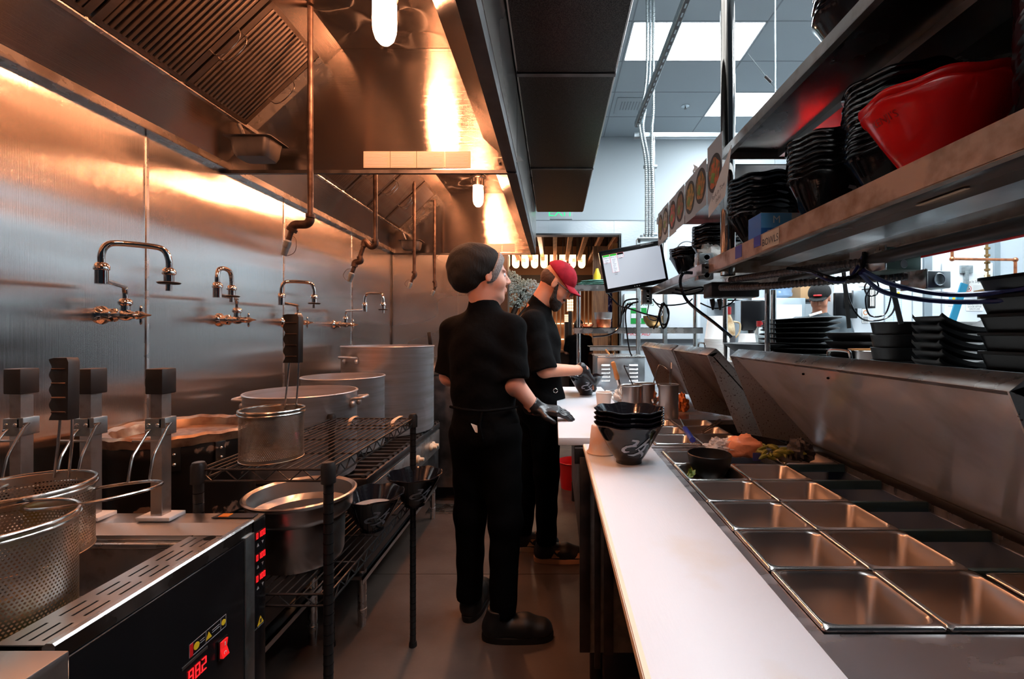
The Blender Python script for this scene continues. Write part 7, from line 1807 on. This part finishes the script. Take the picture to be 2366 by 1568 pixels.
for q in (.33,.62): g.box(a.x+w_*q-.001, a.x+w_*q+.001, Y-.001, Y, b_.z, a.z-.03)
g.obj('grid_lines', 'light_blue', t, smooth=0)
B().box(a.x-.008,a.x,Y-.006,Y+.003,b_.z,a.z).box(b_.x,b_.x+.008,Y-.006,Y+.003,b_.z,a.z).box(a.x-.008,b_.x+.008,Y-.006,Y+.003,a.z,a.z+.008).obj('frame', 'galv_light', t, smooth=0)
B().lathe([(0,0),(.013,0),(.013,.004),(0,.004)], ((a.x+b_.x)/2,Y,a.z-.035), 16, axis=Matrix(((1,0,0),(0,0,-1),(0,1,0)))).obj('magnet', 'yellow', t)
t, a, b_, Y = sheet_on(1992,712,2007,746,'paper','hygiene_sign','narrow white sign with an orange ban symbol','sign')
B().lathe([(.018,0),(.024,0),(.024,.001),(.018,.001)], ((a.x+b_.x)/2,Y,a.z-.045), 20, axis=Matrix(((1,0,0),(0,0,-1),(0,1,0))), closed=True).obj('ban_symbol', 'orange', t)
lines(t, a, b_, Y, 5, .6, .92, .12, .88, 'print_dark', .5)
t = T('clipboard_holder', 'tilted rack of printed clipboards beside the hanging wires', 'clipboard', tuple(P(1995,700,4.5)))
a = P(1972,670,4.5); b_ = P(2020,712,4.5)
B().box(a.x,b_.x-.05,4.5,4.53,b_.z,a.z).obj('board', 'galv_light', t, bev=.004); B().box(b_.x-.06,b_.x,4.48,4.60,b_.z+.0,a.z+.02).obj('holder', 'black_metal', t, bev=.004)
for k in range(3): B().box(b_.x-.055+.015*k,b_.x-.047+.015*k,4.475,4.58,b_.z+.02,a.z).obj('sheet', 'paper', t, smooth=0)
B().cyl((b_.x-.03,4.60,b_.z+.05),(b_.x-.03,4.74,b_.z+.05),.012,n=8).obj('bracket', 'galv', t)
# dark monitor, carton, water jug on a cabinet behind the third cook
sc_ = T('supply_cabinet', 'pale cabinet with dark side under the water jug', 'cabinet', (2.3,4.9,0))
B().box(2.06,2.62,4.75,5.2,0,CH+.37).obj('cabinet_body', 'galv_light', sc_, bev=.004); B().box(2.10,2.58,4.745,4.75,.3,CH+.30).obj('door', 'white', sc_, bev=.002)
jg = T('water_jug', 'blue water cooler jug upside down on the pale cabinet', 'jug', (2.44,4.95,CH+.37)); c_ = (2.44,4.95,CH+.37)
B().lathe([(0,0),(.045,0),(.13,.03),(.134,.06),(.125,.075),(.125,.10),(.134,.115),(.134,.15),(.125,.165),(.125,.19),(.134,.205),(.134,.27),(.11,.30),(0,.30)], c_, 36).obj('jug_body', 'glass_jug', jg)
B().lathe([(.135,.20),(.136,.28)], c_, 36).obj('label_band', 'blue_box', jg)
t = T('cardboard_box', 'brown cardboard box behind the third cook', 'box', (2.76,5.05,0)); B().box(2.64,3.02,4.885,5.2,CH+.37,CH+.66).obj('box_body', 'cardboard', t, bev=.003)
B().box(2.80,2.84,4.883,4.885,CH+.37,CH+.66).obj('packing_tape', 'tape', t, smooth=0)
t['label'] = 'brown cardboard box on the dark rack behind the third cook'
rk2 = T('storage_rack', 'dark storage rack carrying the cardboard box', 'rack', (2.83,5.05,0))
B().box(2.63,3.05,4.88,5.25,CH+.34,CH+.37).obj('deck', 'black_metal', rk2, bev=.002)
for x in (2.65,3.03):
    for y in (4.9,5.23): B().box(x-.015,x+.015,y-.015,y+.015,0,CH+.34).obj('upright', 'black_metal', rk2, smooth=0)
t = T('dark_monitor', 'large dark screen on the wall behind the third cook', 'monitor', (2.85,4.66,CH+.1)); a = P(1930,676,4.6); b_ = P(1982,735,4.6)
B().box(a.x,b_.x,4.6,4.64,b_.z,a.z).obj('screen', 'black_panel', t, bev=.006); B().box(a.x+.08,a.x+.14,4.64,4.74,b_.z+.1,b_.z+.16).obj('wall_arm', 'black_metal', t, smooth=0)
B().cyl((a.x+.11,4.69,b_.z+.13),(3.0,4.745,b_.z+.13),.015,n=8).obj('arm_joint', 'black_metal', t)
# bright shelf with odds and ends far right of the cabinet
fs_ = T('far_shelf', 'white far wall shelf with pill bottles, between the posts', 'shelf', (2.2,6.4,CH+.3))
B().box(2.25,3.3,6.2,6.55,CH+.44,CH+.46).box(2.25,3.3,6.2,6.215,CH+.42,CH+.46).obj('board', 'white', fs_, smooth=0)
for i, (x, m, h, lab) in enumerate(((2.42,'mint' if 'mint' in M else 'galv_light',.09,'pale green tub on the far wall shelf'),(2.56,'white',.11,'white tub on the far wall shelf'),(2.74,'orange',.10,'orange pill bottle on the far wall shelf'),(2.95,'white',.14,'white bottle on the far wall shelf'))):
    one(B().lathe([(0,0),(.045,0),(.045,h*.75),(.038,h*.8),(.042,h*.8),(.042,h),(0,h)], (x,6.32,CH+.46), 18), 'tub', m, lab, 'tub')
# copper pipes in front of the partition
cp_ = T('copper_pipe', 'copper water pipe run with two elbows before the steel panel', 'pipe', tuple(P(2345,660,4.45))); Yp = 4.45
pa, pb, pc_, pd = P(2200,300,Yp), P(2200,598,Yp), P(2346,600,Yp), P(2346,760,Yp)
B().tube([pa, pb], .013, 12).obj('riser', 'copper', cp_); B().tube([pb+Vector((.0,0,0)), pc_], .013, 12).obj('cross_pipe', 'copper', cp_); B().tube([pc_, Vector((pc_.x,Yp,.05))], .013, 12).obj('drop_pipe', 'copper', cp_)
for q in (pb, pc_): B().ell(q, (.024,.022,.024), 14, 10).obj('elbow', 'copper', cp_)
vp = T('valve_pipe', 'brass valve pipe with a tan lever beside the walk-in door', 'pipe', tuple(P(2281,690,4.5)))
a = P(2279,480,4.5); b_ = P(2281,640,4.5)
B().tube([a, b_], .012, 10).obj('pipe', 'brass' if 'brass' in M else 'copper', vp)
for z in (.0,.06,.13,.20,.27): B().lathe([(.014,0),(.024,.004),(.024,.022),(.014,.026)], (b_.x,4.5,b_.z+z), 12).obj('fitting', 'brass' if 'brass' in M else 'copper', vp)
B().tube(smooth_path([b_, b_+Vector((0,0,-.06)), b_+Vector((.03,.0,-.11)), b_+Vector((.04,.18,-.13))], 5), .012, 10).obj('bent_pipe', 'brass' if 'brass' in M else 'copper', vp)
B().beam(b_+Vector((-.03,-.02,.05)), b_+Vector((-.045,-.02,-.12)), .018, .01).obj('lever', 'tape', vp, bev=.003)
# ================================================================= DINING ROOM
dz = CH
dn = struct(B().box(-2.4,-2.3,WY+.12,11.5,0,3.6), 'wall_dining_left', 'wood_dark')
dr_ = struct(B().box(1.30,1.42,WY+.12,11.5,0,3.6), 'wall_dining_right', 'wood_dark')
db_ = struct(B().box(-2.4,1.42,11.4,11.5,0,3.6), 'wall_dining_back', 'warm_wall')
dc = struct(B().box(-2.4,1.42,WY+.12,11.5,3.5,3.6), 'ceiling_dining', 'black_metal')
for k in range(10):
    x = -1.25+.252*k
    B().box(x-.035,x+.035,WY+.3,10.6,2.86,2.94).obj('timber_slat', 'wood_light' if False else 'wood', dc, smooth=0)
    for y in (7.5,8.4,9.4,10.2): B().box(x-.02,x+.02,y,y+.05,2.94,3.5).obj('hanger', 'wood_dark', dc, smooth=0)
for k in range(36):
    x = -2.2+.098*k; B().box(x-.014,x+.014,11.20,11.30,.9,2.55).obj('timber_slat', 'white_slat' if 'white_slat' in M else 'paper', db_, smooth=0)
for z in (1.55, 1.16, .6): B().box(-2.3,1.3,11.33,11.36,z,z+.03).obj('light_strip', 'warm_glow', db_, smooth=0)
B().box(-2.3,1.3,11.15,11.22,2.55,2.75).obj('header_beam', 'wood_dark', db_, smooth=0)
# hanging lanterns with brush letters, shaped like a U
LN = 'first,second,third,fourth,fifth,sixth,seventh,eighth,ninth,tenth'.split(',')
for k in range(9):
    x = -1.02+.200*k; c_ = Vector((x,9.6,2.60)); t = T('paper_lantern', 'glowing U shaped lantern, %s from the left in the dining room row' % LN[k], 'lantern', (x,9.6,2.55), group='glowing lantern row in the dining room')
    poly = [(x-.075,9.6,2.98),(x+.075,9.6,2.98)]+[(x+.075*math.cos(-PI*i/12),9.6,2.78+.075*math.sin(-PI*i/12)) for i in range(13)]
    B().prism([Vector(q) for q in poly], (0,.10,0)).obj('shade', 'warm_glow', t, smooth=0)
    B().text('改善麺'[k%3], .085, (x+.03*(1 if k%2 else -1),9.598,2.83), (1,0,0), (0,0,1)).obj('lettering', 'print_dark', t, smooth=0)
    B().cyl((x,9.65,2.98),(x,9.65,3.5),.008,n=6).obj('cord', 'black_metal', t)
# round downlights
for k, (x, y) in enumerate(((.17,8.2),(.17,9.4))):
    t = T('downlight', 'small round warm downlight between the timber slats, %s one' % ['nearer','farther'][k], 'light', (x,y,3.49)); B().lathe([(0,-.01),(.05,-.01),(.06,0),(0,0)], (x,y,3.498), 16).obj('lens', 'warm_glow', t)
# box lanterns
for k, (px, py, Y, w_, h, lab) in enumerate(((1317,705,9.2,.13,.24,'square glowing lantern beyond the cap brim, upper one'), (1309,735,9.6,.09,.16,'small square glowing lantern beyond the cap brim, lower one'))):
    c_ = P(px,py,Y); t = T('box_lantern', lab, 'lantern', (c_.x,Y,0)); B().box(c_.x-w_/2,c_.x+w_/2,Y-w_/2,Y+w_/2,c_.z-h/2,c_.z+h/2).obj('lantern_glass', 'warm_glow', t, smooth=0)
    g = B()
    for i in range(4): g.box(c_.x-w_/2+w_*i/3-.004,c_.x-w_/2+w_*i/3+.004,Y-w_/2-.004,Y-w_/2,c_.z-h/2,c_.z+h/2)
    for i in range(5): g.box(c_.x-w_/2,c_.x+w_/2,Y-w_/2-.004,Y-w_/2,c_.z-h/2+h*i/4-.004,c_.z-h/2+h*i/4+.004)
    g.obj('lantern_grid', 'black_metal', t, smooth=0); B().box(c_.x-.035,c_.x+.035,Y-.035,Y+.035,0,c_.z-h/2).obj('lantern_post', 'black_metal', t, smooth=0)
# blossom tree arrangement
bt = T('blossom_tree', 'pale blossom tree arrangement on a dark trunk in the dining room', 'tree', (-.62,8.0,0))
B().tube(smooth_path([(-.75,8.0,0),(-.72,8.0,.8),(-.80,8.0,1.4),(-.66,8.0,1.8),(-.50,8.0,2.1)], 6), [.05]*24+[.02], 10).obj('trunk', 'wood_dark', bt)
B().tube(smooth_path([(-.80,8.0,1.4),(-.55,8.0,1.72),(-.38,8.0,1.92)], 6), .02, 8).obj('branch', 'wood_dark', bt)
g = B(); rnd = random.Random(4)
for (cx, cz, r, n) in ((-.80,2.22,.26,160),(-.45,2.10,.22,130),(-.68,1.96,.24,130),(-.30,1.98,.16,70),(-1.0,2.0,.2,60)):
    for i in range(n*3):
        d = Vector((rnd.gauss(0,1), rnd.gauss(0,1), rnd.gauss(0,1))).normalized()*r*rnd.uniform(.55,1.05)
        p = Vector((cx,8.0,cz))+Vector((d.x,d.y*.8,d.z*.8)); s_ = rnd.uniform(.014,.026)
        a_ = Vector((rnd.uniform(-1,1),rnd.uniform(-1,1),rnd.uniform(-1,1))).normalized(); b__ = a_.orthogonal().normalized(); c__ = a_.cross(b__)
        g.add([p+a_*s_, p+b__*s_, p-a_*s_, p-b__*s_, p+c__*s_*.7, p-c__*s_*.7], [(0,1,4),(1,2,4),(2,3,4),(3,0,4),(1,0,5),(2,1,5),(3,2,5),(0,3,5)])
o = g.obj('blossom', 'blossom', bt, smooth=0); o['kind'] = 'stuff'
# dark panelled screen on the right with panes, timber and a blue curtain
for k in range(5):
    y = 6.9+.85*k
    B().box(1.26,1.30,y-.03,y+.03,0,3.4).obj('screen_post', 'black_metal', dr_, smooth=0)
    for q in range(5): B().box(1.28,1.292,y+.05,y+.80,.3+q*.6,.82+q*.6).obj('screen_panel', 'violet' if q%2 == 0 and 'violet' in M else ('wood' if q == 3 else 'wood_dark'), dr_, smooth=0)
B().cyl((.70,7.62,CH+.78),(1.28,7.62,CH+.78),.01,n=8).obj('curtain_rod', 'wood_dark', dr_)
t = T('noren_curtain', 'dark blue patterned curtain behind the copper pot', 'curtain', (.92,7.6,CH+.1))
B().sheet([(.74+.012*i, 7.60+.012*math.sin(i*1.2), CH+.02) for i in range(20)], (0,0,.75), .003).obj('fabric', 'noren', t) if 'noren' in M else None
for (x0, x1, z0, z1, m, lab) in ((1.02,1.10,1.9,2.75,'wood_light','narrow orange timber panel at the right of the opening'), (1.0,1.08,1.45,1.85,'wood_light','short orange timber panel behind the curtain')): one(B().box(x0-.10,x1-.10,7.2,7.24,0,z1) if z0 > 1.8 else B().box(x0,x1,7.9,7.94,0,z1), 'timber_panel', m, lab, 'panel', smooth=0)
one(B().box(.62,.86,7.30,7.34,0,2.72), 'timber_panel', 'wood', 'dark striped timber panel at the upper right of the opening', 'panel', smooth=0)
one(B().lathe([(0,0),(.03,0),(.032,.10),(.02,.13),(.012,.16),(0,.16)], (.375,4.0,CH+.41), 18), 'yellow_bottle', 'yellow', 'yellow squeeze bottle on the upper tier of the shelf station', 'bottle')
# low dark counter, and unseen warm lamps added to brighten the dining room
t = T('dining_counter', 'dark wooden counter in the dining room', 'counter', (0,9.0,0)); B().box(-1.6,1.0,8.8,9.1,0,.95).obj('counter_body', 'wood_dark', t, smooth=0); B().box(-1.65,1.05,8.75,9.15,.95,1.0).obj('counter_top', 'wood', t, bev=.004)
l_ = bpy.data.lights.new('dining_warm_fill', 'POINT'); l_.energy = 60; l_.color = (1,.6,.35); l_.shadow_soft_size = .2; o = bpy.data.objects.new('dining_warm_fill', l_); COL.objects.link(o); o.location = (-.4,9.0,2.7)
area_lamp('dining_fill', (-.5,7.6,3.4), (0,0,0), 1.0, .8, 25, (1,.75,.55))
